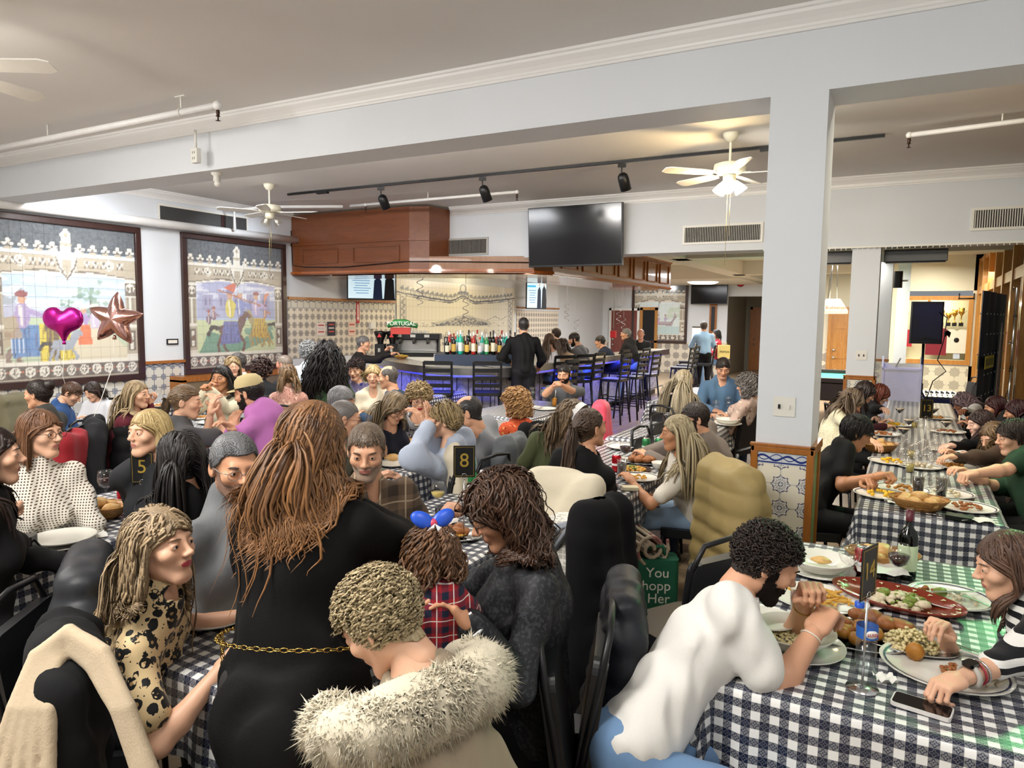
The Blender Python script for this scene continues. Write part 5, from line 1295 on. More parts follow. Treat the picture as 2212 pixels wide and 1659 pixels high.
        if hh.get('bun') is not None:
            b = MB(); bb = np.array(hh['bun'][:3]); br = hh['bun'][3]
            b.ball((0, 0, 0), br, 14, 10); BV = np.array(b.v); BV *= (1+.12*np.sin(BV@np.array([160., 90, 120])))[:, None]; BV = H0+hR@bb*hs+BV if False else (H0+hR@(bb*hs))+BV
            BF = np.array(b.f); n1 = len(parts[0]); parts = (np.concatenate([parts[0], BV]), np.concatenate([parts[1], BF+n1]), np.concatenate([parts[2], np.stack([BV[BF][..., 0]*30, BV[BF][..., 2]*20], -1).reshape(-1, 2)]), np.concatenate([parts[3], np.full((len(BV), 3), .3)]))
        meshobj('hair', parts[0]-org, parts[1], hairmat(*hc), root, None, True, parts[2], parts[3])
    info = dict(root=root, org=org, nb=nb, sh=sh, el=elbow, wr=wr, hip=hipc, ax=ax, tf=tf, tr=tr, fw=fw, rt=rt, hand=hand, H=H0, hR=hR, hs=hs, s=s, loc=loc, hl=hl)
    return info
HAIR = dict(
    buzz=dict(len=.008, n=0, lay=.003), short=dict(len=.03, vol=.006, style='short', n=620, w=.007, lay=.007, line=.058), shortc=dict(len=.035, vol=.01, style='curly', n=420, w=.008, curl=.004, cf=9, lay=.009, nape=-.05),
    bald=dict(len=.012, vol=.003, style='short', n=160, w=.008, bald=True, lay=.003), bob=dict(len=.17, vol=.014, style='down', n=330, w=.012, lay=.010),
    long=dict(len=.40, vol=.012, style='down', n=300, w=.013, lay=.009, wave=.006, wf=8), longs=dict(len=.36, vol=.008, style='down', n=300, w=.013, lay=.008), wavy=dict(len=.42, vol=.016, style='down', n=330, w=.013, wave=.016, wf=14, lay=.010),
    curly=dict(len=.40, vol=.022, style='down', n=380, w=.010, wave=.010, curl=.013, cf=26, lay=.010), afro=dict(len=.10, vol=.02, style='curly', n=420, w=.010, curl=.012, cf=12, lay=.012),
    oldcurl=dict(len=.065, vol=.018, style='curly', n=380, w=.012, curl=.011, cf=9, lay=.014, nape=-.07), midcurl=dict(len=.22, vol=.024, style='down', n=360, w=.011, curl=.015, cf=18, lay=.014),
    tail=dict(len=.42, vol=.006, style='tail', tail=(0, -.125, .04), n=240, w=.010, lay=.007), back=dict(len=.045, vol=.006, style='back', n=620, w=.006, lay=.008, line=.06), ear=dict(len=.12, vol=.012, style='down', n=320, w=.011, lay=.010))
# ------------------------------------------------------------- tables and cloths
ging = gingham('navy_gingham_cloth'); 
def table(x0, x1, y0, y1, name, drop=.3, z=.76, seed=1, rz=0):
    r = random.Random(seed)
    t_ = empty('banquet_table', ((x0+x1)/2, (y0+y1)/2, 0), 0, 'folding banquet table under the cloth of '+name, 'table')
    MB().box((0, 0, z-.03), (x1-x0-.02, y1-y0-.02, .035)).build('tabletop', mat('brown_laminate', '5a4535', .5), t_)
    for sx in (-1, 1):
        for sy in (-1, 1): MB().tube([(sx*((x1-x0)/2-.1), sy*((y1-y0)/2-.2), z-.05), (sx*((x1-x0)/2-.1), sy*((y1-y0)/2-.2), 0)], .014, 8).build('leg', black_m, t_)
    st = .026 if y0 < 5 else .05
    us = np.arange(x0-drop, x1+drop+st*.5, st); vs = np.arange(y0-drop, y1+drop+st*.5, st); U, V = np.meshgrid(us, vs); 
    cx, cy = np.clip(U, x0+.004, x1-.004), np.clip(V, y0+.004, y1-.004); ex, ey = U-cx, V-cy; l = np.hypot(ex, ey); cor = (np.abs(ex) > .004) & (np.abs(ey) > .004)
    l = np.where(l > drop, drop+(l-drop)*.95, l)
    dx, dy = ex/np.maximum(l, 1e-6), ey/np.maximum(l, 1e-6); arc = cx*np.abs(dy)+cy*np.abs(dx)
    ph = [r.random()*6 for _ in range(4)]
    wob = (np.sin(arc*13+ph[0])+.6*np.sin(arc*29+ph[1])+.4*np.sin(arc*47+ph[2]))*.011*np.clip(l/.22, 0, 1.2)
    wob = np.where(cor, .20*l*np.sin(np.arctan2(np.abs(dy), np.abs(dx))*2)**2+.02*np.sin(np.arctan2(np.abs(dy), np.abs(dx))*12)*l/.3, wob)
    rr = .018; a = np.clip(l/rr, 0, pi/2); off = np.where(l < rr*pi/2, rr*np.sin(a), rr); zz = np.where(l < rr*pi/2, rr*(1-np.cos(a)), rr+(l-rr*pi/2))
    off = off+wob+.05*np.clip(l-.03, 0, 1)
    top = .0018*np.sin(U*9+ph[3])*np.sin(V*5)*(l < .001)
    P = np.stack([cx+dx*off, cy+dy*off, z-zz*.985+.003+top], -1).reshape(-1, 3); n = len(us)
    ii = (np.arange(n-1)[None, :]+np.arange(len(vs)-1)[:, None]*n).ravel(); F = np.stack([ii, ii+1, ii+n+1, ii+n], 1)
    uv = np.stack([(U+.007).reshape(-1)[F], (V+.01).reshape(-1)[F]], -1).reshape(-1, 2)
    c0 = np.array([(x0+x1)/2, (y0+y1)/2, z])
    o = meshobj('tablecloth', P-c0, F, ging, None, None, True, uv); o.location = c0
    tag(o, 'navy and white gingham cloth on '+name, 'tablecloth'); return o
T_ = dict(t1=(-.47, .42, 2.12, 3.72), t2=(-.22, .50, 4.56, 11.1), t8=(-2.44, -1.66, 1.35, 3.62), t5=(-4.2, -3.31, 1.0, 3.15), t7=(-2.42, -1.49, 4.12, 5.95), t9=(-2.4, -1.6, 6.15, 8.6), t10=(-3.0, -2.05, 9.1, 11.4),
          t6=(-3.9, -3.0, 3.92, 6.5), tb=(-4.4, -3.5, 6.7, 8.3), tc=(-6.4, -5.3, 4.3, 6.6), td=(-8.6, -7.6, 4.4, 6.2), te=(-6.5, -5.6, 7.05, 8.7), tf=(-7.9, -7.1, 6.6, 8.6))
for k, nm in (('t1', 'the nearest right-hand table'), ('t2', 'the long right-hand table numbered 13'), ('t8', 'the centre table numbered 8'), ('t5', 'the left table numbered 5'), ('t7', 'the table with the two green cans'), ('t9', 'the table behind the taupe-shirted man'),
              ('t10', 'the table of the man in the denim shirt'), ('t6', 'the table where wine is being poured'), ('tb', 'the table with the orange juice'), ('tc', 'the table of the pink-hooded man'), ('td', 'the children\'s table under the left mural'), ('te', 'the table near the left end of the bar'), ('tf', 'the table below the middle mural')):
    table(*T_[k], nm, seed=ord(k[1])*7+len(k), drop=.33 if k in ('t1', 't2') else .27)

# ------------------------------------------------------------- chairs and stools
vinyl = mat('black_vinyl', '17181b', .38, var=.15)
def chair(x, y, f, label, first=[None], group='black banquet chairs'):
    if first[0] is None:
        o = empty('banquet_chair', (x, y, 0), 0, label, 'chair', group)
        MB().rbox((0, .0, .445), (.40, .40, .055), .05).build('seat', vinyl, o, bevel=.015)
        Mb = Matrix.Rotation(pi/2+.14, 3, 'X'); b = MB(); b.rbox((0, -.215, .68), (.39, .36, .045), .04, Mb); b.build('backrest', vinyl, o, bevel=.012)
        for sx in (-1, 1):
            MB().tube([(sx*.185, .18, .42), (sx*.2, .21, 0)], .012, 8).build('leg', black_m, o)
            MB().tube([(sx*.19, -.17, .43), (sx*.205, -.26, 0)], .012, 8).build('leg', black_m, o)
        P = [(-.195, -.17, .42), (-.195, -.20, .60), (-.19, -.245, .84), (-.15, -.262, .93), (0, -.266, .945), (.15, -.262, .93), (.19, -.245, .84), (.195, -.20, .60), (.195, -.17, .42)]
        MB().tube(P, .012, 8).build('back_frame', black_m, o)
        MB().tube([(-.19, .17, .415), (.19, .17, .415)], .009, 6).build('stretcher', black_m, o)
        first[0] = o
    else: o = copy_tree2(first[0]); o['label'] = label
    o.location = (x, y, 0); o.rotation_euler = (0, 0, radians(f)-pi/2); return o
def copy_tree2(o, parent=None):
    c = o.copy(); COL.objects.link(c); kids = list(KIDS.get(o.name, ()))
    if parent is not None: c.parent = parent
    KIDS[c.name] = [copy_tree2(k, c) for k in kids]
    return c
def stool(x, y, f, label, first=[None], group='ladder-back bar stools'):
    if first[0] is None:
        o = empty('bar_stool', (x, y, 0), 0, label, 'bar stool', group)
        MB().rbox((0, 0, .76), (.40, .40, .05), .06).build('seat', vinyl, o, bevel=.012)
        for sx in (-1, 1):
            MB().tube([(sx*.17, .17, .74), (sx*.22, .22, 0)], .016, 6).build('leg', black_m, o); MB().tube([(sx*.18, -.17, .74), (sx*.22, -.24, 0)], .016, 6).build('leg', black_m, o)
            MB().box((sx*.19, -.215, .98), (.03, .025, .48), rot=Matrix.Rotation(.12, 3, 'X')).build('back_post', black_m, o)
            MB().tube([(sx*.2, .2, .25), (sx*.2, -.21, .25)], .01, 6).build('foot_rung', black_m, o)
        MB().tube([(-.2, .2, .3), (.2, .2, .3)], .012, 6).build('foot_rung', black_m, o)
        for k in range(4):
            P = [(-.19+.38*j/6, -.22-.012*sin(pi*j/6)-.014*(k-1.5)) for j in range(7)]
            v = [(px_, py_, .86+k*.105+dz) for dz in (0, .055) for px_, py_ in P]; v += [(px_, py_-.018, z) for px_, py_, z in v]
            b = MB(); n = 7; b.add(v, [(i, i+1, n+i+1, n+i) for i in range(6)]+[(2*n+i+1, 2*n+i, 3*n+i, 3*n+i+1) for i in range(6)]+[(n+i, n+i+1, 3*n+i+1, 3*n+i) for i in range(6)]+[(i+1, i, 2*n+i, 2*n+i+1) for i in range(6)]); b.build('back_slat', black_m, o)
        first[0] = o
    else: o = copy_tree2(first[0]); o['label'] = label
    o.location = (x, y, 0); o.rotation_euler = (0, 0, radians(f)-pi/2); return o

# ------------------------------------------------------------- coats over chairs
def coat(x, y, f, m, label, top=.98, bot=.25, w=.5, puffer=0, seed=1, fur=None, thick=.09, sleeves=True, name='coat', lean=.12, res=.014, drag=(0, 0), bottom_spread=1.25):
    """a garment hung over a chair back; f: direction the chair faces"""
    fw = dirv(f); rt = np.cross(fw, [0, 0, 1.]); c = np.array([x, y, 0]); o = SDF(); M = np.stack([rt, fw, np.array([0, 0, 1.])], 1); r = random.Random(seed)
    bk = c-fw*.24
    for k in range(7):
        z = top-.06-(top-.06-bot-.06)*k/6; t_ = k/6; ww = w/2*(.82+(bottom_spread-.82)*t_); off = -fw*lean*(t_)*.6
        o.box(bk+off+rt*drag[0]*t_+np.array([0, 0, z]), (ww, thick*(.6+.3*t_), (top-bot)/11), .05, .08, M)
    o.cap(bk+rt*w*.33+np.array([0, 0, top-.03]), bk-rt*w*.33+np.array([0, 0, top-.03]), .055, .055, .06)
    if sleeves:
        for s_ in (-1, 1): a = bk+rt*s_*w*.46+np.array([0, 0, top-.12]); b_ = a+rt*s_*.05-np.array([0, 0, (top-bot)*.7])-fw*.03; o.cap(a, b_, .065, .055, .05)
    fo = folds(.030, 22, seed, .10); 
    if puffer:
        def dsp(G): return fo(G)*.4+(np.abs(np.sin(G[..., 2]*pi/puffer))*-.012+.006).astype(np.float32)
    else: dsp = fo
    V, F = o.mesh(res, dsp); ob = meshobj(name, V-bk, F, m, None, None, True); ob.location = V3(bk); tag(ob, label, 'coat')
    return ob, bk, rt, fw, top
def fur_on(parent, centre, pts_r, m, n=900, L=.03, seed=3, name='fur'):
    """tufts of fur: pts_r list of (point, radius) capsule chain"""
    r = np.random.RandomState(seed); v = []; f = []
    P = [np.array(p, float) for p, _ in pts_r]; R = [q for _, q in pts_r]
    for _ in range(n):
        k = r.randint(len(P)-1); t_ = r.rand(); c = P[k]*(1-t_)+P[k+1]*t_; rr = R[k]*(1-t_)+R[k+1]*t_; d = nrm(r.randn(3)); ax = nrm(P[k+1]-P[k]); d = nrm(d-ax*(d@ax)*.9)
        b = c+d*rr*1.0; u = nrm(np.cross(d, ax+.01)); w_ = .0026*(.6+.8*r.rand()); tip = b+(d+.35*r.randn(3)+np.array([0, 0, -.45]))*L*(.7+.6*r.rand()); md = b+(d)*L*.5; i = len(v)
        w3 = np.cross(u, d)*w_; v += [b+u*w_, b-u*w_*.6+w3, b-u*w_*.6-w3, md+u*w_*.8, md-u*w_*.5+w3*.8, md-u*w_*.5-w3*.8, tip]
        for a in range(3): c1 = (a+1) % 3; f += [(i+a, i+c1, i+3+c1, i+3+a), (i+3+a, i+3+c1, i+6)]
    o = meshobj(name, [tuple(a-centre) for a in v], f, m, parent, None, True); o['kind'] = 'stuff'; return o

# ------------------------------------------------------------- tableware
china = mat('white_china', 'e9e6dc', .12, var=.02); navy_line = mat('navy_rim_line', '2a3358', .2); silver = mat('cutlery_steel', 'c4c4c4', .2, 1, var=.04)
wine_m = mat('red_wine', '2a0508', .08, spec=.6); white_wine = mat('white_wine', 'c9b45a', .08); oj = mat('orange_juice', 'f0a010', .3); cola = mat('cola', '1c0a06', .1)
def food_mat(c1, c2, nm): 
    if nm in MC: return MC[nm]
    t = Mt(nm, .45); t.base(t.mix(t.noise(60, 4), srgb(c1), srgb(c2))).bump(t.noise(130, 3), .4, .003); MC[nm] = t.m; return t.m
rice_m = food_mat('e8dcae', 'cdb87c', 'yellow_rice'); fry_m = food_mat('e3b04a', 'b87822', 'golden_fries'); chick_m = food_mat('b9733a', '6f3d18', 'roast_chicken'); pot_m = food_mat('c98a2e', '8a5316', 'roast_potato')
bread_m = food_mat('d79c52', 'a8662a', 'bread_crust'); roll_m = food_mat('e6c384', 'c28a44', 'bread_roll_crust'); green_m = food_mat('8a9a3a', '56641f', 'cooked_greens'); egg_m = food_mat('f0c418', 'd99c10', 'saffron_sauce'); fish_m = food_mat('e6dcc4', 'b59c74', 'baked_fish')
paper = mat('white_paper_napkin', 'eeece6', .85); wicker = food_mat('c8924e', '7c4f22', 'wicker')
def thing_at(p, name, label, cat, group=None, rz=0):
    return empty(name, p, rz, label, cat, group)
PT = [None]
def plate(p, r=.135, label='', deep=0, rim=True, sx=1, m=None, group=None, rz=0):
    o = thing_at(p, 'dinner_plate', label, 'plate', group, rz)
    h = .045 if deep else .02
    MB().lathe([(0, .004), (r*.55, .004), (r*.72, .008 if not deep else .03), (r*.98, h), (r, h+.002), (r*.99, h-.003), (r*.7, 0.002), (r*.4, 0), (0, 0)], n=32, sx=sx).build('dish', m or china, o)
    if rim: MB().lathe([(r*.90, h*.86+.0012), (r*.935, h*.92+.0012)], n=32, sx=sx).build('rim_line', navy_line, o)
    return o
def heap(parent, c, rad, n, m, sz=.012, name='food', seed=1, h=.02, sh=(1, 1, .7), kind='stuff'):
    r = random.Random(seed); b = MB()
    for k in range(n):
        a = r.random()*6.28; q = rad*r.random()**.5; z = h*(1-(q/rad)**2)*r.random()
        b.ball((c[0]+q*cos(a), c[1]+q*sin(a), c[2]+z+sz*.5), sz*r.uniform(.7, 1.2), 6, 4, sh, Matrix.Rotation(r.random()*3, 3, 'Z'))
    o = b.build(name, m, parent)
    if kind: o['kind'] = kind
    return o
def piece(parent, c, s, m, name, sc=(1, 1, 1), seed=1, rz=0, n=10):
    b = MB(); b.ball((0, 0, 0), s, n, 7, sc); r = random.Random(seed); ph = [r.random()*6 for _ in range(3)]
    R = Matrix.Rotation(rz, 3, 'Z'); b.v = [tuple(Vector(c)+R@(Vector(v)*(1+.12*sin(v[0]/s*3+ph[0])+.1*sin(v[1]/s*4+ph[1])))) for v in b.v]
    return b.build(name, m, parent)
def fork(p, rz, label, knife=False, tilt=0, spoon=False):
    o = thing_at(p, 'knife' if knife else 'fork', label, 'cutlery', None, rz); o.rotation_euler = (tilt, 0, rz); b = MB()
    b.prism([(-.005, -.1), (.005, -.1), (.0035, .0), (-.0035, .0)], 0, .003); 
    if knife: b.prism([(-.0035, 0), (.0055, 0), (.007, .06), (.0, .1), (-.003, .1)], 0, .0015)
    else:
        b.prism([(-.0035, 0), (.0035, 0), (.011, .025), (.011, .04), (-.011, .04), (-.011, .025)], .0, .002)
        for k in range(4): b.box((-.0095+k*.0063, .056, .001), (.0028, .034, .002))
    b.build('metal', silver, o); return o
def wine_glass(p, label, wine=None, level=.5, group=None, flip=False, s=1.0):
    o = thing_at(p, 'wine_glass', label, 'glass', group); n = 20
    if flip: o.rotation_euler = (pi, 0, 0); o.location = Vector(p)+Vector((0, 0, .16*s))
    pr = [(.0, .0), (.033, .001), (.033, .003), (.006, .008), (.0045, .03), (.0045, .065), (.012, .073), (.03, .088), (.038, .11), (.037, .135), (.031, .16), (.0302, .16), (.0358, .135), (.0368, .11), (.029, .0895), (.010, .0755), (0, .0745)]
    MB().lathe([(r*s, z*s) for r, z in pr], n=n).build('bowl_and_stem', clear_g, o)
    if wine: 
        zt = .078+.05*level; MB().lathe([(0, .0765*s), (.0095*s, .078*s), (.027*s, .09*s), (min(.0355, .03+.0055*(zt-.09)/.02)*s, zt*s), (0, zt*s)], n=n).build('wine', wine, o)
    return o
def tumbler(p, label, liquid=None, h=.12, r=.033, level=.7, straw=False, group=None):
    o = thing_at(p, 'drinking_glass', label, 'glass', group)
    MB().lathe([(0, 0), (r*.8, 0), (r, h), (r-.0015, h), (r*.8-.0015, .006), (0, .006)], n=18).build('glass', clear_g, o)
    if liquid: MB().lathe([(0, .0065), (r*.8-.002, .0065), (r*.8+(r*.2)*level-.0025, h*level), (0, h*level)], n=18).build('drink', liquid, o)
    if straw: MB().tube([(.0, 0, .02), (.02, 0, h+.06)], .003, 6).build('straw', white_pl, o)
    return o
def can(p, label, col, band='e9e9e9', text=None, group=None, rz=0):
    o = thing_at(p, 'drink_can', label, 'can', group, rz); r = .033
    MB().lathe([(r*.8, 0), (r, .008), (r, .105), (r*.82, .118)], n=24).build('body', mat('can_'+col, col, .25, .6), o); MB().lathe([(r*.82, .118), (r*.8, .121), (r*.76, .117), (0, .117)], n=24).build('lid', silver, o)
    MB().lathe([(r*1.01, .045), (r*1.01, .06)], n=24).build('band', mat('band_'+band, band, .3), o)
    MB().box((0, .006, .119), (.01, .02, .002)).build('tab', silver, o)
    if text: text_obj('lettering', text, .03, mat('band_'+band, band, .3), o, (0, -r-.001, .08), (pi/2, 0, 0))
    return o
def basket(p, label, L=.13, W=.09, rolls=0, seed=1, roll_label='bread roll in the basket', m=None, chips=False):
    o = thing_at(p, 'bread_basket', label, 'basket', None, random.Random(seed).random())
    MB().lathe([(0, 0), (.6, 0), (.72, .02), (.98, .065), (1.02, .068), (1.0, .06), (.7, .016), (0, .006)], n=28, sx=L, sy=W).build('basket_body', m or wicker, o)
    for z, q in ((.02, .74), (.035, .82), (.05, .91), (.067, 1.01)):
        MB().tube([(L*q*cos(a), W*q*sin(a), z+.002*(k % 2)) for k, a in enumerate(np.linspace(0, 2*pi, 29)[:-1])], .0035, 5, closed=True).build('woven_band', m or wicker, o)
    for k in range(20): a = 2*pi*k/20; MB().tube([(L*.66*cos(a), W*.66*sin(a), .008), (L*1.0*cos(a), W*1.0*sin(a), .066)], .003, 4).build('stake', m or wicker, o)
    r = random.Random(seed)
    for k in range(rolls):
        a = 2*pi*k/max(rolls-1, 1)+.3; q = 0 if k == rolls-1 else .5
        pp = Vector(p)+Vector((L*q*cos(a), W*q*sin(a), .052+(.028 if k == rolls-1 else 0)))
        e = piece(None, (0, 0, 0), .038, roll_m, 'bread_roll', (1.25, .95, .78), k+seed, r.random()*3, 12); e.location = pp
        tag(e, ('topmost ' if k == rolls-1 else ('right', 'far right', 'far', 'left', 'near left', 'near')[int(a/1.0473) % 6]+' ')+roll_label, 'bread roll', 'bread rolls in '+label[:24])
    return o
def number_stand(p, num, label, ang, H=.33, tiltc=0):
    o = thing_at(p, 'table_number_stand', label, 'table number', None, ang)
    MB().lathe([(0, 0), (.045, 0), (.045, .003), (.006, .008), (0, .008)], n=24).build('base', chrome, o); MB().tube([(0, 0, .005), (0, 0, H)], .0035, 8).build('rod', chrome, o)
    MB().tube([(.013*cos(a), -.003, H+.013+.013*sin(a)) for a in np.linspace(0, 2*pi, 15)[:-1]], .0018, 6, closed=True).build('ring_clip', chrome, o)
    c = MB().box((0, 0, H+.085), (.105, .003, .155)).build('card', mat('black_card', '101112', .4), o)
    gold = mat('gold_print', 'c9a94a', .35, .6); b = MB()
    for a_, b_, c_, d_ in ((-.046, .046, .069, .0705), (-.046, .046, -.0705, -.069), (-.046, -.0445, -.069, .069), (.0445, .046, -.069, .069)): b.bbox((a_, -.0025, H+.085+c_), (b_, -.0018, H+.085+d_)).bbox((a_, .0018, H+.085+c_), (b_, .0025, H+.085+d_))
    b.build('gold_border', gold, c); text_obj('numeral', num, .095 if len(num) < 2 else .075, gold, c, (0, -.002, H+.088), (pi/2, 0, 0)); return o
def water_bottle(p, label, cap='2b5fd0', lab='2b62b8', text=None, rz=0, open_cap=False):
    o = thing_at(p, 'water_bottle', label, 'bottle', None, rz); r = .031; P = [(0, .002), (r*.85, 0), (r, .01)]
    for k in range(8): P += [(r*(1 if k % 2 == 0 else .95), .02+k*.011)]
    P += [(r, .115), (r, .155), (r*.8, .175), (r*.45, .195), (r*.4, .205)]
    MB().lathe(P, n=22).build('body', clear_g, o); MB().lathe([(0, .004), (r*.9, .006), (r*.93, .1), (0, .1)], n=18).build('water', glassmat('water', (.95, .98, 1), 0, 1.33), o)
    MB().lathe([(r*1.015, .115), (r*1.015, .152)], n=22).build('label', mat('label_'+lab, lab, .5), o)
    cz = .205; MB().lathe([(r*.46, cz-.002), (r*.46, cz+.014), (0, cz+.014)], (0, 0, 0) if not open_cap else (-.028, 0, .006), 14).build('cap', mat('cap_'+cap, cap, .4), o)
    if text:
        MB().ball((0, -r*.96, .133), .015, sc=(1.25, .35, .9)).build('label_oval', white_pl, o); text_obj('lettering', text, .013, mat('red_print', 'b02030', .5), o, (0, -r-.0035, .133), (pi/2, 0, 0))
    return o
def napkin(p, label, s=.12, rz=0, seed=1):
    r = random.Random(seed); n = 7; v = []
    for i in range(n):
        for j in range(n): v.append(((i/(n-1)-.5)*s, (j/(n-1)-.5)*s*.8, .004+.018*abs(sin(i*1.1+seed)*cos(j*.9+seed*2))))
    o = meshobj('napkin', v, [(i*n+j, (i+1)*n+j, (i+1)*n+j+1, i*n+j+1) for i in range(n-1) for j in range(n-1)], paper, None, None, True); o.location = p; o.rotation_euler = (0, 0, rz); tag(o, label, 'napkin'); return o
# ------------------------------------------------------------- the guests
LT, MD, TN, DK, BR = 'e0b294', 'cf9a78', 'c08a64', '8a5a3e', 'd2a080'
blk = cloth('black_knit', '0d0d0f'); blk2 = cloth('charcoal_tee', '232427'); jeans = cloth('blue_denim', '6f8fb5', .85, bump=.3); djeans = cloth('dark_denim', '28344c'); blkp = cloth('black_trousers', '121214'); grey = cloth('grey_ribbed_sweater', '6a6c6e', bump=.4, bs=160)
cream_t = cloth('cream_tee', 'd9d2c4'); white_t = cloth('white_tee', 'e9e6e0')
CH = []
def seat_chair(I, nm, f=None, back=.0):
    h = I['hip']; ff = f if f is not None else math.degrees(math.atan2(I['fw'][1], I['fw'][0]))
    d = dirv(ff); return chair(h[0]-d[0]*back, h[1]-d[1]*back, ff, 'black banquet chair under '+nm)
def P_(nm, desc, head, ch=True, cf=None, **k):
    I = person(desc, head, **k)
    if ch and k.get('sit', True): seat_chair(I, nm, cf)
    return I
H = HAIR
def hv(base, **k): d = dict(H[base]); d.update(k); return d
# --- foreground
leo = cloth('leopard_print', 'd3b98c', .55, 'leopard')
I1 = P_('the woman in the leopard blouse', 'woman in a leopard print blouse with wavy dark blonde hair turning to the right', (350, 1180), d=2.18, f=38, look=12, pitch=8, sex='f', skin=LT, top=leo, sleeve='short', bottom=blkp,
        hair=hv('wavy', n=380, len=.36, part=.01, vol=.016, wave=.02), hc=('65503c', 'd2b68e'), near=2, fat=1.12, hip=(-2.40, 1.35), hands=((520, 1330, .80), (475, 1450, .78)), hp=('relax', 'relax'), lips='b84a52', neck=None)
I2 = P_('', 'standing woman seen from behind in black with long auburn waves and a gold chain belt', (680, 958), ch=False, d=2.02, f=115, look=96, pitch=-6, sit=False, sex='f', skin=MD, top=cloth('black_rib_dress', '070708', bump=.35, bs=200), bottom=cloth('dark_grey_leggings', '2e2c2c'),
        hair=hv('wavy', n=620, len=.43, wave=.016, vol=.008, w=.011, wf=11, tip=.45, sd=.12), hc=('38211a', 'b07c4c'), near=2, hem=.36, extras=lambda o, c: (o.ell(c['hip']-c['ax']*.10, (.205, .16, .16), .06, c['M']), o.cap(c['hip']-c['up']*.12, c['hip']-c['up']*.42, .165, .16, .08)), hands=((650, 1125, 12.12), (765, 1100, 12.10)), hp=('grip', 'grip'), elb=((-1, -.4, -.8), (1, .4, -.8)), fat=1.25)
I3 = P_('the man in the grey sweater', 'grey-haired man in glasses and a grey zip sweater facing right', (508, 1008), d=2.62, f=5, look=-22, pitch=-8, sex='m', skin=MD, top=grey, bottom=djeans, hair=hv('back', n=420, line=.062), hc=('4a4a4c', '8f9092'), near=2, fat=1.15,
        glasses='888888', hip=(-2.85, 2.02), hands=((700, 1290, .79), (560, 1240, .79)), neck='turtle', beard=('8a6a58', False), brow='4a4040')
plaid = cloth('brown_plaid_flannel', '6f5a48', .85, 'plaid', c2='3f352c', c3='a8977e', s=.11)
I4 = P_('the man in the plaid shirt', 'stocky man in a brown plaid shirt holding a wine glass and frowning', (792, 975), d=3.12, f=-32, look=-55, pitch=-12, sex='m', skin=BR, top=plaid, bottom=djeans, hair=hv('short', len=.022, n=380, line=.066), hc=('4a3b30', '9a8672'), near=2, fat=1.1,
        hip=(-2.86, 2.95), hands=((965, 1108, .85), (835, 1130, .83)), hp=('grip', 'fist'), beard=('9a8270', False), sleeve='half', neck='v', elb=(None, None))
sh5 = cloth('black_shimmer_knit', '1e1f22', .5, 'tex', c2='34363a', bump=.4)
I5 = P_('the curly-haired woman in glasses', 'woman with long dark brown curls and glasses looking down in a black shimmer sweater', (1083, 1105), d=2.22, f=215, look=222, pitch=-26, sex='f', skin=MD, top=sh5, bottom=blkp, hair=hv('curly', n=420, len=.34, part=-.02, curl=.010, wave=.014), hc=('1d1512', '6b4a35'), near=2, fat=1.2,
        hip=(-1.12, 2.12), hands=((1012, 1350, 11.92), (905, 1300, .76)), hp=('relax', 'relax'), glasses='2a2220', neck='v', cf=200, elb=((.5, -.1, -1.2), None))
kid = cloth('red_tartan', '9a1f28', .8, 'plaid', c2='1a2238', c3='e0d8d0', s=.045)
I6 = P_('', 'little girl seen from behind in red tartan with a blue hair bow', (932, 1215), ch=False, d=1.98, f=150, look=140, pitch=-20, sex='f', skin=LT, top=kid, bottom=blkp, size=.62, hd=.80, seat=.58, hair=hv('curly', n=330, len=.20, curl=.006, wave=.01, vol=.018), hc=('2a1b14', '8a6242'), near=2, hip=(-1.42, 1.88, .66), hands=((880, 1290, .8), (980, 1300, .78)))
furc = cloth('taupe_wool_coat', '9b8b76', .9, bump=.5, bs=260)
I7 = P_('', 'person with short blond curls crouching in a taupe coat with a cream fur collar', (822, 1345), ch=False, d=1.62, f=165, look=185, pitch=-40, sex='f', skin=LT, top=furc, bottom=blkp, size=1.0, hd=.92, seat=.22, hip=(-.60, 1.10, .46), hands=((760, 1530, .62), (800, 1560, .6)), hair=hv('shortc', n=620, len=.045, vol=.010, curl=.008, cf=12, w=.009, nape=-.075), hc=('a8906a', 'e0cca0'), near=2, fat=1.5, hem=.25, extras=lambda o, c: (o.ell(c['hip']+c['ax']*.12-c['tf']*.06, (.27, .20, .28), .08, c['M']), o.cap(c['hip'], c['hip']-c['up']*.3, .26, .30, .1)))
I8 = P_('the man in the white tee', 'dark-haired bearded man in a white T-shirt bending over his plate', (1655, 1215), d=2.32, f=22, look=24, pitch=-26, sex='m', skin=BR, top=white_t, sleeve='short', bottom=jeans, hair=hv('shortc', n=520, len=.026, curl=.005, vol=.010, line=.056, w=.010), hc=('15100e', '3a2a22'), near=2, fat=1.08,
        hip=(-.78, 1.80), hands=((1740, 1300, .93), (1762, 1362, .88)), hp=('grip', 'pinch'), beard=('1c1310', True), elb=(None, (-.1, -.6, -1)), brow='15100e')
strp = cloth('black_white_striped_jersey', 'e9e7e2', .8, 'stripe', c2='121216', s=.042)
I9 = P_('the woman in the striped top', 'young woman in a black and white striped top cutting food at the right edge', (2178, 1222), d=2.42, f=188, look=192, pitch=-14, sex='f', skin=LT, top=strp, sleeve='half', bottom=blkp, hair=hv('longs', n=380, len=.32, part=.0), hc=('3a2620', '7a5a46'), near=2,
        hip=(.98, 2.0), hands=((2068, 1470, .83), (2040, 1372, .84)), hp=('pinch', 'pinch'), cf=180, brow='4a342a')
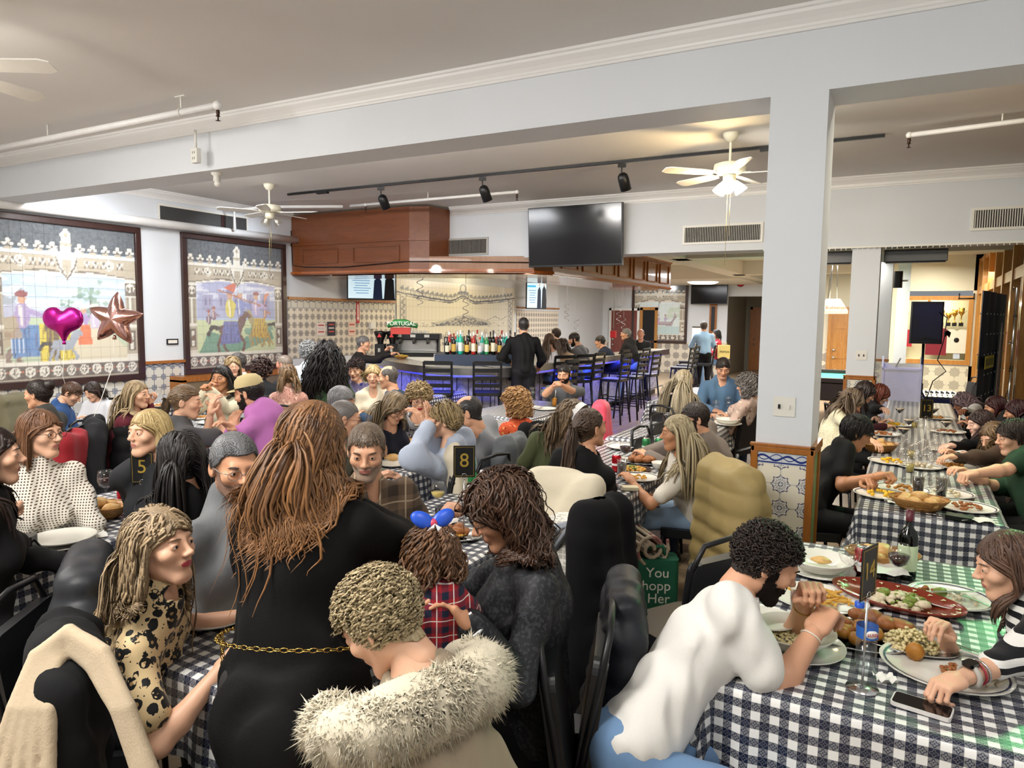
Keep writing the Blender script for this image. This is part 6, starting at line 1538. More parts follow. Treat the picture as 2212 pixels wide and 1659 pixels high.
# --- left table 5
P_('the woman at the left edge', 'dark-haired woman in black cut off by the left edge', (-18, 985), d=2.75, f=60, look=60, sex='f', skin=LT, top=blk, bottom=blkp, hair=H['longs'], hc=('1a1210', '3f2c24'), near=1, hip=(-3.95+.2, 1.0), hands=(None, (92, 1062, .92)), hp=('relax', 'pinch'))
chk = cloth('brown_houndstooth_blouse', 'e3ded2', .8, 'check', c2='5c4636', s=.013)
P_('the woman in the checked blouse', 'smiling woman in glasses and a brown and cream checked blouse', (88, 937), d=3.45, f=-20, look=18, sex='f', skin=LT, top=chk, bottom=blkp, hair=hv('longs', len=.24), hc=('5a3a28', '9a6c4a'), near=2, fat=1.25, glasses='1a1a1a', hip=(-4.42, 2.05), hands=((140, 1112, .82), (95, 1112, .85)), elb=((0, 0, -1), (0, 0, -1)), neck='turtle')
P_('the blonde woman in black', 'blonde woman in a black puff-sleeved top at the left table', (322, 935), d=3.55, f=-62, look=-88, pitch=4, sex='f', skin=LT, top=blk2, sleeve='puffy', bottom=blkp, hair=hv('longs', len=.34, part=.0), hc=('b08c52', 'ecd49a'), near=2, hip=(-3.85, 3.02), hands=((350, 1078, .8), (312, 1080, .8)), hp=('flat', 'flat'), elb=((.2, 0, -1), (0, .4, -1)))
P_('the woman with glossy black hair', 'woman seen from behind with long glossy black hair beside the number 5 sign', (388, 992), d=2.95, f=165, look=170, sex='f', skin=MD, top=blk, bottom=blkp, hair=hv('longs', len=.42, n=420, vol=.014), hc=('0c0a0a', '241d1c'), near=2, hip=(-2.88-.15, 2.35))
# --- left back tables
P_('the woman with the dark bun', 'woman in profile with a dark hair bun and grey jacket below the left mural', (82, 852), d=5.7, f=210, look=208, pitch=-4, sex='f', skin=BR, top=cloth('dark_olive_jacket', '3a3a36'), bottom=blkp, hair=hv('back', n=420, bun=(0, -.10, .07, .045)), hc=('1a1412', '3a2c26'), near=1)
P_('the boy in blue', 'boy in a blue sweatshirt leaning over the children\'s table', (155, 850), d=6.3, f=50, look=38, pitch=-35, sex='f', bust=0, skin=LT, size=.85, top=cloth('blue_sweatshirt', '2f5288'), bottom=djeans, hair=hv('short', n=380), hc=('3a261c', '6b4a34'), near=1)
P_('the little girl in white', 'dark-haired little girl in a white top eating below the left mural', (200, 845), d=7.2, f=-70, look=-75, pitch=-22, sex='f', bust=0, skin=LT, size=.8, top=cloth('white_shirt', 'dcdfe6'), bottom=blkp, hair=hv('longs', len=.2), hc=('1c1412', '3f2e28'), near=1)
P_('the blonde woman in burgundy', 'blonde woman in a burgundy jacket eating in profile below the left mural', (296, 852), d=6.0, f=40, look=25, sex='f', skin=LT, top=cloth('burgundy_wool', '5a1c28'), bottom=blkp, hair=hv('longs', len=.38), hc=('8a7358', 'd0b88e'), near=1, hands=(None, (325, 872, 16.1)), hp=('relax', 'grip'))
P_('the woman with the long ponytail', 'woman in a charcoal T-shirt with a long brown ponytail seen from behind', (402, 868), d=4.9, f=70, look=42, pitch=-4, sex='f', skin=LT, top=cloth('charcoal_shirt', '4b4a4c'), sleeve='short', bottom=blkp, hair=hv('tail', tail=(0, -.13, .01), len=.45, n=300), hc=('5a4432', '94795a'), near=1, hands=((455, 890, 14.9), (470, 880, 15.0)))
P_('the woman in the cream jacket', 'woman with straight black hair and a cream jacket resting her chin on folded hands', (478, 817), d=6.5, f=-45, look=-68, sex='f', skin=TN, top=cloth('cream_jacket', 'd6ceb4'), bottom=blkp, hair=hv('longs', len=.38), hc=('0e0c0c', '2a2322'), near=1, hands=((456, 845, 16.2), (446, 842, 16.3)), hp=('fist', 'fist'), lips='9a6058')
pk = cloth('orchid_pink_hoodie', 'b56fae', .85)
cap_c = cloth('tan_cotton_cap', 'cbb98a', .85)
Ic = P_('the man in the pink hoodie', 'bearded man in an orchid pink hoodie and a tan baseball cap leaning forward', (538, 850), d=5.0, f=195, look=200, pitch=-12, sex='m', skin=BR, top=pk, bottom=jeans, hair=hv('short', n=260, len=.02), hc=('15110f', '2f2622'), near=1, beard=('1c1513', True), neck='hood', lean=.34, hands=((500, 925, 14.9), (505, 930, 14.8)))
def cap_on(I, m, parent):
    b = MB(); hl_ = I['hl']; R = Matrix([[float(a) for a in r] for r in I['hR']])
    b.lathe([(.089, .0), (.09, .02), (.082, .055), (.055, .082), (.0, .092)], hl_(0, -.012, .048), 20, R, sy=1.12); b.build('baseball_cap', m, parent)
    v = []; 
    for i in range(9):
        a = pi*(i/8); 
        for q in (0, 1): v.append(hl_(cos(a)*.078, .055+sin(a)*(.02+.085*q), .052-.012*q-.01*cos(a)**2))
    MB().add(v, [(2*i, 2*i+1, 2*i+3, 2*i+2) for i in range(8)]).build('cap_peak', m, parent)
cap_on(Ic, cap_c, Ic['root'])
P_('the sandy-haired woman in glasses', 'sandy-haired woman with glasses half hidden behind the black-haired woman', (503, 792), d=8.3, f=-20, look=-30, sex='f', skin=LT, top=cream_t, bottom=blkp, hair=H['bob'], hc=('8a7048', 'c0a67a'), near=0, glasses='888888')
P_('the man in the white tee below the middle mural', 'smiling grey-haired man in a white T-shirt below the middle mural', (512, 783), d=8.9, f=210, look=220, sex='m', skin=BR, top=white_t, sleeve='short', bottom=jeans, hair=H['short'], hc=('3a3634', '6a6460'), near=0)
P_('the curly person in the puffer', 'person with a dark curly head in a black puffer jacket seen from behind', (566, 800), d=8.2, f=130, look=130, sex='f', skin=MD, top=blk2, bottom=blkp, hair=H['afro'], hc=('2a1a16', '4a302a'), near=0)
P_('the bald guest', 'bald guest partly hidden below the middle mural\'s right corner', (614, 788), d=8.8, f=180, look=190, sex='m', skin='c98a72', top=blk2, bottom=blkp, hair=H['buzz'], hc=('8a7a70', 'a09080'), near=0)
P_('the woman in paisley', 'brown-haired woman in a rose paisley blouse seen from behind', (622, 812), d=7.4, f=120, look=140, sex='f', skin=LT, top=cloth('rose_paisley', 'b98a7c', .8, 'floral', c2='8a5a50', c3='d9b8a4', s=40), bottom=blkp, hair=hv('bob', len=.2), hc=('4a3424', '9a7a54'), near=0)
P_('', 'grey-haired woman in a white top standing near the bar tiles', (666, 762), ch=False, d=8.6, f=140, look=150, sit=False, sex='f', skin=LT, top=cloth('pale_blue_top', 'c9d3d8'), bottom=blkp, hair=hv('afro', len=.09, vol=.02, curl=.006), hc=('7c7e80', 'c2c4c6'), near=1)
P_('', 'standing woman in green with very long black curls seen from behind', (706, 762), ch=False, d=7.6, f=118, look=118, sit=False, sex='f', skin=MD, top=cloth('forest_green_top', '31482f'), bottom=blkp, hair=hv('curly', n=620, len=.72, curl=.016, wave=.012, vol=.035, w=.012), hc=('060505', '1a1414'), near=1)
P_('', 'grey-haired man in a black jacket leaning on the left end of the bar', (786, 742), ch=False, d=11.0, f=25, look=28, sit=False, sex='m', skin=BR, size=.98, lean=.22, top=cloth('black_jacket', '1c1a19'), bottom=djeans, hair=H['short'], hc=('5a5654', '8a8684'), near=1, hands=((835, 757, 21.0), (845, 765, 21.0)))
# --- tables near the bar
P_('the woman with short dark hair', 'woman with short dark hair and a violet patterned shawl', (768, 800), d=8.0, f=-40, look=-70, pitch=-8, sex='f', skin=LT, top=cloth('violet_shawl', '6a6488', .8, 'floral', c2='b8b0a8', c3='2c3070', s=30), bottom=blkp, hair=hv('shortc', len=.05, vol=.016), hc=('1c1413', '3f2c28'), near=1)
P_('the short-haired blonde in cream', 'short-haired blonde woman in a cream knit sitting before the bar', (806, 812), d=7.7, f=-50, look=-55, pitch=-6, sex='f', skin=LT, top=cloth('cream_knit', 'd8cdb6', .85, bump=.4, bs=120), bottom=blkp, hair=H['ear'], hc=('a88a58', 'dcc490'), near=1, neck='v')
P_('the bald man in navy', 'bald man in a navy shirt sitting in profile before the bar', (838, 815), d=7.5, f=200, look=205, pitch=-6, sex='m', skin=BR, top=cloth('navy_shirt', '2c4058'), bottom=djeans, hair=H['bald'], hc=('4a4440', '7a726c'), near=1, lean=.2)
P_('the silver-haired man', 'silver-haired man behind the shaven-headed man', (738, 868), d=5.5, f=30, look=60, pitch=-10, sex='m', skin=BR, top=cloth('olive_fleece', '6a6448'), bottom=djeans, hair=hv('short', line=.06), hc=('77777a', 'a9a9aa'), near=1, hip=(-4.15, 4.95))
P_('the shaven man in glasses', 'man with shaved grey head and black glasses turned away to the right', (745, 905), d=4.6, f=20, look=48, pitch=-8, sex='m', skin='c99a7c', top=cloth('olive_vest', '5f5c4a'), bottom=djeans, hair=H['buzz'], hc=('6a6460', '8a8480'), near=1, glasses='151515', hip=(-4.15, 4.1))
P_('the woman with the blue scarf', 'woman in glasses with long highlighted hair and a blue scarf looking down', (852, 880), d=5.35, f=-10, look=-8, pitch=-30, sex='f', skin=BR, top=cloth('black_navy_top', '171a26'), sleeve='short', bottom=blkp, hair=hv('longs', len=.3, part=-.02), hc=('4a382c', 'b09872'), near=1, glasses='555555', hip=(-4.12, 5.5), neck='scoop', hands=((880, 925, .82), (905, 930, .82)))
pz = cloth('grey_floral_blouse', '8c909a', .8, 'floral', c2='2c3448', c3='d6d8dc', s=34)
I35 = P_('the older woman in pearls', 'older woman with blonde set curls, glasses and a pearl necklace', (905, 862), d=6.0, f=-60, look=-45, pitch=-14, sex='f', skin=LT, top=pz, bottom=blkp, hair=hv('oldcurl', len=.06, vol=.024, n=460), hc=('9a7c50', 'd8be8e'), near=1, glasses='5a4a44', neck='scoop', lips='b0303c', fat=1.1)
ltb = cloth('pale_blue_gauze', 'b3bdd0', .85, bump=.5, bs=90)
P_('the woman in the pale blue blouse', 'woman with short blonde-brown hair in a pale blue gauze blouse, hands at her mouth', (960, 908), d=4.6, f=175, look=205, sex='f', skin=LT, top=ltb, sleeve='puffy', bottom=cloth('dark_blue_jeans', '1f2b42'), hair=hv('ear', len=.07, vol=.02), hc=('5a4630', 'c0a472'), near=1, glasses='101010', hip=(-2.68, 4.35), hands=((922, 925, 14.5), (928, 920, 14.6)), hp=('flat', 'flat'), turn=0)
P_('the balding man in grey', 'balding dark-haired man in a grey shirt pouring wine', (1010, 892), d=5.1, f=190, look=203, pitch=-16, sex='m', skin=BR, top=cloth('light_grey_shirt', '8f9298'), bottom=djeans, hair=hv('bald', n=260, len=.02, lay=.006), hc=('1c1a1a', '4a4644'), near=1, hip=(-2.62, 5.15), hands=((915, 918, 14.85), (905, 918, 14.8)), hp=('relax', 'grip'), fat=1.08)
P_('the woman in the orange blouse', 'woman with ginger curls and an orange floral blouse seen from behind', (1112, 870), d=6.0, f=150, look=178, sex='f', skin=LT, top=cloth('orange_floral', 'c4502a', .8, 'floral', c2='8a2a20', c3='e8a060', s=36), bottom=blkp, hair=hv('midcurl', len=.16, n=420, vol=.028), hc=('8a5a34', 'd0a268'), near=1, glasses='2a2020')
P_('the bearded man with clasped hands', 'bearded man in a grey T-shirt resting his mouth on clasped hands', (1218, 808), d=8.75, f=-62, look=-80, pitch=-12, sex='m', skin=BR, top=cloth('heather_grey_tee', '5e6064'), sleeve='short', bottom=djeans, hair=hv('short', len=.02), hc=('15110f', '2f2622'), near=1, beard=('1a1412', True), hands=((1208, 830, 18.4), (1198, 832, 18.4)), hp=('fist', 'fist'), elb=((1, .4, -1), (-1, -.4, -1)))
# --- table with green cans
ol = cloth('olive_polo', '4c5234')
I_hb = P_('the woman in the white headband', 'woman with a white headband and glasses in an olive polo', (1237, 903), d=4.75, f=-42, look=-5, pitch=-22, sex='f', skin=LT, top=ol, sleeve='short', bottom=jeans, hair=hv('wavy', len=.3, n=320), hc=('4a3a2c', '9a8060'), near=1, glasses='1a1a1a', fat=1.12, hip=(-2.72, 4.32), hands=(None, (1165, 1080, .62)), hp=('relax', 'relax'))
P_('the woman with the low ponytail', 'woman in black with a long brown ponytail seen from behind at the table edge', (1275, 925), d=4.15, f=100, look=62, pitch=6, sex='f', skin=MD, top=blk, bottom=blkp, hair=hv('tail', tail=(0, -.13, .02), len=.5, n=340, w=.012), hc=('2a1c16', '6b5240'), near=1, hip=(-2.12, 3.78), hands=(None, (1308, 1068, .62)))
P_('the blonde in the cream tee', 'woman with long straight blonde hair in a cream T-shirt and jeans', (1462, 935), d=4.65, f=190, look=205, pitch=-4, sex='f', skin=TN, top=cream_t, sleeve='short', bottom=cloth('light_wash_denim', '8fa8c4', bump=.3), hair=hv('longs', len=.46, n=420), hc=('7a6848', 'd6c49c'), near=1, hip=(-1.22, 4.75), hands=((1365, 1040, .78), (1400, 1075, .66)), elb=((0, -1, -1), None))
P_('the man in the taupe tee', 'dark-haired man in a taupe T-shirt leaning over the table', (1500, 905), d=5.2, f=195, look=206, pitch=-10, sex='m', skin=BR, top=cloth('taupe_tee', '756a62'), bottom=djeans, hair=hv('short', len=.035), hc=('1a1412', '3a2c26'), near=1, hip=(-1.12, 5.6), hands=((1400, 985, .8), (1395, 975, .8)), fat=1.12, beard=('2a201c', False))
# --- table behind
P_('the long-haired woman in black', 'woman in a black top with very long ash blonde hair seen from behind', (1478, 822), d=7.6, f=60, look=55, sex='f', skin=LT, top=blk2, sleeve='short', bottom=blkp, hair=hv('longs', len=.5, n=380), hc=('8a7a60', 'd4c6a8'), near=1)
P_('the man in the denim shirt', 'dark-haired man in a blue denim shirt looking down at his plate', (1562, 795), d=8.4, f=-60, look=-72, pitch=-22, sex='m', skin=BR, top=cloth('chambray_shirt', '52708e'), bottom=djeans, hair=hv('short', len=.03), hc=('1c1614', '3a2e28'), near=1, fat=1.1, neck='v')
P_('the grey-curled woman', 'woman with loose grey curls and a blush patterned blouse seen from behind', (1612, 832), d=7.5, f=165, look=165, pitch=-12, sex='f', skin=LT, top=cloth('blush_pattern', 'b8a094', .8, 'floral', c2='8c7068', c3='d9c8bc', s=18), bottom=blkp, hair=hv('midcurl', len=.2, curl=.012), hc=('3c3836', '8a8480'), near=1, hip=(-1.85, 7.9))
# --- at the bar
P_('', 'tall man in a black sweater standing at the bar with his back turned', (1131, 703), ch=False, d=10.6, f=122, look=122, sit=False, sex='m', skin=BR, top=cloth('black_sweater', '0f0f11'), bottom=cloth('dark_grey_trousers', '1c1c20'), hair=H['buzz'], hc=('2a2624', '4a4644'), near=1, hands=((1100, 780, 20.7), (1165, 790, 20.9)), size=1.0, fat=1.12)
BARS = dict(seat=.78)
def B_(nm, desc, head, **k):
    I = person(desc, head, seat=.78, **k); h = I['hip']; stool(h[0], h[1], math.degrees(math.atan2(I['fw'][1], I['fw'][0])), 'black ladder-back stool under '+nm); return I
B_('the woman in the white off-shoulder top', 'woman in a white off-shoulder top with long brown hair at the bar', (1186, 735), d=12.1, f=150, look=140, sex='f', skin=LT, top=cloth('white_offshoulder', 'e4e2e6'), sleeve='short', bottom=jeans, hair=hv('longs', len=.42), hc=('3a281e', '7a5c46'), near=1, neck='off')
person('person with tied dark hair just beyond the woman in white at the bar', (1200, 722), d=13.4, f=170, look=170, seat=.78, sex='f', skin=LT, top=blk2, bottom=blkp, hair=H['back'], hc=('2a1c16', '4a342a'), near=0)
B_('the woman in beige', 'woman in a beige top with a dark bob at the bar', (1214, 745), d=12.6, f=155, look=165, sex='f', skin=LT, top=cloth('beige_top', 'c4a68a'), bottom=jeans, hair=hv('bob', len=.2), hc=('2a1c18', '4f382c'), near=0)
B_('the man in the grey henley', 'bearded man in a grey henley leaning on the bar in profile', (1240, 733), d=13.0, f=175, look=200, pitch=-20, sex='m', skin=BR, top=cloth('slate_henley', '65666c'), bottom=jeans, hair=hv('short', len=.04), hc=('1a1412', '3a2c26'), near=1, beard=('1a1412', True), lean=.2, hands=((1225, 745, 23.0), None))
B_('the man in the navy jacket', 'man in a dark navy jacket hunched over the bar', (1296, 738), d=14.4, f=178, look=190, pitch=-10, sex='m', skin=BR, top=cloth('navy_jacket', '1c2436'), bottom=blkp, hair=H['short'], hc=('1c1a1a', '3a3636'), near=0, lean=.25, fat=1.15)
I53 = B_('the man in the fur-hooded parka', 'grey-haired man in a dark parka with a fur-trimmed hood at the bar', (1352, 722), d=15.0, f=178, look=205, sex='m', skin=BR, top=cloth('dark_parka', '262426'), bottom=jeans, hair=H['short'], hc=('6a6664', 'a4a09c'), near=0, lean=.18, fat=1.25, neck='hood')
person('old bald man in a black coat facing the room across the bar', (1384, 722), d=16.6, f=-70, look=-75, seat=.78, sex='m', skin='c08a74', top=blk2, bottom=blkp, hair=H['bald'], hc=('8a8480', 'b0aaa6'), near=0)
P_('', 'man in a light blue shirt and black trousers standing with his back turned', (1520, 705), ch=False, d=17.6, f=115, look=118, sit=False, sex='m', skin=BR, top=cloth('sky_blue_shirt', '94b4d0'), bottom=blkp, hair=H['short'], hc=('3a302a', '6a5c50'), near=0, fat=1.1, size=1.02)
person('dark-haired person in a red and white jacket seated by the tall round table', (1547, 722), d=18.2, f=200, look=210, seat=.7, sex='f', skin=LT, top=cloth('red_white_jacket', 'c83a48', .8, 'floral', c2='f0f0f0', c3='1a1a1a', s=9), bottom=jeans, hair=H['bob'], hc=('14100f', '2a2422'), near=0)
# --- long right-hand table
P_('the young man in the black tee', 'young man in a black T-shirt with a gold neck chain cutting his food', (1850, 935), d=5.05, f=20, look=22, pitch=-25, sex='m', skin=TN, top=cloth('black_tee', '101011'), sleeve='short', bottom=blkp, hair=hv('short', len=.05, vol=.016, line=.055), hc=('0c0a0a', '241e1c'), near=2, hip=(-.72, 4.75), hands=((1905, 1048, .84), (1893, 1030, .86)), hp=('pinch', 'grip'))
lace = cloth('cream_lace', 'd8d2b8', .85, 'tex', c2='c8c0a0', bump=.6)
P_('the brown-haired woman at table 13', 'woman with light brown hair bent over behind the young man in black', (1838, 868), d=6.3, f=15, look=22, pitch=-35, sex='f', skin=LT, top=lace, bottom=blkp, hair=hv('longs', len=.34), hc=('4a3a2e', '84705c'), near=1, hip=(-.80, 5.9), hands=((1935, 1010, .82), (1930, 990, .82)))
P_('the dark-haired woman at table 13', 'dark-haired woman looking down in profile, second from the far end', (1868, 848), d=7.3, f=12, look=18, pitch=-30, sex='f', skin=LT, top=cloth('maroon_top', '3c1a20'), bottom=blkp, hair=hv('longs', len=.3), hc=('1c1414', '3a2a28'), near=1, hip=(-.82, 7.0))
P_('the red-haired woman', 'smiling woman with auburn hair looking down at the far left of table 13', (1900, 853), d=8.0, f=12, look=12, pitch=-28, sex='f', skin='e8bfa8', top=blk2, bottom=blkp, hair=hv('bob', len=.18), hc=('4a2018', '8a4632'), near=1, hip=(-.80, 7.8), hands=((1948, 905, .95), (1960, 912, .92)))
P_('the person with braids', 'person with pink-tipped braids leaning down to eat at table 13', (2080, 872), d=8.2, f=196, look=198, pitch=-20, sex='f', skin=DK, top=cloth('white_black_top', 'd8d4d0', .8, 'stripe', c2='1a1a1c', s=.12), bottom=blkp, hair=hv('midcurl', len=.12, curl=.005, w=.014, n=240, tip=.5), hc=('120e0e', 'a88c92'), near=1, hip=(1.0, 8.5), hands=((2055, 895, .92), (2040, 900, .9)))
P_('the left maroon-haired guest', 'guest with straight maroon hair behind the person with braids', (2150, 880), d=7.3, f=190, look=185, pitch=-15, sex='f', skin=MD, top=blk2, bottom=blkp, hair=hv('longs', len=.3), hc=('2c1012', '4e2022'), near=1, hip=(1.05, 7.5))
P_('the right maroon-haired guest', 'guest with dark maroon hair near the window post at the right edge', (2196, 890), d=6.8, f=190, look=175, pitch=-15, sex='f', skin=MD, top=blk2, bottom=blkp, hair=hv('longs', len=.3), hc=('2c1014', '4a1c20'), near=1, hip=(1.05, 6.9))
P_('the pale woman with dark hair', 'pale dark-haired woman in black eating in profile at table 13', (2118, 915), d=6.1, f=192, look=198, pitch=-12, sex='f', skin='ecc4b0', top=blk, bottom=blkp, hair=hv('longs', len=.28), hc=('1c1212', '4a3230'), near=1, hip=(.98, 6.1), hands=((2050, 965, .85), (2060, 975, .85)))
P_('the brown-waved woman', 'woman with long brown waves looking down between two guests at table 13', (2148, 945), d=5.5, f=200, look=218, pitch=-22, sex='f', skin=LT, top=cloth('brown_top', '4a382c'), bottom=blkp, hair=hv('wavy', len=.36), hc=('4a3424', '9a7c58'), near=1, hip=(.98, 5.4), hands=((2045, 990, .85), (2035, 970, .9)))
P_('the youth in the green tee', 'dark-haired youth in a dark green T-shirt reaching across table 13', (2190, 945), d=4.9, f=188, look=196, pitch=-10, sex='m', skin=LT, top=cloth('dark_green_tee', '24402c'), sleeve='short', bottom=blkp, hair=hv('short', len=.06, vol=.016, line=.05), hc=('1c1614', '3f312a'), near=2, hip=(1.02, 4.7), hands=((2060, 1040, .85), (2075, 1018, .86)), hp=('grip', 'relax'))
# ------------------------------------------------------------- things on the tables
TZ = .765
def A(x, y, z=TZ): return at(x, y, Z=z)
# nearest table
p = A(1772, 1238); plate(p, .14, 'white plate under the bowl with a piece of bread', rim=False); o = plate(p+Vector((0, 0, .022)), .13, 'white bowl holding a torn piece of bread', deep=1, rim=False); piece(o, (0, 0, .035), .035, roll_m, 'bread_piece', (1.3, .8, .4), 4)
p = A(1768, 1300); o = plate(p, .155, 'oval white plate heaped with golden fries', rim=False, sx=1.15)
r = random.Random(5); 
for k in range(46):
    a, q = r.random()*6.28, .085*r.random()**.5; b = MB(); b.box((q*cos(a)*1.3, q*sin(a), .022+.022*(1-q/.09)*r.random()), (.052, .008, .008), rot=Matrix.Rotation(r.random()*3.1, 3, 'Z')@Matrix.Rotation(r.uniform(-.3, .3), 3, 'Y')); b.build('fry', fry_m, o)
for k in range(3): piece(o, (-.05+.03*k, -.05, .02), .02, chick_m, 'sausage', (2.0, .7, .6), k, .4+k*.3)
wine_glass(A(1832, 1262), 'empty wine glass beside the red can', None, s=1.12); can(A(1862, 1240), 'red soda can behind the empty wine glass', 'a81420', 'e6e6e6')
basket(A(1905, 1225), 'oval bread basket lined with a napkin beside the wine bottle', .15, .10, 4, 3, 'roll in the napkin-lined basket beside the wine bottle')
napkin(A(1900, 1232, .80), 'white napkin folded over the bread basket', .2, .3, 2)
bottle('wine_bottle', A(1957, 1250), .30, .037, wine_g, 'cfe0b8', 'dark wine bottle with a green label and maroon capsule', cap='5a1522')
wine_glass(A(1938, 1268), 'wine glass of red wine before the wine bottle', wine_m, .85, s=1.12)
p = A(2052, 1297); o = plate(p, .15, 'pale plate with potato scraps, knife and fork at table edge', rz=.2); piece(o, (-.03, .02, .022), .026, green_m, 'potato', (1, .8, .7), 2); heap(o, (.03, -.01, .01), .06, 26, fish_m, .008, 'fish_scraps', 3); heap(o, (-.07, .03, .01), .03, 8, chick_m, .01, 'meat_scraps', 4)
fork(p+Vector((.02, .02, .032)), -1.0, 'knife resting across the pale plate', True); fork(p+Vector((.07, -.03, .03)), .8, 'fork leaning on the rim of the pale plate')
terr = mat('terracotta_glaze', '7a2d1a', .2); p = A(1935, 1305); o = thing_at(p, 'oval_platter', 'oval terracotta platter with cream key border full of baked fish', 'platter', None, -.28)
MB().lathe([(0, .006), (.55, .006), (.75, .012), (1.0, .035), (1.01, .038), (1.0, .030), (.76, .004), (0, 0)], n=40, sx=.235, sy=.13).build('dish', terr, o)
b = MB()
for k in range(44):
    a = 2*pi*k/44; 
    if k % 2 == 0: b.box((.215*cos(a), .119*sin(a), .0325), (.014, .005, .0015), rot=Matrix.Rotation(a+pi/2, 3, 'Z')).box((.207*cos(a), .113*sin(a), .0315), (.004, .012, .0015), rot=Matrix.Rotation(a+pi/2, 3, 'Z'))
b.build('key_border', mat('cream_slip', 'e6d9b4', .4), o)
heap(o, (0, 0, .01), .10, 120, fish_m, .014, 'shredded_fish', 6, .02); heap(o, (.03, .01, .02), .08, 50, green_m, .009, 'greens', 8, .02)
for k in range(5): piece(o, (-.1+.05*k, .02*sin(k), .03), .024, green_m if k % 2 else fish_m, 'potato_half', (1.2, .9, .6), k)
def metal_platter(p, label, rz, L=.2, W=.125):
    o = thing_at(p, 'serving_platter', label, 'platter', None, rz); MB().lathe([(0, .004), (.7, .004), (.8, .01), (1, .018), (1.01, .019), (1, .014), (.8, .002), (0, 0)], n=36, sx=L, sy=W).build('dish', silver, o); return o
o = metal_platter(A(1822, 1375), 'steel platter of glazed roast potatoes', -.15)
for k in range(13): a = k*2.4; q = .022*k**.5; piece(o, (q*cos(a)*1.7, q*sin(a), .028), .024, pot_m, 'potato', (1.1, .9, .85), k, a)
heap(o, (-.03, .03, .02), .06, 30, chick_m, .015, 'stewed_meat', 4, .02)
o = metal_platter(A(1925, 1378), 'steel platter of white rice and chicken pieces', -.3, .21, .13); heap(o, (.07, -.03, .01), .085, 420, rice_m, .007, 'rice', 5, .05)
for k in range(4): piece(o, (-.12+.045*k, .035+.01*(k % 2), .035), .034, chick_m, 'chicken_piece', (1.3, .9, .7), k+3, k)
fork(A(1905, 1412), -.9, 'serving spoon resting on the cloth by the rice platter')
p = A(1718, 1400); plate(p, .155, 'white plate under the bowl of yellow rice', rim=False); o = plate(p+Vector((-.01, .0, .02)), .135, 'deep white plate of yellow rice before the bearded man', deep=1, rim=False); heap(o, (.0, -.01, .012), .08, 260, rice_m, .0065, 'rice', 7, .012)
plate(p+Vector((-.1, .06, .04)), .10, 'small white plate tucked behind the rice bowl', rim=False)
p = A(2040, 1452); o = plate(p, .165, 'oval plate with blue rim lines, chicken bones and a potato', rz=-.3, sx=1.12); piece(o, (-.09, .02, .03), .03, pot_m, 'potato', (1.1, .9, .9), 3)
for k in range(6): b = MB(); b.tube([(.04+.02*k, -.06+.02*(k % 3), .02), (.06+.02*k, .0+.02*(k % 2), .03)], [.007, .004], 6); b.build('bone', fish_m, o)
heap(o, (.05, .0, .01), .06, 40, chick_m, .009, 'chicken_scraps', 9)
ws = water_bottle(A(1868, 1452), 'small water bottle with blue label, cap hinged open', text='LUSO', open_cap=True, rz=YAW)
number_stand(A(1862, 1487), '14', 'tall table number 14 on a chrome rod, turned nearly edge on', YAW+.72, .27)
napkin(A(1912, 1472), 'crumpled foil and paper wrapper beside the water bottle', .06, .4, 5); napkin(A(1850, 1318), 'white napkin between the fries and the terracotta platter', .17, 1.1, 3)
o = thing_at(A(1991, 1530), 'smartphone', 'white-cased smartphone lying dark screen up on the cloth', 'phone', None, -.42+.25)
MB().rbox((0, 0, .006), (.150, .076, .011), .012).build('case', mat('white_phone_case', 'd8d4d0', .35), o, bevel=.002); MB().rbox((0, 0, .0121), (.142, .068, .001), .009).build('screen', mat('phone_glass', '0b0c0e', .06), o)
o = thing_at(A(1615, 1345), 'folded_menu', 'green folded menu card by the bearded man', 'menu', None, .4); MB().box((0, 0, .004), (.10, .16, .006)).build('card', mat('green_card', '1f6b58', .5), o)
fork(A(1735, 1360, .80), .3, 'fork in the bearded man\'s hand', tilt=.2); tumbler(A(1722, 1318, .86), 'small glass of red drink in the bearded man\'s hand', mat('red_drink', '8c2a14', .1), .09, .028)
fork(A(2050, 1385, .80), -1.2, 'knife in the striped woman\'s upper hand', True, tilt=-.35); fork(A(2095, 1420, .80), .6, 'fork in the striped woman\'s lower hand', tilt=-.3)
# striped woman's watch and bracelets
def band_on(I, i, m, name, off=.03, r=.034, w=.012, face=None):
    wr, el = I['wr'][i], I['el'][i]; ax = nrm(el-wr); c = wr+ax*off; u = nrm(np.cross(ax, [0, 0, 1.])); v = np.cross(ax, u); b = MB(); n = 20
    P = [V3(I['loc'](c+(u*cos(2*pi*k/n)+v*sin(2*pi*k/n))*r)) for k in range(n)]; b.tube(P, w/2, 6, closed=True); o = b.build(name, m, I['root'])
    if face: MB().rbox(I['loc'](c-v*0+np.array([0, 0, r+.004])), (.034, .04, .01), .009, Matrix([[float(x) for x in row] for row in np.stack([u, ax, np.cross(u, ax)], 1)])).build(name+'_face', face, o)
band_on(I9, 0, mat('watch_strap', 'b0aca4', .5), 'wristwatch', .045, .031, .016, mat('phone_glass', '0b0c0e', .06)); band_on(I9, 0, silver, 'bracelet', .085, .034, .007); band_on(I9, 0, mat('red_cord', 'a02838', .6), 'cord_bracelet', .07, .033, .006)
band_on(I8, 1, mat('pearl_beads', 'd8cfc0', .3), 'bead_bracelet', .03, .032, .006); band_on(I8, 0, mat('gold_chain', 'b8924a', .3, .9), 'bracelet', .03, .032, .005); band_on(I5, 0, silver, 'wristwatch', .02, .036, .014, silver)
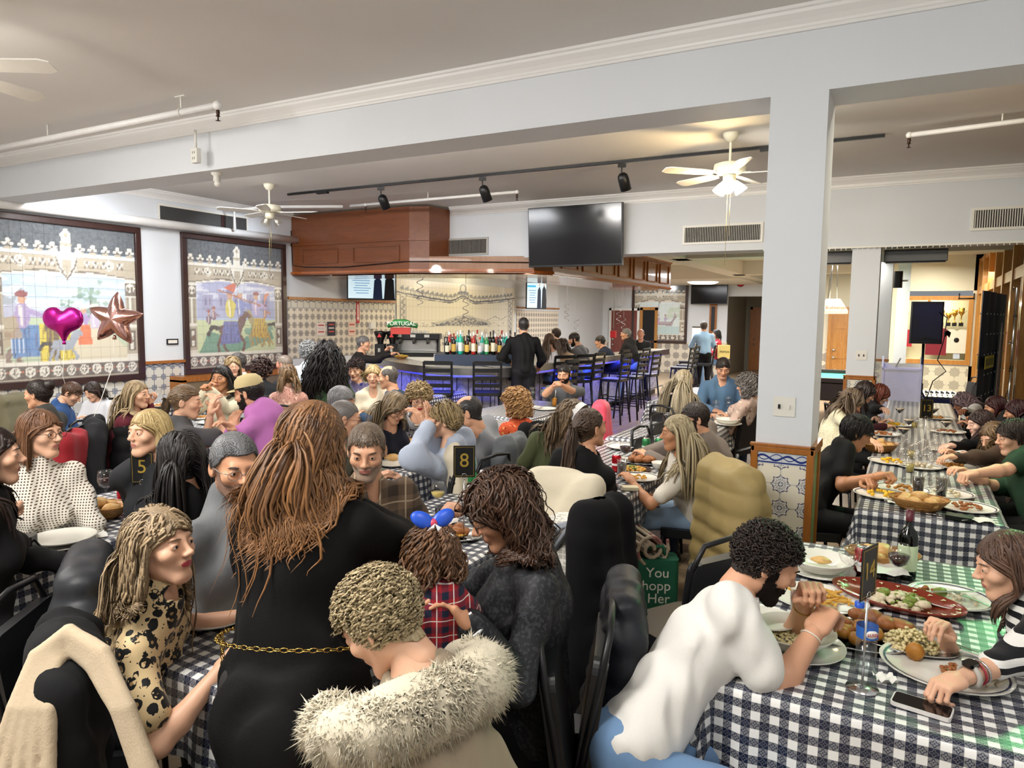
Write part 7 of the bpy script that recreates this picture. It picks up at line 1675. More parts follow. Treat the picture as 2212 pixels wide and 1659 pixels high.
# neck jewellery
def necklace(I, m, r, name, n=26, rad=.075, drop=.09):
    nb, tf, tr, ax = I['nb'], I['tf'], I['tr'], I['ax']; P = []
    for k in range(n): a = 2*pi*k/n; P.append(V3(I['loc'](nb+ax*.03+tr*rad*sin(a)+tf*(rad*cos(a)*1.0+.02)-ax*drop*max(0, cos(a))**1.5)))
    b = MB(); b.tube(P, r, 6, closed=True); b.build(name, m, I['root'])
necklace(I35, mat('pearl', 'ece6d8', .2), .006, 'pearl_necklace', rad=.08, drop=.07)
# gold chain belt of the standing woman
cm = mat('gold_links', 'c9a85a', .25, 1); b = MB(); h = I2['hip']; N_ = 74; ax = I2['ax']
for k in range(N_):
    a = 2*pi*k/N_; c = h+ax*.12+I2['tr']*cos(a)*.213+I2['tf']*sin(a)*.165+np.array([0, 0, -.006*cos(a*2)]); t_ = -I2['tr']*sin(a)+I2['tf']*cos(a); u = np.array([0, 0, 1.]) if k % 2 else nrm(np.cross(t_, [0, 0, 1.]))
    b.tube([V3(I2['loc'](c+t_*.011*cos(q)+u*.006*sin(q))) for q in np.linspace(0, 2*pi, 9)[:-1]], .0016, 4, closed=True)
c0 = h+ax*.12-I2['tr']*.213
for k in range(26):
    c = c0+np.array([0, 0, -.012*k-.01])-I2['tf']*.0; t_ = np.array([0, 0, 1.]); u = I2['tr'] if k % 2 else I2['tf']
    b.tube([V3(I2['loc'](c+t_*.0105*cos(q)+u*.006*sin(q))) for q in np.linspace(0, 2*pi, 9)[:-1]], .0016, 4, closed=True)
b.build('chain_belt', cm, I2['root'])
# bow in the little girl's hair
b = MB(); hl = I6['hl']; bl = mat('royal_blue_ribbon', '1f4fc0', .35); wr_ = mat('white_ribbon', 'e9ebf0', .4)
BOW = MB().ball(hl(0, -.07, .128), .014).build('hair_bow', mat('pink_knot', 'c03a5a', .4), I6['root']); BM = Matrix([[float(x) for x in r_] for r_ in I6['hR']])
for sx in (-1, 1):
    MB().ball(hl(sx*.036, -.072, .142), .036, 12, 8, (1, .3, .62), BM@Matrix.Rotation(-sx*.5, 3, 'Y')).build('bow_loop', bl, BOW)
    MB().prism([(0, 0), (.018, -.06), (.055, -.04)] if sx > 0 else [(0, 0), (-.055, -.04), (-.018, -.06)], -.003, .003, hl(0, -.092, .125), BM@Matrix.Rotation(pi/2, 3, 'X')).build('bow_tail', wr_, BOW)
# headband
hl = I_hb['hl']; P = [hl(.083*cos(a), .030+.0, .03+.098*sin(a)) for a in np.linspace(-.25, pi+.25, 22)]
v = []
for k, a in enumerate(np.linspace(-.2, pi+.2, 22)):
    for dy in (-.022, .022): v.append(hl(.088*cos(a), .025+dy+.012*sin(a), .034+.099*sin(a)-abs(dy)*.1))
MB().add(v, [(2*i, 2*i+1, 2*i+3, 2*i+2) for i in range(21)], True).build('headband', mat('white_headband', 'e9e7e4', .6), I_hb['root'])
# fur collar and bag strap of the crouching person
ffur = cloth('cream_fur', 'd9cfb8', .9, bump=.6, bs=200); nb = I7['nb']; tf, tr, ax = I7['tf'], I7['tr'], I7['ax']
pts = [(I7['loc'](nb+tr*.20*cos(a)+tf*(.03+.10*sin(a))-ax*(.015+.03*cos(a)**2)), .048+.012*abs(sin(a))) for a in np.linspace(pi-.45, 2*pi+.45, 12)]
o = SDF()
for (a, ra), (c, rc) in zip(pts[:-1], pts[1:]): o.cap(np.array(a), np.array(c), ra, rc, .04)
V, F = o.mesh(.012, folds(.012, 30, 5)); fc = meshobj('fur_collar', V, F, ffur, I7['root'], None, True)
fur_on(fc, np.zeros(3), [(np.array(a), b_) for a, b_ in pts], ffur, 15000, .021, 4)
bpy.context.view_layer.update(); cb = [c for c in KIDS[I7['root'].name] if c.name.startswith('top')][0]; P = []; mi = cb.matrix_world.inverted(); o0 = mi@Vector((0, 0, HC))
for k in range(16):
    for dx in (24, -24):
        x = 968-4*k-.35*k*k+dx; h = cb.ray_cast(o0, mi@at(x, 1400+19*k, d=2)-o0); P.append(h[1]+(o0-h[1]).normalized()*.006 if h[0] else (P[-2] if len(P) > 1 else Vector(I7['loc'](nb)))+Vector((0, 0, -.02)))
sgo = MB().add(P, [(2*i, 2*i+1, 2*i+3, 2*i+2) for i in range(15)], True).build('bag_strap', cloth('sage_green_webbing', '5a6b4c'), I7['root']); s_ = sgo.modifiers.new('s', 'SOLIDIFY'); s_.thickness = .005
# centre table 8
p = A(893, 1142); o = plate(p, .14, 'white plate with a fork and saffron-yellow food before the plaid man'); heap(o, (.0, -.01, .01), .06, 60, egg_m, .011, 'yellow_rice', 3); piece(o, (-.04, .04, .02), .024, pot_m, 'potato', (1, .9, .8)); fork(p+Vector((.04, .05, .03)), -.6, 'fork standing on the yellow food', tilt=.3)
o = metal_platter(A(975, 1160), 'steel dish of roast chicken beside the number 8 stand', .3, .16, .11)
for k in range(7): piece(o, (.035*cos(k*1.1)*1.6, .035*sin(k*1.1), .03+.01*(k % 2)), .03, chick_m, 'chicken_piece', (1.2, .9, .8), k)
heap(o, (0, 0, .02), .08, 40, fry_m, .011, 'fried_bits', 2, .02)
dkp = mat('dark_stoneware', '3a2c26', .25); o = plate(A(838, 1205), .135, 'dark round dish of fried food beside the standing woman', m=dkp, rim=False); heap(o, (0, 0, .01), .07, 50, fry_m, .012, 'fried_food', 5)
wine_glass(A(812, 1192), 'empty wine glass turned upside down on table 8', None, flip=True); wine_glass(A(946, 1108, .80), 'wine glass of white wine in the plaid man\'s hand', white_wine, .6, s=1.05)
o = plate(A(775, 1318), .13, 'white plate with cream mash behind the blond curls'); heap(o, (0, 0, .01), .06, 50, rice_m, .011, 'mash', 2)
plate(A(462, 1338), .13, 'empty white plate with a thin dark rim beside the leopard blouse'); wine_glass(A(487, 1300), 'empty wine glass behind the rimmed plate', None)
number_stand(A(1002, 1165), '8', 'number 8 sign on a chrome rod at the centre table', YAW+.1, .30)
o = thing_at(A(985, 1108), 'bill_folder', 'black bill folder lying on the centre table', 'folder', None, .35); MB().rbox((0, 0, .015), (.22, .10, .028), .01).build('cover', black_pl, o, bevel=.003)
bottle('green_bottle', A(1022, 1092), .27, .033, mat('clear_green', '3fae62', .1, **{'Transmission Weight': .7}), 'e8e8e0', 'green-necked bottle behind the number 8 sign', cap='2f9a4a'); water_bottle(A(1042, 1098), 'clear water bottle with white cap next to the green bottle', cap='e8eaf0', lab='c9d8ea')
can(A(738, 1300), 'bright green can behind the standing woman\'s elbow', '2f9a4a'); napkin(A(965, 1130), 'white napkin between the two plates on table 8', .12, .5, 8); fork(A(690, 1175), .9, 'knife lying on table 8 near the standing woman', True)
# left table 5
basket(A(215, 1118), 'wicker bread basket with crusty rolls on table 5', .155, .115, 5, 9, 'crusty roll in the wicker basket on table 5'); napkin(A(178, 1108, .79), 'white napkin lining the wicker basket on table 5', .2, .1, 4)
wine_glass(A(230, 1085), 'round glass of red wine by the red can', wine_m, .9, s=1.15); can(A(268, 1098), 'red soda can beside the bread basket on table 5', 'c0182a', 'f0f0f0', rz=.2)
number_stand(A(312, 1150), '5', 'number 5 sign on a chrome rod at the left table', YAW+.12, .24)
wine_glass(A(57, 1135), 'nearly empty wine glass left of the black bag', wine_m, .15, s=1.1); wine_glass(A(137, 1128), 'empty glass standing upside down on table 5', None, flip=True)
o = thing_at(A(110, 1130), 'black_pouch', 'black flat evening pouch with gold frame standing on table 5', 'bag', None, .9); MB().prism([(-.10, 0), (.09, 0), (.07, .16), (-.05, .19)], -.02, .02, (0, 0, 0), Matrix.Rotation(pi/2, 3, 'X')).build('body', blkp, o, bevel=.006); MB().tube([(-.05, 0, .19), (.0, 0, .205), (.07, 0, .165)], .005, 6).build('gold_frame', mat('gold_print', 'c9a94a', .35, .6), o)
p = A(132, 1178); plate(p, .15, 'lower white plate of the pair on table 5', rz=.1); plate(p+Vector((0, .01, .022)), .14, 'upper white plate of the pair on table 5', rim=False)
napkin(A(160, 1145), 'crumpled white napkin behind the two plates', .15, .5, 3); napkin(A(190, 1160), 'flat white napkin right of the two plates', .15, 1.2, 7); fork(A(225, 1148), 1.0, 'fork lying beside the bread basket on table 5')
o = thing_at(A(48, 1205), 'camera_bag', 'small black leather camera bag with strap on table 5', 'bag', None, .6); MB().rbox((0, 0, .05), (.11, .08, .10), .02).build('body', mat('black_leather', '151416', .3), o, bevel=.012); MB().box((0, -.043, .055), (.08, .008, .06)).build('pocket', mat('black_leather', '151416', .3), o)
MB().tube([(-.055, 0, .08), (-.09, -.08, .02), (-.02, -.16, .006), (.1, -.13, .006), (.12, -.02, .02), (.055, 0, .08)], .005, 6).build('strap', mat('black_leather', '151416', .3), o)
o = tumbler(A(14, 1170), 'printed glass mug with red letters at the left edge', None, .13, .04); text_obj('lettering', 'tol', .055, mat('red_print', 'b02030', .5), o, (0, -.042, .07), (pi/2, 0, YAW)); plate(A(35, 1165), .12, 'white plate behind the printed mug')
# pouring table
bottle('wine_bottle', A(826, 968), .32, .037, wine_g, '2a1410', 'standing wine bottle with red capsule beside the basket', cap='b0281c')
bottle('wine_bottle', A(905, 925, .92), .31, .038, mat('black_bottle', '101012', .15), 'd8c060', 'dark wine bottle tipped sideways while pouring', cap='301010', rot=(pi/2+.18, 0, radians(29)+pi/2))
wine_glass(A(843, 975), 'round glass of red wine beside the standing bottle', wine_m, .8, s=1.1); basket(A(872, 968), 'wicker basket of bread slices on the pouring table', .15, .11, 6, 4, 'bread piece in the basket on the pouring table')
e = piece(None, (0, 0, 0), .05, roll_m, 'bread_roll', (1.4, .9, .6), 4, .3); e.location = A(848, 990, .79); tag(e, 'bread roll lying on the cloth in front of the basket', 'bread roll')
plate(A(893, 942), .14, 'white plate before the balding man'); tumbler(A(903, 945), 'glass of orange juice before the balding man', oj, .13, .034); plate(A(850, 1005), .12, 'side plate at the corner of the pouring table')
wine_glass(A(968, 915), 'empty wine glass between the woman in blue and the balding man', None, s=1.1); wine_glass(A(818, 937), 'glass of red wine before the shaven man', wine_m, .6)
# table with green cans
can(A(1395, 978), 'left green soda can', '3f8f5a', 'cfe0d0'); can(A(1423, 977), 'right green soda can', '3f8f5a', 'cfe0d0'); can(A(1331, 1018), 'red soda can beside the dark glass', 'b81824', 'f0f0f0')
tumbler(A(1343, 1030), 'tumbler of cola with foam on top', cola, .12, .036, .8); wine_glass(A(1350, 1005), 'wine glass of dark wine behind the cola tumbler', wine_m, .9, s=1.15); plate(A(1350, 968), .155, 'large white plate with a folded napkin'); napkin(A(1350, 966, .79), 'folded napkin on the large white plate', .14, .3)
napkin(A(1410, 962), 'open white napkin behind the green cans', .2, .8, 4)
o = metal_platter(A(1385, 1000), 'steel platter of fried chicken on the green-can table', .2, .17, .12); 
for k in range(9): piece(o, (.045*cos(k*.9)*1.6, .04*sin(k*.9), .03), .03, chick_m, 'chicken_piece', (1.2, .9, .8), k)
o = plate(A(1368, 1018), .13, 'dark dish of mixed fries and greens', m=dkp, rim=False); heap(o, (0, 0, .01), .08, 60, fry_m, .012, 'fries', 6); heap(o, (0, 0, .02), .05, 14, green_m, .012, 'greens', 6)
o = plate(A(1380, 1035), .14, 'white plate with leftovers before the blonde woman'); heap(o, (0, 0, .01), .05, 16, fry_m, .011, 'leftovers', 2); plate(A(1425, 1012), .06, 'small white sauce bowl by the fried chicken', deep=1, rim=False); wine_glass(A(1388, 968), 'empty wine glass left of the green cans', None, s=1.1)
o = thing_at(A(1361, 1058), 'cigarette_pack', 'small cream box lying at the table edge', 'box', None, .5); MB().box((0, 0, .012), (.10, .07, .022)).build('box', mat('cream_box', 'd9cfae', .5), o, bevel=.003)
fork(A(1335, 1052), .6, 'fork near the cream box')
# table behind with clean plates
for (x, y, l) in ((1590, 905, 'near clean plate'), (1572, 918, 'left clean plate'), (1470, 940, 'hidden plate')):
    p = A(x, y); plate(p, .14, l+' of the stack on the empty table', rim=False); plate(p+Vector((0, 0, .02)), .12, 'bowl on the '+l+' of the empty table', deep=1, rim=False)
wine_glass(A(1572, 892), 'clear wine glass right of the dark-haired man', None, s=1.2); wine_glass(A(1545, 903), 'clear wine glass close to the dark-haired man', None, s=1.2); wine_glass(A(1440, 935), 'clear wine glass at the far end of the green-can table', None, s=1.2)
napkin(A(1560, 912), 'white napkin among the clean plates', .16, .2); 
for (x, y, l) in ((1500, 862, 'plate before the man in the denim shirt'), (1540, 868, 'plate before the grey-curled woman'), (1480, 855, 'plate before the woman with ash blonde hair')): o = plate(A(x, y), .13, 'white '+l); heap(o, (0, 0, .01), .06, 12, pot_m, .014, 'food', 2)
# bearded man's table
tumbler(A(1197, 878), 'glass of orange juice with a straw', oj, .14, .036, .75, True); wine_glass(A(1173, 872), 'clear wine glass left of the orange juice', None, s=1.2); wine_glass(A(1150, 868), 'clear wine glass behind the orange blouse', None, s=1.2); plate(A(1178, 885), .14, 'plate by the orange juice'); plate(A(1145, 882), .14, 'plate beside the orange blouse'); plate(A(1225, 880), .13, 'plate before the bearded man with clasped hands')
o = thing_at(A(1152, 875), 'glass_dome', 'clear glass cloche behind the orange blouse', 'glass'); MB().lathe([(.06, 0), (.06, .06), (.045, .1), (.01, .12), (.01, .135), (0, .137)], n=20).build('dome', clear_g, o)
# children's and hooded man's tables
for i, (x, y, l) in enumerate(((222, 876, 'plate before the little girl'), (240, 880, 'plate between the girl and the burgundy jacket'), (345, 878, 'plate before the blonde in burgundy'), (505, 935, 'plate before the man in pink'), (455, 915, 'plate before the ponytailed woman'), (440, 905, 'plate behind the ponytailed woman'), (520, 915, 'plate beside the pink hoodie'))):
    o = plate(A(x, y), .13, 'white '+l); heap(o, (0, 0, .01), .06, 12, pot_m, .014, 'food', i)
for i, (x, y, l) in enumerate(((225, 870, 'clear wine glass before the little girl'), (342, 868, 'clear wine glass by the burgundy jacket'), (500, 912, 'clear wine glass before the cream jacket'), (770, 858, 'glass of red wine before the woman with the violet shawl'), (795, 862, 'clear glass before the blonde in cream'))): wine_glass(A(x, y), l, wine_m if 'red' in l else None, s=1.1)
# long table 13
number_stand(A(1995, 985), '13', 'number 13 sign on a chrome rod at the long table', YAW-.02, .30)
basket(A(1984, 1100), 'light wicker basket piled with bread rolls on the long table', .155, .12, 7, 21, 'pale bread roll piled in the light basket on the long table'); basket(A(1900, 975), 'wicker bread basket farther up the long table', .15, .12, 5, 5, 'bread roll in the farther basket of the long table')
for i, (x, y, l) in enumerate(((1905, 1072, 'oval plate before the young man in black'), (2085, 1100, 'plate with yellow food before the youth in green'), (1948, 1060, 'long plate behind the bread basket'), (2040, 1070, 'plate behind the dark drinks'), (1925, 1000, 'plate with shells before the lace sleeve'), (1905, 940, 'plate before the dark-haired woman'), (2060, 1010, 'plate before the brown-waved woman'), (2050, 975, 'plate before the pale woman'), (1935, 920, 'plate before the red-haired woman'), (2045, 935, 'plate before the maroon-haired guest'), (2025, 905, 'plate before the person with braids'), (1985, 1010, 'seafood plate in the middle'))):
    o = plate(A(x, y), .15, l+' at table 13', sx=1.1); heap(o, (0, 0, .01), .08, 22, (egg_m, chick_m, pot_m, fish_m)[i % 4], .014, 'food', i)
for (x, y, l) in ((1982, 1075, 'left dark cola glass behind the big bread basket'), (2032, 1078, 'right dark cola glass behind the big bread basket')): tumbler(A(x, y), l, cola, .15, .036, .85)
wine_glass(A(2005, 1085), 'empty wine glass between the two cola glasses', None, s=1.15); wine_glass(A(2020, 1093), 'empty wine glass right behind the bread rolls', None, s=1.15)
def martini(p, label):
    o = thing_at(p, 'martini_glass', label, 'glass', 'martini glasses with coffee drinks'); MB().lathe([(0, 0), (.035, .001), (.035, .003), (.004, .008), (.004, .09), (.052, .15), (.0505, .15), (.003, .095), (0, .095)], n=20).build('glass', clear_g, o); MB().lathe([(0, .0955), (.004, .097), (.047, .146), (0, .146)], n=20).build('drink', cola, o); MB().lathe([(.0, .1465), (.047, .1462), (.047, .151), (0, .151)], n=20).build('foam', mat('beige_foam', 'd8c4a8', .8), o)
for (x, y, l) in ((1962, 940, 'left of the number 13 sign'), (1950, 962, 'near left of the number 13 sign'), (2042, 945, 'right of the number 13 sign'), (1942, 912, 'in the red-haired woman\'s hands'), (2016, 912, 'far behind the number 13 sign')): martini(A(x, y), 'martini glass with dark coffee and foam '+l)
k_ = 0
for (x, y) in sorted(((1935, 985), (1948, 1000), (1958, 975), (1968, 990), (1975, 1008), (1990, 1000), (2005, 1015), (2012, 1000), (1965, 1020), (1955, 1035), (2000, 1035), (2020, 985), (2028, 960), (1985, 945), (1975, 925), (2000, 925)), key=lambda q: -q[1]):
    k_ += 1; wine_glass(A(x, y), 'clear stemmed glass on table 13, %s counted from its near end' % ORD[k_-1], None, group='glasses crowding table 13', s=1.15) if k_ % 3 else tumbler(A(x, y), 'clear tumbler on table 13, %s glass from its near end' % ORD[k_-1], white_wine if k_ % 2 else None, .12, .033, .5, group='tumblers crowding table 13')
o = thing_at(A(2072, 1122), 'wallet', 'black wallet with keys at the near end of the long table', 'wallet', None, -.2); MB().rbox((0, 0, .012), (.13, .08, .022), .01).build('cover', black_pl, o, bevel=.004)
for k in range(3): MB().tube([(-.09-.02*k, .0, .004), (-.12-.02*k, .03-.02*k, .004)], .004, 5).build('key', silver, o)
napkin(A(1935, 1085), 'white napkin left of the big bread basket', .13, .4); napkin(A(2110, 1125), 'pale napkin under the youth\'s plate', .16, .1, 6)

# ------------------------------------------------------------- coats and bags on chairs
def over_chair(px, py, z, f, lab, m, col_lab, **k):
    p = A(px, py, z); d = dirv(f); c = (p.x+d[0]*.24, p.y+d[1]*.24)
    if lab[:5] != 'khaki': chair(c[0], c[1], f, 'black banquet chair under the '+lab)
    return coat(c[0], c[1], f, m, col_lab, **k)
wide = cloth('cream_corduroy', 'ddd2ba', .9, bump=.5, bs=120)
over_chair(1222, 1040, .98, 100, 'cream ribbed jacket', wide, 'cream ribbed jacket draped over a chair back behind the curly-haired woman', top=1.0, bot=.38, w=.46, seed=4, sleeves=False, thick=.085)
over_chair(988, 975, .98, 205, 'cream jacket beside the pale blue blouse', wide, 'long cream jacket on the chair of the woman in the pale blue blouse', top=1.0, bot=.3, w=.42, seed=8, sleeves=False, thick=.07)
khaki = cloth('khaki_puffer_nylon', 'a08c5c', .5, nosheen=1)
over_chair(1575, 1020, .98, 222, 'khaki puffer coat', khaki, 'khaki puffer coat hanging over the blonde woman\'s chair', top=1.02, bot=.25, w=.50, puffer=.13, seed=3, thick=.16)
over_chair(1350, 1255, .95, 22, 'black quilted jacket', cloth('black_quilted_nylon', '1c1e24', .45, nosheen=1), 'black quilted jacket on the chair of the man in the white tee', top=.92, bot=.2, w=.44, puffer=.10, seed=6, thick=.085)
blf = cloth('black_velvet_coat', '0c0c0e', .9)
over_chair(1302, 1125, .93, 165, 'long black velvet coat', blf, 'long black velvet coat hanging right of the cream ribbed jacket', top=.99, bot=.08, w=.34, seed=9, thick=.085)
over_chair(1105, 960, .95, 190, 'grey jacket', cloth('slate_grey_twill', '5c6064', .7), 'grey jacket with a patch pocket behind the balding man', top=.98, bot=.3, w=.46, seed=12, thick=.075)
over_chair(1170, 935, .9, 150, 'dark green quilted vest', blf, 'black jacket on a chair right of the grey jacket', top=.95, bot=.3, w=.42, seed=14, sleeves=False)
ob, bk, rt_, fw_, tp_ = over_chair(1297, 888, .95, 200, 'coral red rain jacket', cloth('coral_red_nylon', 'd84a62', .5), 'coral red jacket with hood hanging behind the white headband', top=1.0, bot=.3, w=.40, seed=15, thick=.08)
over_chair(205, 925, .9, 60, 'black coat with red lining', blk2, 'black coat with fur trim left of the blonde woman in black', top=.95, bot=.2, w=.5, seed=17)
over_chair(160, 945, .88, 40, 'red coat', cloth('dark_red_wool', '8c1c26'), 'dark red coat behind the black fur-trimmed coat', top=.9, bot=.25, w=.42, seed=18, sleeves=False)
over_chair(262, 935, .85, 75, 'black handbag coat', blf, 'black down coat behind the blonde woman\'s shoulder', top=.9, bot=.2, w=.4, seed=19, puffer=.12)
over_chair(30, 868, .9, 200, 'olive jacket', cloth('olive_drab', '6b6650'), 'olive jacket over a chair at the left edge', top=.95, bot=.4, w=.45, seed=20, sleeves=False)
over_chair(1578, 862, .85, 170, 'large black bag coat', cloth('black_glossy_nylon', '101114', .35, nosheen=1), 'glossy black coat on the chair of the grey-curled woman', top=.95, bot=.3, w=.6, seed=21, thick=.13)
over_chair(190, 1262, .93, 55, 'black puffer behind the leopard blouse', cloth('black_puffer_nylon', '24262a', .45, nosheen=1), 'black puffer jacket behind the woman in the leopard blouse', top=.99, bot=.15, w=.48, puffer=.12, seed=22, thick=.11)
# foreground coat with beige scarf
ob, bk, rt_, fw_, tp_ = over_chair(150, 1440, .95, 62, 'black coat and beige scarf', cloth('black_wool_coat', '0f1012', .85), 'black wool coat over the nearest chair at lower left', top=.99, bot=.0, w=.48, seed=25, thick=.10, sleeves=False, bottom_spread=1.5)
scarf = cloth('beige_wool_scarf', 'b8a68c', .9, bump=.5, bs=200); o = SDF(); dk_ = (Vector(V3(bk))-Vector((0, 0, HC))+Vector((0, 0, .93))).dot(Fv)-.16
for j in range(5):
    P = [np.array(at(*q[:2], d=dk_+q[2])) for q in ((-30+34*j, 1700, -.10), (32+19*j, 1530, -.06), (80+10*j, 1415+5*j, 0), (150, 1362+9*j, .04), (222-6*j, 1410+7*j, 0), (276-6*j, 1530, -.05), (338-7*j, 1700, -.08))]
    for a, c in zip(P[:-1], P[1:]): o.cap(a, c, .016, .016, .003)
V, F = o.mesh(.007, folds(.004, 30, 3)); so = meshobj('scarf', V-bk, F, scarf, None, None, True); so.location = V3(bk); tag(so, 'beige wool scarf draped over the nearest black coat', 'scarf')
# grey-strapped hexagon bag
p = A(1240, 1180, .72); hexm = Mt('white_grey_hexagon_cloth', .5); vv = hexm.voro(38, 'DISTANCE_TO_EDGE', rnd_=.25); hexm.base(hexm.mix(vv.lt(.09), srgb('b9b4aa'), srgb('e6e2da')))
o = SDF(); o.box((0, 0, 0), (.17, .10, .15), .07, .05); o.ell((.08, -.03, -.1), (.12, .1, .1), .05); V, F = o.mesh(.012, folds(.02, 16, 31)); bg = meshobj('diaper_bag', V, F, hexm.m, None, None, True); bg.location = p; tag(bg, 'white bag with grey hexagon print and grey straps behind the curly-haired woman', 'bag')
gs = mat('grey_webbing', '8f949c', .7)
for k in range(3): bo = MB().tube([(-.16+.05*k, -.11, .0), (-.05+.04*k, -.15, .13), (.08, -.13, .17), (.17, -.09, .10+.02*k), (.2, -.1, -.04-.04*k)], .013, 6).build('strap', gs, bg)
MB().tube([(.1+.07*cos(a), -.13, -.02+.07*sin(a)) for a in np.linspace(0, 2*pi, 15)[:-1]], .006, 6, closed=True).build('ring', gs, bg)
# green shopping bag with lettering and rolled blanket
p = A(1408, 1262, .22); gb = mat('dark_green_nonwoven', '0f5a41', .6, bump=.2); bgo = empty('shopping_bag', p, YAW-.05, 'dark green shopping bag with white lettering under the table', 'bag')
MB().rbox((0, 0, 0), (.30, .16, .36), .03).build('body', gb, bgo, bevel=.01)
MB().tube([(-.07, -.02, .17), (-.06, -.04, .24), (.05, -.05, .26), (.08, -.02, .17)], .012, 6).build('handle', gb, bgo)
for s_, z, x in (('You', .10, .02), ('Shopp', .02, -.005), ('Her', -.06, .03)): t_o = text_obj('lettering', s_, .085, white_pl, bgo, (x, -.082, z), (pi/2, 0, 0), .001)
MB().tube([(-.09+.018*cos(a), -.083, -.13+.018*sin(a)) for a in np.linspace(0, 2*pi, 15)[:-1]], .003, 5, closed=True).build('emblem_ring', white_pl, bgo)
for k in range(5): a = k*1.2566; MB().tube([(-.09, -.083, -.13), (-.09+.016*cos(a), -.083, -.13+.016*sin(a))], .0018, 5).build('emblem_ray', white_pl, bgo)
p = A(1385, 1170, .46); o = SDF(); 
for a in range(26): 
    t0, t1 = a*.5, (a+1)*.5; r0, r1 = .018+.0075*t0, .018+.0075*t1
    for yy in (0,): o.cap((r0*cos(t0), -.15, r0*sin(t0)), (r1*cos(t1), -.15, r1*sin(t1)), .011, .011, .004)
    o.cap((r0*cos(t0), -.15, r0*sin(t0)), (r0*cos(t0), .16, r0*sin(t0)), .011, .011, .006)
V, F = o.mesh(.007); tw = Mt('oatmeal_fringed_wool', .9); n = tw.noise(60, 3); n2 = tw.noise(7, 2); tw.base(tw.mix(n2.gt(.56)*.7, tw.mix(n, srgb('b5a68e'), srgb('8f8070')), srgb('7d2f38'))); bl_ = meshobj('rolled_blanket', V, F, tw.m, None, None, True); bl_.location = p; bl_.rotation_euler = (0, 0, .75); tag(bl_, 'rolled oatmeal and maroon wool blanket on top of the green bag', 'blanket')

# ------------------------------------------------------------- balloons
def balloon(p, name, label, m, shape, tail):
    if shape == 'heart':
        o = SDF(); 
        for x in (-1, 1): o.ell((x*.085, 0, .07), (.11, .06, .115), .05, np.array(Matrix.Rotation(x*.45, 3, 'Y')))
        o.cap((0, 0, .02), (0, 0, -.13), .07, .02, .09); o.ell((0, 0, .215), (.02, .1, .06), .04, None, 's'); V, F = o.mesh(.011)
    else:
        R_ = .25; n = 100; ring = []
        def rad(a): k = ((a-pi/2)/(2*pi/5)) % 1; k = abs(k-.5)*2; return R_*(.50+.50*k**1.5)
        V = []; rings = 12
        for s_ in (1, -1):
            for i in range(rings+1):
                q = i/rings
                for k in range(n): a = 2*pi*k/n; r_ = rad(a); e = (1-q**2.0)**.5; V.append((cos(a)*r_*q, s_*.085*e*(1+.0*cos(5*a))*(1-.12*abs(sin(2.5*(a-pi/2)))*q)+.004*sin(a*40)*q*(1-q), sin(a)*r_*q))
        F = []
        for h_ in (0, 1):
            b_ = h_*(rings+1)*n
            for i in range(rings):
                for k in range(n): q = (b_+i*n+k, b_+i*n+(k+1) % n, b_+(i+1)*n+(k+1) % n, b_+(i+1)*n+k); F.append(q if h_ else q[::-1])
        V = np.array(V); F = np.array(F)
    o = meshobj(name, V, F, m, None, None, True); o.location = p; tag(o, label, 'balloon')
    MB().tube([(0, 0, tail), (0, 0, tail-.04)], [.01, .02], 8).build('neck', m, o); return o
pb = A(137, 705, 1.72) if False else at(137, 704, d=6.2); bo = balloon(pb, 'heart_balloon', 'magenta heart-shaped foil balloon before the left mural', mat('magenta_foil', 'b8208a', .22, .75, var=.03), 'heart', -.14); bo.rotation_euler = (0, 0, YAW); bo.scale = (.88,)*3
MB().tube([(0, 0, -.18), (-.03, 0, -.5), (.02, .1, -.9)], .002, 4).build('ribbon', white_pl, bo)
ps = at(250, 690, d=6.0); bo = balloon(ps, 'star_balloon', 'rose gold star-shaped foil balloon before the left mural', mat('rose_gold_foil', 'c99a92', .16, .95, var=.03), 'star', -.14); bo.rotation_euler = (0, .10, YAW+.05); bo.scale = (.93,)*3
MB().tube([(0, 0, -.15), (.0, 0, -.30), (.03, .01, -.34), (-.02, 0, -.38), (.0, 0, -.42), (.01, -.2, -.72), (-.01, -.35, -.98)], .003, 5).build('ribbon', white_pl, bo)

# ------------------------------------------------------------- bar things
def bx_(name, label, cat, p, rz=0, group=None): return empty(name, p, rz, label, cat, group)
p = at(895, 770, Z=1.1); o = bx_('espresso_machine', 'black and steel three-group espresso machine on the bar', 'coffee machine', p, YAW)
MB().rbox((0, .1, .04), (.92, .5, .08), .02).build('base', black_m, o); MB().box((0, .2, .2), (.88, .3, .26)).build('body', black_m, o); MB().rbox((0, .06, .37), (.95, .48, .1), .02).build('top', black_m, o); MB().box((0, -.08, .085), (.84, .2, .012)).build('drip_tray', steel, o); MB().box((0, .04, .2), (.8, .01, .2)).build('splash_plate', steel, o)
for k in range(3): MB().lathe([(.03, .06), (.035, 0), (.02, -.03), (0, -.03)], (-.25+.25*k, -.02, .27), 14).build('group_head', steel, o); MB().tube([(-.25+.25*k, -.03, .25), (-.25+.25*k, -.16, .24)], .011, 6).build('handle', black_pl, o); MB().box((-.25+.25*k, -.185, .38), (.09, .006, .05)).build('display', white_pl, o)
for x in (-.4, .4): MB().tube([(x, -.1, .3), (x, -.14, .12)], .006, 6).build('steam_wand', steel, o)
for k in range(7): MB().lathe([(.02, 0), (.035, .05), (.033, .05), (.018, .004)], (-.3+.08*k, .1, .42), 12).build('cup', china, o)
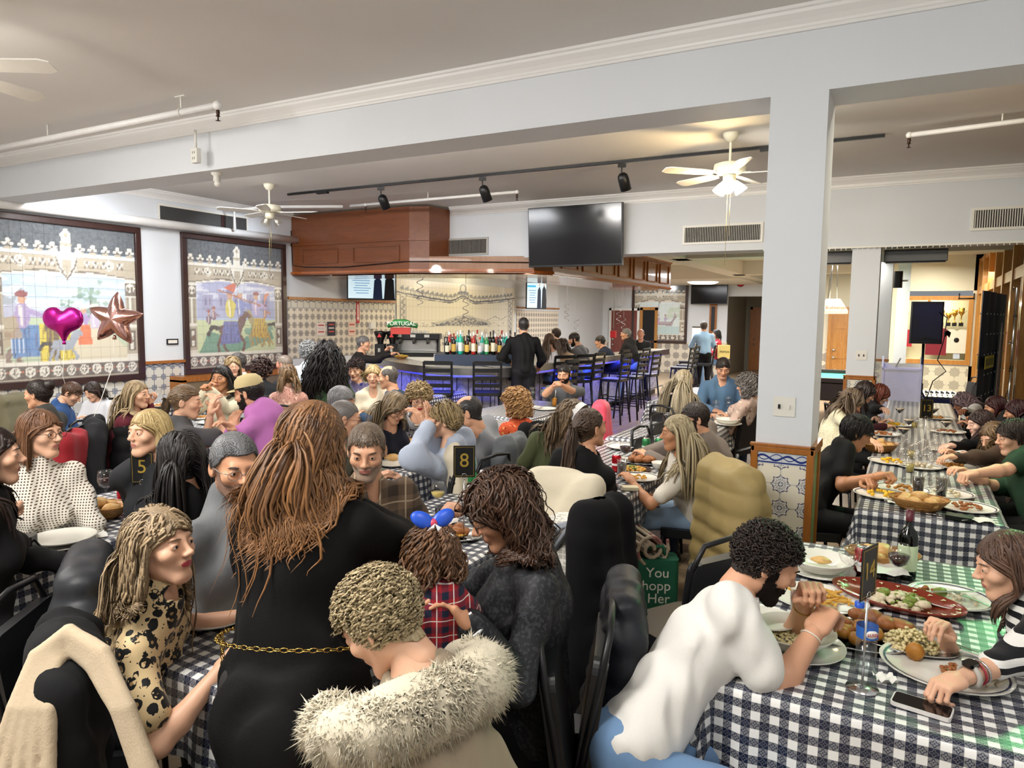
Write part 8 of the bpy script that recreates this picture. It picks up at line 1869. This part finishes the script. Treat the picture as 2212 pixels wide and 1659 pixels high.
o = bx_('green_sign', 'green banner sign lettered PORTUGAL above the coffee machine', 'sign', at(868, 702, d=10.9), YAW); MB().tube([(-.22, 0, -.02), (-.1, 0, .03), (.05, 0, .035), (.24, 0, -.02)], [.03, .055, .055, .03], 8).build('board', mat('sign_green', '2f7a3a', .5), o); text_obj('lettering', 'PORTUGAL', .085, white_pl, o, (0, -.06, .02), (pi/2, 0, 0))
o2 = MB().box((-.02, .02, -.09), (.3, .04, .1)).build('red_band', mat('sign_red', 'b03024', .5), o)
for i, (x, l) in enumerate(((822, 'left black coffee grinder with a red triangle'), (848, 'right black coffee grinder beside the espresso machine'))):
    o = bx_('coffee_grinder', l, 'coffee grinder', at(x, 772, Z=1.1), YAW); MB().box((0, 0, .12), (.17, .2, .24)).build('body', black_m, o, bevel=.01); MB().lathe([(.05, .24), (.06, .3), (.11, .42), (.115, .46), (0, .47)], n=16).build('hopper', black_pl, o); MB().lathe([(.035, 0), (.03, .07)], (0, -.12, .1), 12).build('doser', steel, o)
    MB().prism([(-.04, 0), (.04, 0), (0, .07)], 0, .004, (0, -.105, .36), Matrix.Rotation(pi/2, 3, 'X')).build('red_triangle', mat('triangle_red', 'd83028', .4), o)
p = at(867, 776, Z=1.1); o = bx_('snack_bowl', 'wooden bowl of yellow crisps on the bar top', 'bowl', p); MB().lathe([(.05, 0), (.13, .05), (.135, .055), (.12, .05), (0, .01)], n=22).build('bowl', wicker, o); heap(o, (0, 0, .04), .11, 60, mat('yellow_crisps', 'e8c24a', .6), .02, 'crisps', 3, .04, (1, 1, .3))
wine_glass(at(856, 772, Z=1.1), 'clear wine glass beside the bowl of crisps on the bar', None, s=1.2)
o = bx_('framed_menu', 'black framed price list standing on the back bar', 'sign', at(970, 745, d=12.3), YAW); MB().box((0, 0, 0), (.17, .02, .28)).build('frame', black_pl, o); MB().box((0, -.012, 0), (.13, .004, .24)).build('sheet', white_pl, o)
for k in range(6): MB().box((0, -.0145, .07-.028*k), (.09-.02*(k % 2), .001, .006)).build('text_line', mat('red_print', 'b02030', .5), o)
o = bx_('pepper_mill', 'wooden jar with salt-white top standing on the bar', 'jar', at(941, 782, Z=1.1)); MB().lathe([(.035, 0), (.035, .09), (.028, .1), (.03, .13), (0, .135)], n=16).build('body', china, o)
o = bx_('cash_register', 'tilted black touch screen till behind the man in black', 'till', at(1092, 742, d=12.6), YAW-.3); MB().box((0, 0, 0), (.3, .03, .22), rot=Matrix.Rotation(-.3, 3, 'X')).build('screen_case', black_pl, o); MB().box((0, -.02, 0), (.24, .005, .16), rot=Matrix.Rotation(-.3, 3, 'X')).build('screen', emit('till_screen', 'c9b8b0', .8), o); MB().box((0, .06, -.18), (.2, .2, .16)).build('stand', black_pl, o)
o = bx_('menu_holder', 'white card holder standing on the bar near the man in black', 'sign', at(1070, 786, Z=1.1), YAW); MB().box((0, 0, .1), (.10, .05, .2)).build('card', white_pl, o); o = bx_('coaster_box', 'dark box with an orange round logo on the bar', 'box', at(1082, 786, Z=1.1), YAW); MB().box((.06, 0, .06), (.15, .12, .12)).build('box', mat('dark_brown_box', '2c1c16', .5), o); MB().lathe([(0, 0), (.04, 0)], (.06, -.062, .065), 18, Matrix.Rotation(pi/2, 3, 'X')).build('round_logo', mat('logo_orange', 'd89a4a', .5), o)
# plates of paper on the tile wall
for (x0, x1, y0, y1, l, c) in ((684, 703, 697, 725, 'white notice with red pictures on the tiled wall', 'e8dcd6'), (707, 724, 695, 725, 'dark event poster on the tiled wall', '2c2c3a'), (752, 768, 695, 725, 'pink faded poster on the tiled wall', 'e6c9b8')):
    a, b_ = at(x0, y0, X=-9.63), at(x1, y1, X=-9.63); o = bx_('wall_notice', l, 'poster', (a+b_)/2, pi/2); W2, H2 = abs(b_.y-a.y), abs(a.z-b_.z); MB().box((0, 0, 0), (W2, .006, H2)).build('sheet', mat('paper_'+c, c, .7), o)
    for k in range(3): MB().box((0, -.004, H2*(.3-.25*k)), (W2*.7, .002, H2*.1)).build('print', mat('print_'+('c0504a' if k % 2 == 0 else 'd8d0c8'), 'c0504a' if k % 2 == 0 else 'd8d0c8', .7), o)
a = at(773, 675, X=-9.63); o = bx_('fire_sign', 'red and white extinguisher arrow sign on the tiled wall', 'sign', a, pi/2); MB().box((0, 0, 0), (.09, .006, .42)).build('plate', mat('sign_red2', 'c02a2a', .5), o); MB().box((0, -.004, .03), (.03, .003, .26)).build('arrow_shaft', white_pl, o); MB().prism([(-.035, 0), (.035, 0), (0, -.07)], 0, .003, (0, -.003, -.1), Matrix.Rotation(pi/2, 3, 'X')).build('arrow_head', white_pl, o)
a = at(803, 703, X=-9.63); o = bx_('wall_box', 'cream switch box on the tiled wall', 'box', a, pi/2); MB().box((0, -.02, 0), (.16, .06, .14)).build('case', white_pl, o, bevel=.008)
a = at(372, 738, X=-9.64); o = bx_('wall_plaque', 'small black framed plaque on the pilaster between the murals', 'sign', a, pi/2); MB().box((0, -.006, 0), (.19, .012, .085)).build('frame', black_pl, o); MB().box((0, -.013, 0), (.15, .003, .05)).build('card', china, o)
# wooden radiator box under the middle mural
o = bx_('radiator_cover', 'oak framed cover with cane mesh below the middle mural', 'cover', (-9.5, 8.0, 0)); MB().bbox((-.13, -1.1, 0), (.12, 1.1, .85)).build('mesh_panel', food_mat('8a7a60', '6a5a44', 'cane_mesh'), o); f = MB()
for (a, b_, c, d) in ((-1.15, 1.15, .82, .9), (-1.15, -1.07, 0, .85), (1.07, 1.15, 0, .85)): f.bbox((-.14, a, c), (.14, b_, d))
f.build('frame', oak, o)
# stools along the bar
for i, (x, y, f, l) in enumerate(((at(950, 846, Z=.78).x, at(950, 846, Z=.78).y, 118, 'ladder-back stool at the bar below the coffee machine'), (at(1052, 846, Z=.78).x, at(1052, 846, Z=.78).y, 122, 'ladder-back stool at the bar left of the man in black'), (-4.62, 9.75, 175, 'ladder-back stool just right of the man in black'), (-4.55, 11.9, 178, 'ladder-back stool before the man in the grey henley'), (-4.5, 12.6, 180, 'second stool right of the grey henley'),
        (-4.45, 13.3, 175, 'third stool right of the grey henley'), (-4.4, 15.6, 182, 'empty stool right of the fur-hooded parka'), (-4.5, 16.4, 180, 'empty stool at the far end of the bar'), (-4.9, 17.9, 200, 'empty stool beyond the end of the bar'), (-4.3, 17.2, 190, 'last empty stool before the tall round table'))): stool(x, y, f, l)
# tall round mosaic table
p = at(1480, 735, Z=1.08); o = bx_('round_bar_table', 'tall round table with tiled barrel base and iron legs', 'table', (p.x, p.y, 0)); MB().lathe([(0, 1.05), (.42, 1.05), (.44, 1.08), (.42, 1.1), (0, 1.1)], n=30).build('top', mat('cream_stone', 'c9b890', .3), o); bt = azulejo('barrel_tile', 'd4d2cc', '5a5c60', '8f9194', 0)
MB().lathe([(.26, .12), (.34, .4), (.36, .6), (.33, .85), (.26, 1.04)], n=30, ).build('barrel', mat('barrel_tiles', 'c4c3be', .3, var=.3, scale=9), o)
for k in range(5): a = 2*pi*k/5; MB().tube([(cos(a)*.40, sin(a)*.40, 1.05), (cos(a)*.36, sin(a)*.36, .95), (cos(a)*.41, sin(a)*.41, .6), (cos(a)*.34, sin(a)*.34, .2), (cos(a)*.46, sin(a)*.46, 0)], .015, 6).build('iron_leg', black_m, o)
o = bx_('easel_board', 'white menu board on a stand by the far mural', 'sign', at(1506, 722, d=20), YAW); MB().box((0, 0, 0), (.28, .03, .42)).build('board', white_pl, o); MB().box((0, -.02, .2), (.3, .02, .03)).build('clip', black_pl, o); [MB().tube([(x, .02, -.2), (x*1.6, y, -o.location.z)], .012, 6).build('leg', black_m, o) for x, y in ((-.12, -.05), (.12, -.05), (0, .3))]
o = bx_('serving_box', 'flat black box on the tall round table', 'box', Vector((p.x-.1, p.y, 1.1))); MB().box((0, 0, .05), (.3, .2, .09)).build('box', black_pl, o)
o = bx_('paper_bag', 'yellow paper bag with dark lettering beside the far chair', 'bag', at(1563, 760, d=18), YAW); MB().box((0, 0, 0), (.28, .14, .34)).build('bag', mat('yellow_paper', 'd8c478', .7), o); text_obj('lettering', 'PRIMOS', .07, black_pl, o, (0, -.075, 0), (pi/2, 0, 0)); MB().tube([(-.07, -.05, .17), (-.05, -.05, .24), (.05, -.05, .24), (.07, -.05, .17)], .006, 5).build('handle', mat('yellow_paper', 'd8c478', .7), o)
o = bx_('alarm_bell', 'round red alarm bell on the far wall right of the television', 'bell', at(1600, 611, Y=23.9)); MB().lathe([(0, -.06), (.1, -.05), (.13, 0)], n=20, M=Matrix.Rotation(pi/2, 3, 'X')@Matrix.Rotation(pi, 3, 'Y')@Matrix.Rotation(pi, 3, 'X')).build('dome', mat('bell_red', 'b81c28', .4), o); MB().ball((0, -.03, 0), .11, sc=(1, .4, 1)).build('cap', mat('bell_red', 'b81c28', .4), o)
o = bx_('ceiling_light', 'flat round white ceiling light above the far television', 'light', (-5.6, 21.9, HZ-.06)); MB().lathe([(0, -.05), (.35, -.045), (.45, -.0), (.45, .02)], n=30).build('diffuser', emit('white_diffuser', 'ffffff', 5), o)
# potted plant by the alcove door
p = at(1638, 800, Y=22); o = bx_('potted_plant', 'bright green leafy plant peeking from behind the near column', 'plant', (-3.25, 20.5, .0)); MB().lathe([(0, 0), (.15, 0), (.2, .35), (.18, .35), (0, .3)], n=18).build('pot', mat('clay_pot', '7a5a44', .7), o); MB().tube([(0, 0, .3), (0, 0, .9)], .01, 6).build('stem', green_m, o); r = random.Random(4)
for k in range(26):
    a, e = r.random()*6.28, r.uniform(-.2, .9); d = Vector((cos(a)*cos(e), sin(a)*cos(e), sin(e))); c = Vector((0, 0, .55+.4*r.random())); b = MB(); u = d.cross(Vector((0, 0, 1))).normalized()
    b.add([c+d*.05, c+d*.16+u*.06, c+d*.3-Vector((0, 0, .05)), c+d*.16-u*.06, c+d*.16+Vector((0, 0, .02))], [(0, 1, 4), (1, 2, 4), (2, 3, 4), (3, 0, 4)], True); b.build('leaf', mat('leaf_green', '58b53a', .4), o)
# hanging swirl decorations
for i, (x, y, d) in enumerate(((907, 600, 11.5), (1225, 655, 16), (1245, 690, 17), (1337, 660, 17), (1347, 690, 17), (1006, 640, 12.2))):
    c = at(x, y, d=d); b = MB().tube([(.05*cos(a), .05*sin(a), -.02*a) for a in np.linspace(0, 22, 60)], .006, 4).tube([(.05, 0, 0), (0, 0, .04), (0, 0, (2.51 if i in (0, 5) else 3.35)-c.z)], .003, 4); o = b.build('swirl_decoration', mat('silver_foil', 'a9a9ae', .25, .9)); o.location = c; tag(o, 'silver foil swirl over the bar, %s from the left' % ('first', 'third', 'fourth', 'fifth', 'sixth', 'second')[i], 'decoration', 'hanging foil swirls')
c = at(1325, 722, d=16); o = bx_('bell_pull', 'small red and white box on a rod hanging behind the bar', 'box', c); MB().box((0, 0, 0), (.12, .08, .15)).build('box', mat('bell_red', 'b81c28', .4), o); MB().tube([(0, 0, .07), (0, 0, 3.35-c.z)], .008, 5).build('rod', steel, o)

# ------------------------------------------------------------- right hall
# loudspeaker on tripod
o = bx_('loudspeaker', 'large black loudspeaker on a tripod stand beside the podium', 'speaker', (.155, 12.0, 1.83), .12)
MB().prism([(-.21, -.17), (.21, -.17), (.17, .16), (-.17, .16)], -.3, .3).build('cabinet', black_pl, o, bevel=.02); MB().box((.0, -.175, .02), (.36, .012, .5)).build('grille', mat('black_perforated', '0c0c0d', .7), o); MB().box((0, -.184, -.2), (.14, .004, .03)).build('badge_plate', black_m, o); MB().box((-.14, -.18, .0), (.05, .01, .12)).build('grip', black_m, o)
o = bx_('speaker_stand', 'black tripod stand carrying the loudspeaker', 'stand', (.155, 12.0, 0)); MB().tube([(0, 0, .25), (0, 0, 1.53)], .019, 10).build('pole', black_m, o); MB().tube([(0, 0, .8), (0, 0, .95)], .03, 10).build('collar', black_m, o)
for k in range(3): a = 2*pi*k/3+.4; MB().tube([(0, 0, .85), (cos(a)*.5, sin(a)*.5, 0)], .014, 8).build('leg', black_m, o); MB().tube([(0, 0, .3), (cos(a)*.28, sin(a)*.28, .38)], .008, 6).build('brace', black_m, o)
o = MB().tube([(.3, 11.85, 2.0), (.42, 11.8, 1.9), (.4, 11.8, 1.6), (.34, 11.85, 1.3), (.45, 11.8, 1.15), (.3, 11.85, 1.0), (.2, 11.9, .6)], .008, 5).build('speaker_cable', black_pl); tag(o, 'black cable looping from the loudspeaker', 'cable')
# podium
pw = mat('white_laminate', 'dcdce4', .35); o = bx_('podium', 'white wooden podium lit violet at the end of the long table', 'podium', (-.105, 12.05, 0), .02)
MB().box((0, -.2, .58), (.48, .02, 1.16)).build('front_panel', pw, o); 
for x in (-.25, .25): MB().prism([(-.22, 0), (.22, 0), (.22, 1.32), (-.22, 1.18)], -.012, .012, (x, 0, 0), Matrix(((0, 0, 1), (1, 0, 0), (0, 1, 0)))).build('side_panel', pw, o)
MB().box((0, 0, 1.16), (.48, .40, .02), rot=Matrix.Rotation(.25, 3, 'X')).build('desk_top', pw, o); f = MB()
for (x, z, a, b_) in ((0, 1.15, .5, .03), (0, .02, .5, .04), (-.24, .58, .03, 1.16), (.24, .58, .03, 1.16)): f.box((x, -.215, z), (a, .02, b_))
f.build('frame_moulding', pw, o); MB().box((-.05, 0, 1.23), (.02, .02, .16), rot=Matrix.Rotation(.4, 3, 'Y')).build('microphone', chrome, o)
# mixer case, chairs, banner, scissor frame
o = bx_('mixer_case', 'navy flight case with an audio mixer behind the loudspeaker', 'case', (.42, 12.6, 0), .1); MB().box((0, 0, .35), (.45, .5, .7)).build('case', mat('navy_fabric', '1a2140', .8), o); MB().box((0, 0, .73), (.44, .42, .06), rot=Matrix.Rotation(.15, 3, 'X')).build('mixer', steel, o)
for k in range(18): MB().lathe([(.012, 0), (.01, .025), (0, .026)], (-.18+.07*(k % 6), -.1+.09*(k//6), .77), 8).build('knob', black_pl, o)
chair(.72, 13.9, 200, 'black chair with padded back near the banner'); chair(.80, 13.2, 210, 'black chair in front of the banner, nearer the camera')
ban = mat('navy_banner_cloth', '1e2740', .6); bx = bx_('banner', 'tall navy backdrop banner with repeated logos and a yellow bar', 'banner', (.93, 11.3, 0), radians(78)); 
v = []; n = 20
for i in range(n+1):
    for j in range(8): v.append((-1.0+2.0*i/n, .025*sin(i*1.3)*(.4+j/10), .25+1.98*j/7))
bo = meshobj('cloth', v, [(i*8+j, (i+1)*8+j, (i+1)*8+j+1, i*8+j+1) for i in range(n) for j in range(7)], ban, bx, None, True)
lg = mat('pale_logo_print', 'b9bccb', .6)
for i in range(7):
    for j in range(7):
        MB().box((-.85+.28*i+(j % 2)*.1, .035, .45+.25*j), (.07, .002, .018)).box((-.85+.28*i+(j % 2)*.1, -.035, .45+.25*j), (.07, .002, .018)).build('logo', lg, bx)
MB().box((-.45, .04, 1.35), (.7, .003, .16)).box((-.45, -.04, 1.35), (.7, .003, .16)).build('yellow_bar', mat('banner_yellow', 'd8cc3a', .5), bx)
for k in range(5): MB().box((-.7+.12*k, -.043, 1.35), (.05, .002, .09)).build('bar_letter', ban, bx)
MB().prism([(.28, .65), (.34, .62), (.42, .9), (.44, 1.4), (.4, 1.75), (.36, 1.85), (.32, 1.7), (.26, 1.3), (.24, .9)], 0, .003, (0, -.043, 0), Matrix.Rotation(pi/2, 3, 'X')).build('crest', mat('crest_white', 'd9d6d0', .5), bx); MB().prism([(.31, .8), (.38, .8), (.4, 1.3), (.36, 1.65), (.31, 1.3)], 0, .002, (0, -.047, 0), Matrix.Rotation(pi/2, 3, 'X')).build('crest_red', mat('crest_red', 'a83038', .5), bx)
sf = bx_('scissor_frame', 'silver folding scissor frame holding the navy banner', 'frame', (1.08, 10.6, 0), radians(84))
for i in range(3):
    for j in range(3):
        x0, z0 = -.5+.5*i, .3+.65*j
        for a, b_ in (((x0, z0), (x0+.5, z0+.65)), ((x0, z0+.65), (x0+.5, z0))): MB().tube([(a[0], 0, a[1]), (b_[0], 0, b_[1])], .011, 6).build('strut', silver, sf)
        MB().ball((x0+.25, 0, z0+.325), .02).build('joint', black_pl, sf)
for z in (.3, .95, 1.6, 2.25): MB().tube([(-.5, .03, z), (1.0, .03, z)], .010, 6).build('crossbar', silver, sf)
# trophy case
tc = bx_('trophy_case', 'oak framed lit trophy cabinet in the far right wall', 'cabinet', (.42, 19.2, 0)); f = MB()
for (a, b_, c, d) in ((-.75, .75, .87, .97), (-.75, .75, 2.33, 2.43), (-.75, -.66, .97, 2.33), (.66, .75, .97, 2.33), (-.14, -.08, 2.2, 2.33)): f.bbox((a, -.05, c), (b_, .02, d))
f.build('frame', oakL, tc); MB().bbox((-.7, .5, .9), (.7, .52, 2.4)).build('back_panel', mat('cream_backing', 'd8d2b4', .6), tc); MB().bbox((-.66, .05, 1.72), (.66, .45, 1.74)).build('shelf', clear_g, tc); MB().bbox((-.66, .02, .95), (.66, .5, .97)).build('floor_board', mat('cream_backing', 'd8d2b4', .6), tc)
MB().bbox((-.6, .1, 2.36), (.6, .2, 2.38)).build('strip_lamp', emit('case_lamp', 'fff4d0', 14), tc)
gold = mat('trophy_gold', 'c9a24a', .25, 1); 
for k, (x, h) in enumerate(((-.58, .34), (.02, .3), (.16, .36), (.3, .3), (.42, .38), (.55, .42))):
    o = bx_('trophy', 'trophy cup on the cabinet shelf, %s from the left' % ('first', 'second', 'third', 'fourth', 'fifth', 'sixth')[k], 'trophy', (.42+x, 19.45, 1.745), 0, 'trophies in the lit cabinet')
    MB().box((0, 0, .04), (.09, .09, .08)).build('plinth', black_pl, o); MB().lathe([(.03, .08), (.01, .11), (.012, h*.55), (.05, h*.7), (.06, h), (.055, h), (.04, h*.72), (0, h*.6)], n=16).build('cup', gold, o)
    for s_ in (-1, 1): MB().tube([(s_*.05, 0, h*.9), (s_*.09, 0, h*.85), (s_*.05, 0, h*.7)], .005, 5).build('handle', gold, o)
def shirt_flat(p, W2, H2, m, label, logo):
    o = bx_('hanging_shirt', label, 'shirt', p); P = [(-.5, -.5), (.5, -.5), (.5, .25), (.62, .15), (.68, .35), (.4, .5), (.15, .5), (0, .42), (-.15, .5), (-.4, .5), (-.68, .35), (-.62, .15), (-.5, .25)]
    MB().prism([(x*W2, z*H2) for x, z in P], 0, .03, (0, 0, 0), Matrix.Rotation(pi/2, 3, 'X')).build('shirt_body', m, o, bevel=.008); MB().ball((0, -.035, .05*H2), .07*W2*2, sc=(1, .1, 1.1)).build('shirt_emblem', logo, o)
shirt_flat((-.13, 19.4, 1.45), .28, .40, mat('red_jersey', 'b02438', .7), 'small red jersey with a white shield in the trophy cabinet', white_pl); shirt_flat((.50, 19.4, 1.38), .42, .62, mat('maroon_jersey', '7a1428', .7), 'large maroon jersey hanging in the trophy cabinet', white_pl); shirt_flat((.90, 19.4, 1.40), .38, .55, mat('white_jersey', 'dcd8cc', .7), 'white shirt with black drawing in the trophy cabinet', black_pl)
o = bx_('plaque_card', 'small blue and white card leaning in the trophy cabinet', 'card', (.92, 19.4, 1.04)); MB().box((0, 0, .05), (.13, .02, .18)).build('card', mat('blue_white_card', 'b8c4d8', .5), o)
point('case_lamp', (.4, 19.45, 2.25), 14, (1, .95, .7), .05)
# wall speaker, pool table with lamp, coat hooks
o = bx_('wall_speaker', 'small black speaker fixed to the blue column in the hall', 'speaker', at(1940, 604, Y=13.95)); MB().rbox((0, 0, 0), (.14, .14, .28), .04).build('cabinet', black_pl, o); MB().box((.1, 0, -.02), (.1, .03, .03)).build('bracket', white_pl, o)
pt = bx_('pool_table', 'dark brown pool table with a turquoise cloth behind the near column', 'pool table', (-1.62, 14.6, 0)); dk = mat('dark_walnut', '2c1a16', .35)
MB().box((0, 0, .62), (1.5, 2.5, .3)).build('apron', dk, pt, bevel=.01); MB().box((0, 0, .775), (1.3, 2.3, .02)).build('playing_cloth', mat('turquoise_baize', '3fb89a', .8), pt)
for s_ in (-1, 1): MB().box((s_*.71, 0, .82), (.13, 2.5, .08)).build('rail', dk, pt, bevel=.01); MB().box((0, s_*1.19, .82), (1.5, .13, .08)).build('rail', dk, pt, bevel=.01)
for x in (-.55, .55):
    for y in (-.95, .95): MB().box((x, y, .24), (.2, .2, .48)).build('leg', dk, pt, bevel=.01)
MB().box((.0, -1.255, .6), (.6, .01, .06)).build('ball_return', black_m, pt)
for k in range(6): MB().box((-.5+.2*k, 1.19, .865), (.02, .02, .01)).build('sight_marker', white_pl, pt)
lp = bx_('hanging_lamp', 'hanging pool lamp shade with red lettering right of the near column', 'lamp', (-1.30, 14.5, 2.02), .5); sh_ = MB(); c4 = [(-.22, -.14), (.22, -.14), (.22, .14), (-.22, .14)]; c5 = [(-.1, -.07), (.1, -.07), (.1, .07), (-.1, .07)]
sh_.add([(x, y, 0) for x, y in c4]+[(x, y, .22) for x, y in c5]+[(x*.98, y*.98, -.05) for x, y in c4], [(i, (i+1) % 4, 4+(i+1) % 4, 4+i) for i in range(4)]+[(8+i, 8+(i+1) % 4, (i+1) % 4, i) for i in range(4)]+[(4, 5, 6, 7)]); sh_.build('shade', emit('cream_red_shade', 'e8cfa0', .8), lp)
t_o = text_obj('lettering', 'Budweiser', .09, mat('lamp_red', 'a8402c', .5), lp, (0, -.128, .06), (pi/2-.3, 0, 0)); MB().prism([(-.12, .1), (.12, .1), (.08, .14), (-.08, .14)], 0, .003, (0, -.11, .02), Matrix.Rotation(pi/2-.3, 3, 'X')).build('red_motif', mat('lamp_red', 'a8402c', .5), lp)
for x in (-.07, .07): MB().tube([(x, 0, .22), (x*.3, 0, 1.34)], .008, 5).build('chain', silver, lp)
MB().tube([(-.1, 0, .22), (-.08, 0, .6), (-.02, 0, 1.0)], .005, 5).build('cord', black_pl, lp); point('pool_lamp', (-1.30, 14.5, 1.9), 10, (1, .95, .85), .06)
o = bx_('coat_rail', 'black wall bracket with hooks above the trophy cabinet', 'bracket', at(2090, 645, Y=19.16)); MB().tube([(-.18, 0, 0), (.12, 0, 0)], .02, 8).build('bar', black_m, o); MB().tube([(-.16, 0, -.02), (-.16, 0, .12)], .014, 8).build('hook', black_m, o); MB().tube([(.12, 0, -.02), (.12, 0, .12)], .014, 8).build('hook', black_m, o)
# framed board left of far door
o = bx_('narrow_window', 'tall oak framed narrow glass panel on the far wall', 'window', (-5.75, 23.97, 1.85)); MB().box((0, 0, 0), (.24, .04, 1.0)).build('frame', oak, o); MB().box((0, -.025, 0), (.12, .01, .8)).build('pane', mat('dark_glass', '3a3c40', .1), o)
for x, y, l in ((1395, 935, 'empty black banquet chair in the aisle before the empty table'), (1432, 905, 'second empty black banquet chair, behind the first in the aisle')): p = A(x, y, .9); chair(p.x+.2, p.y, -5, l)
p = A(1478, 1195, .8); chair(p.x, p.y, 150, 'black banquet chair with worn loop handle beside the rolled blanket')
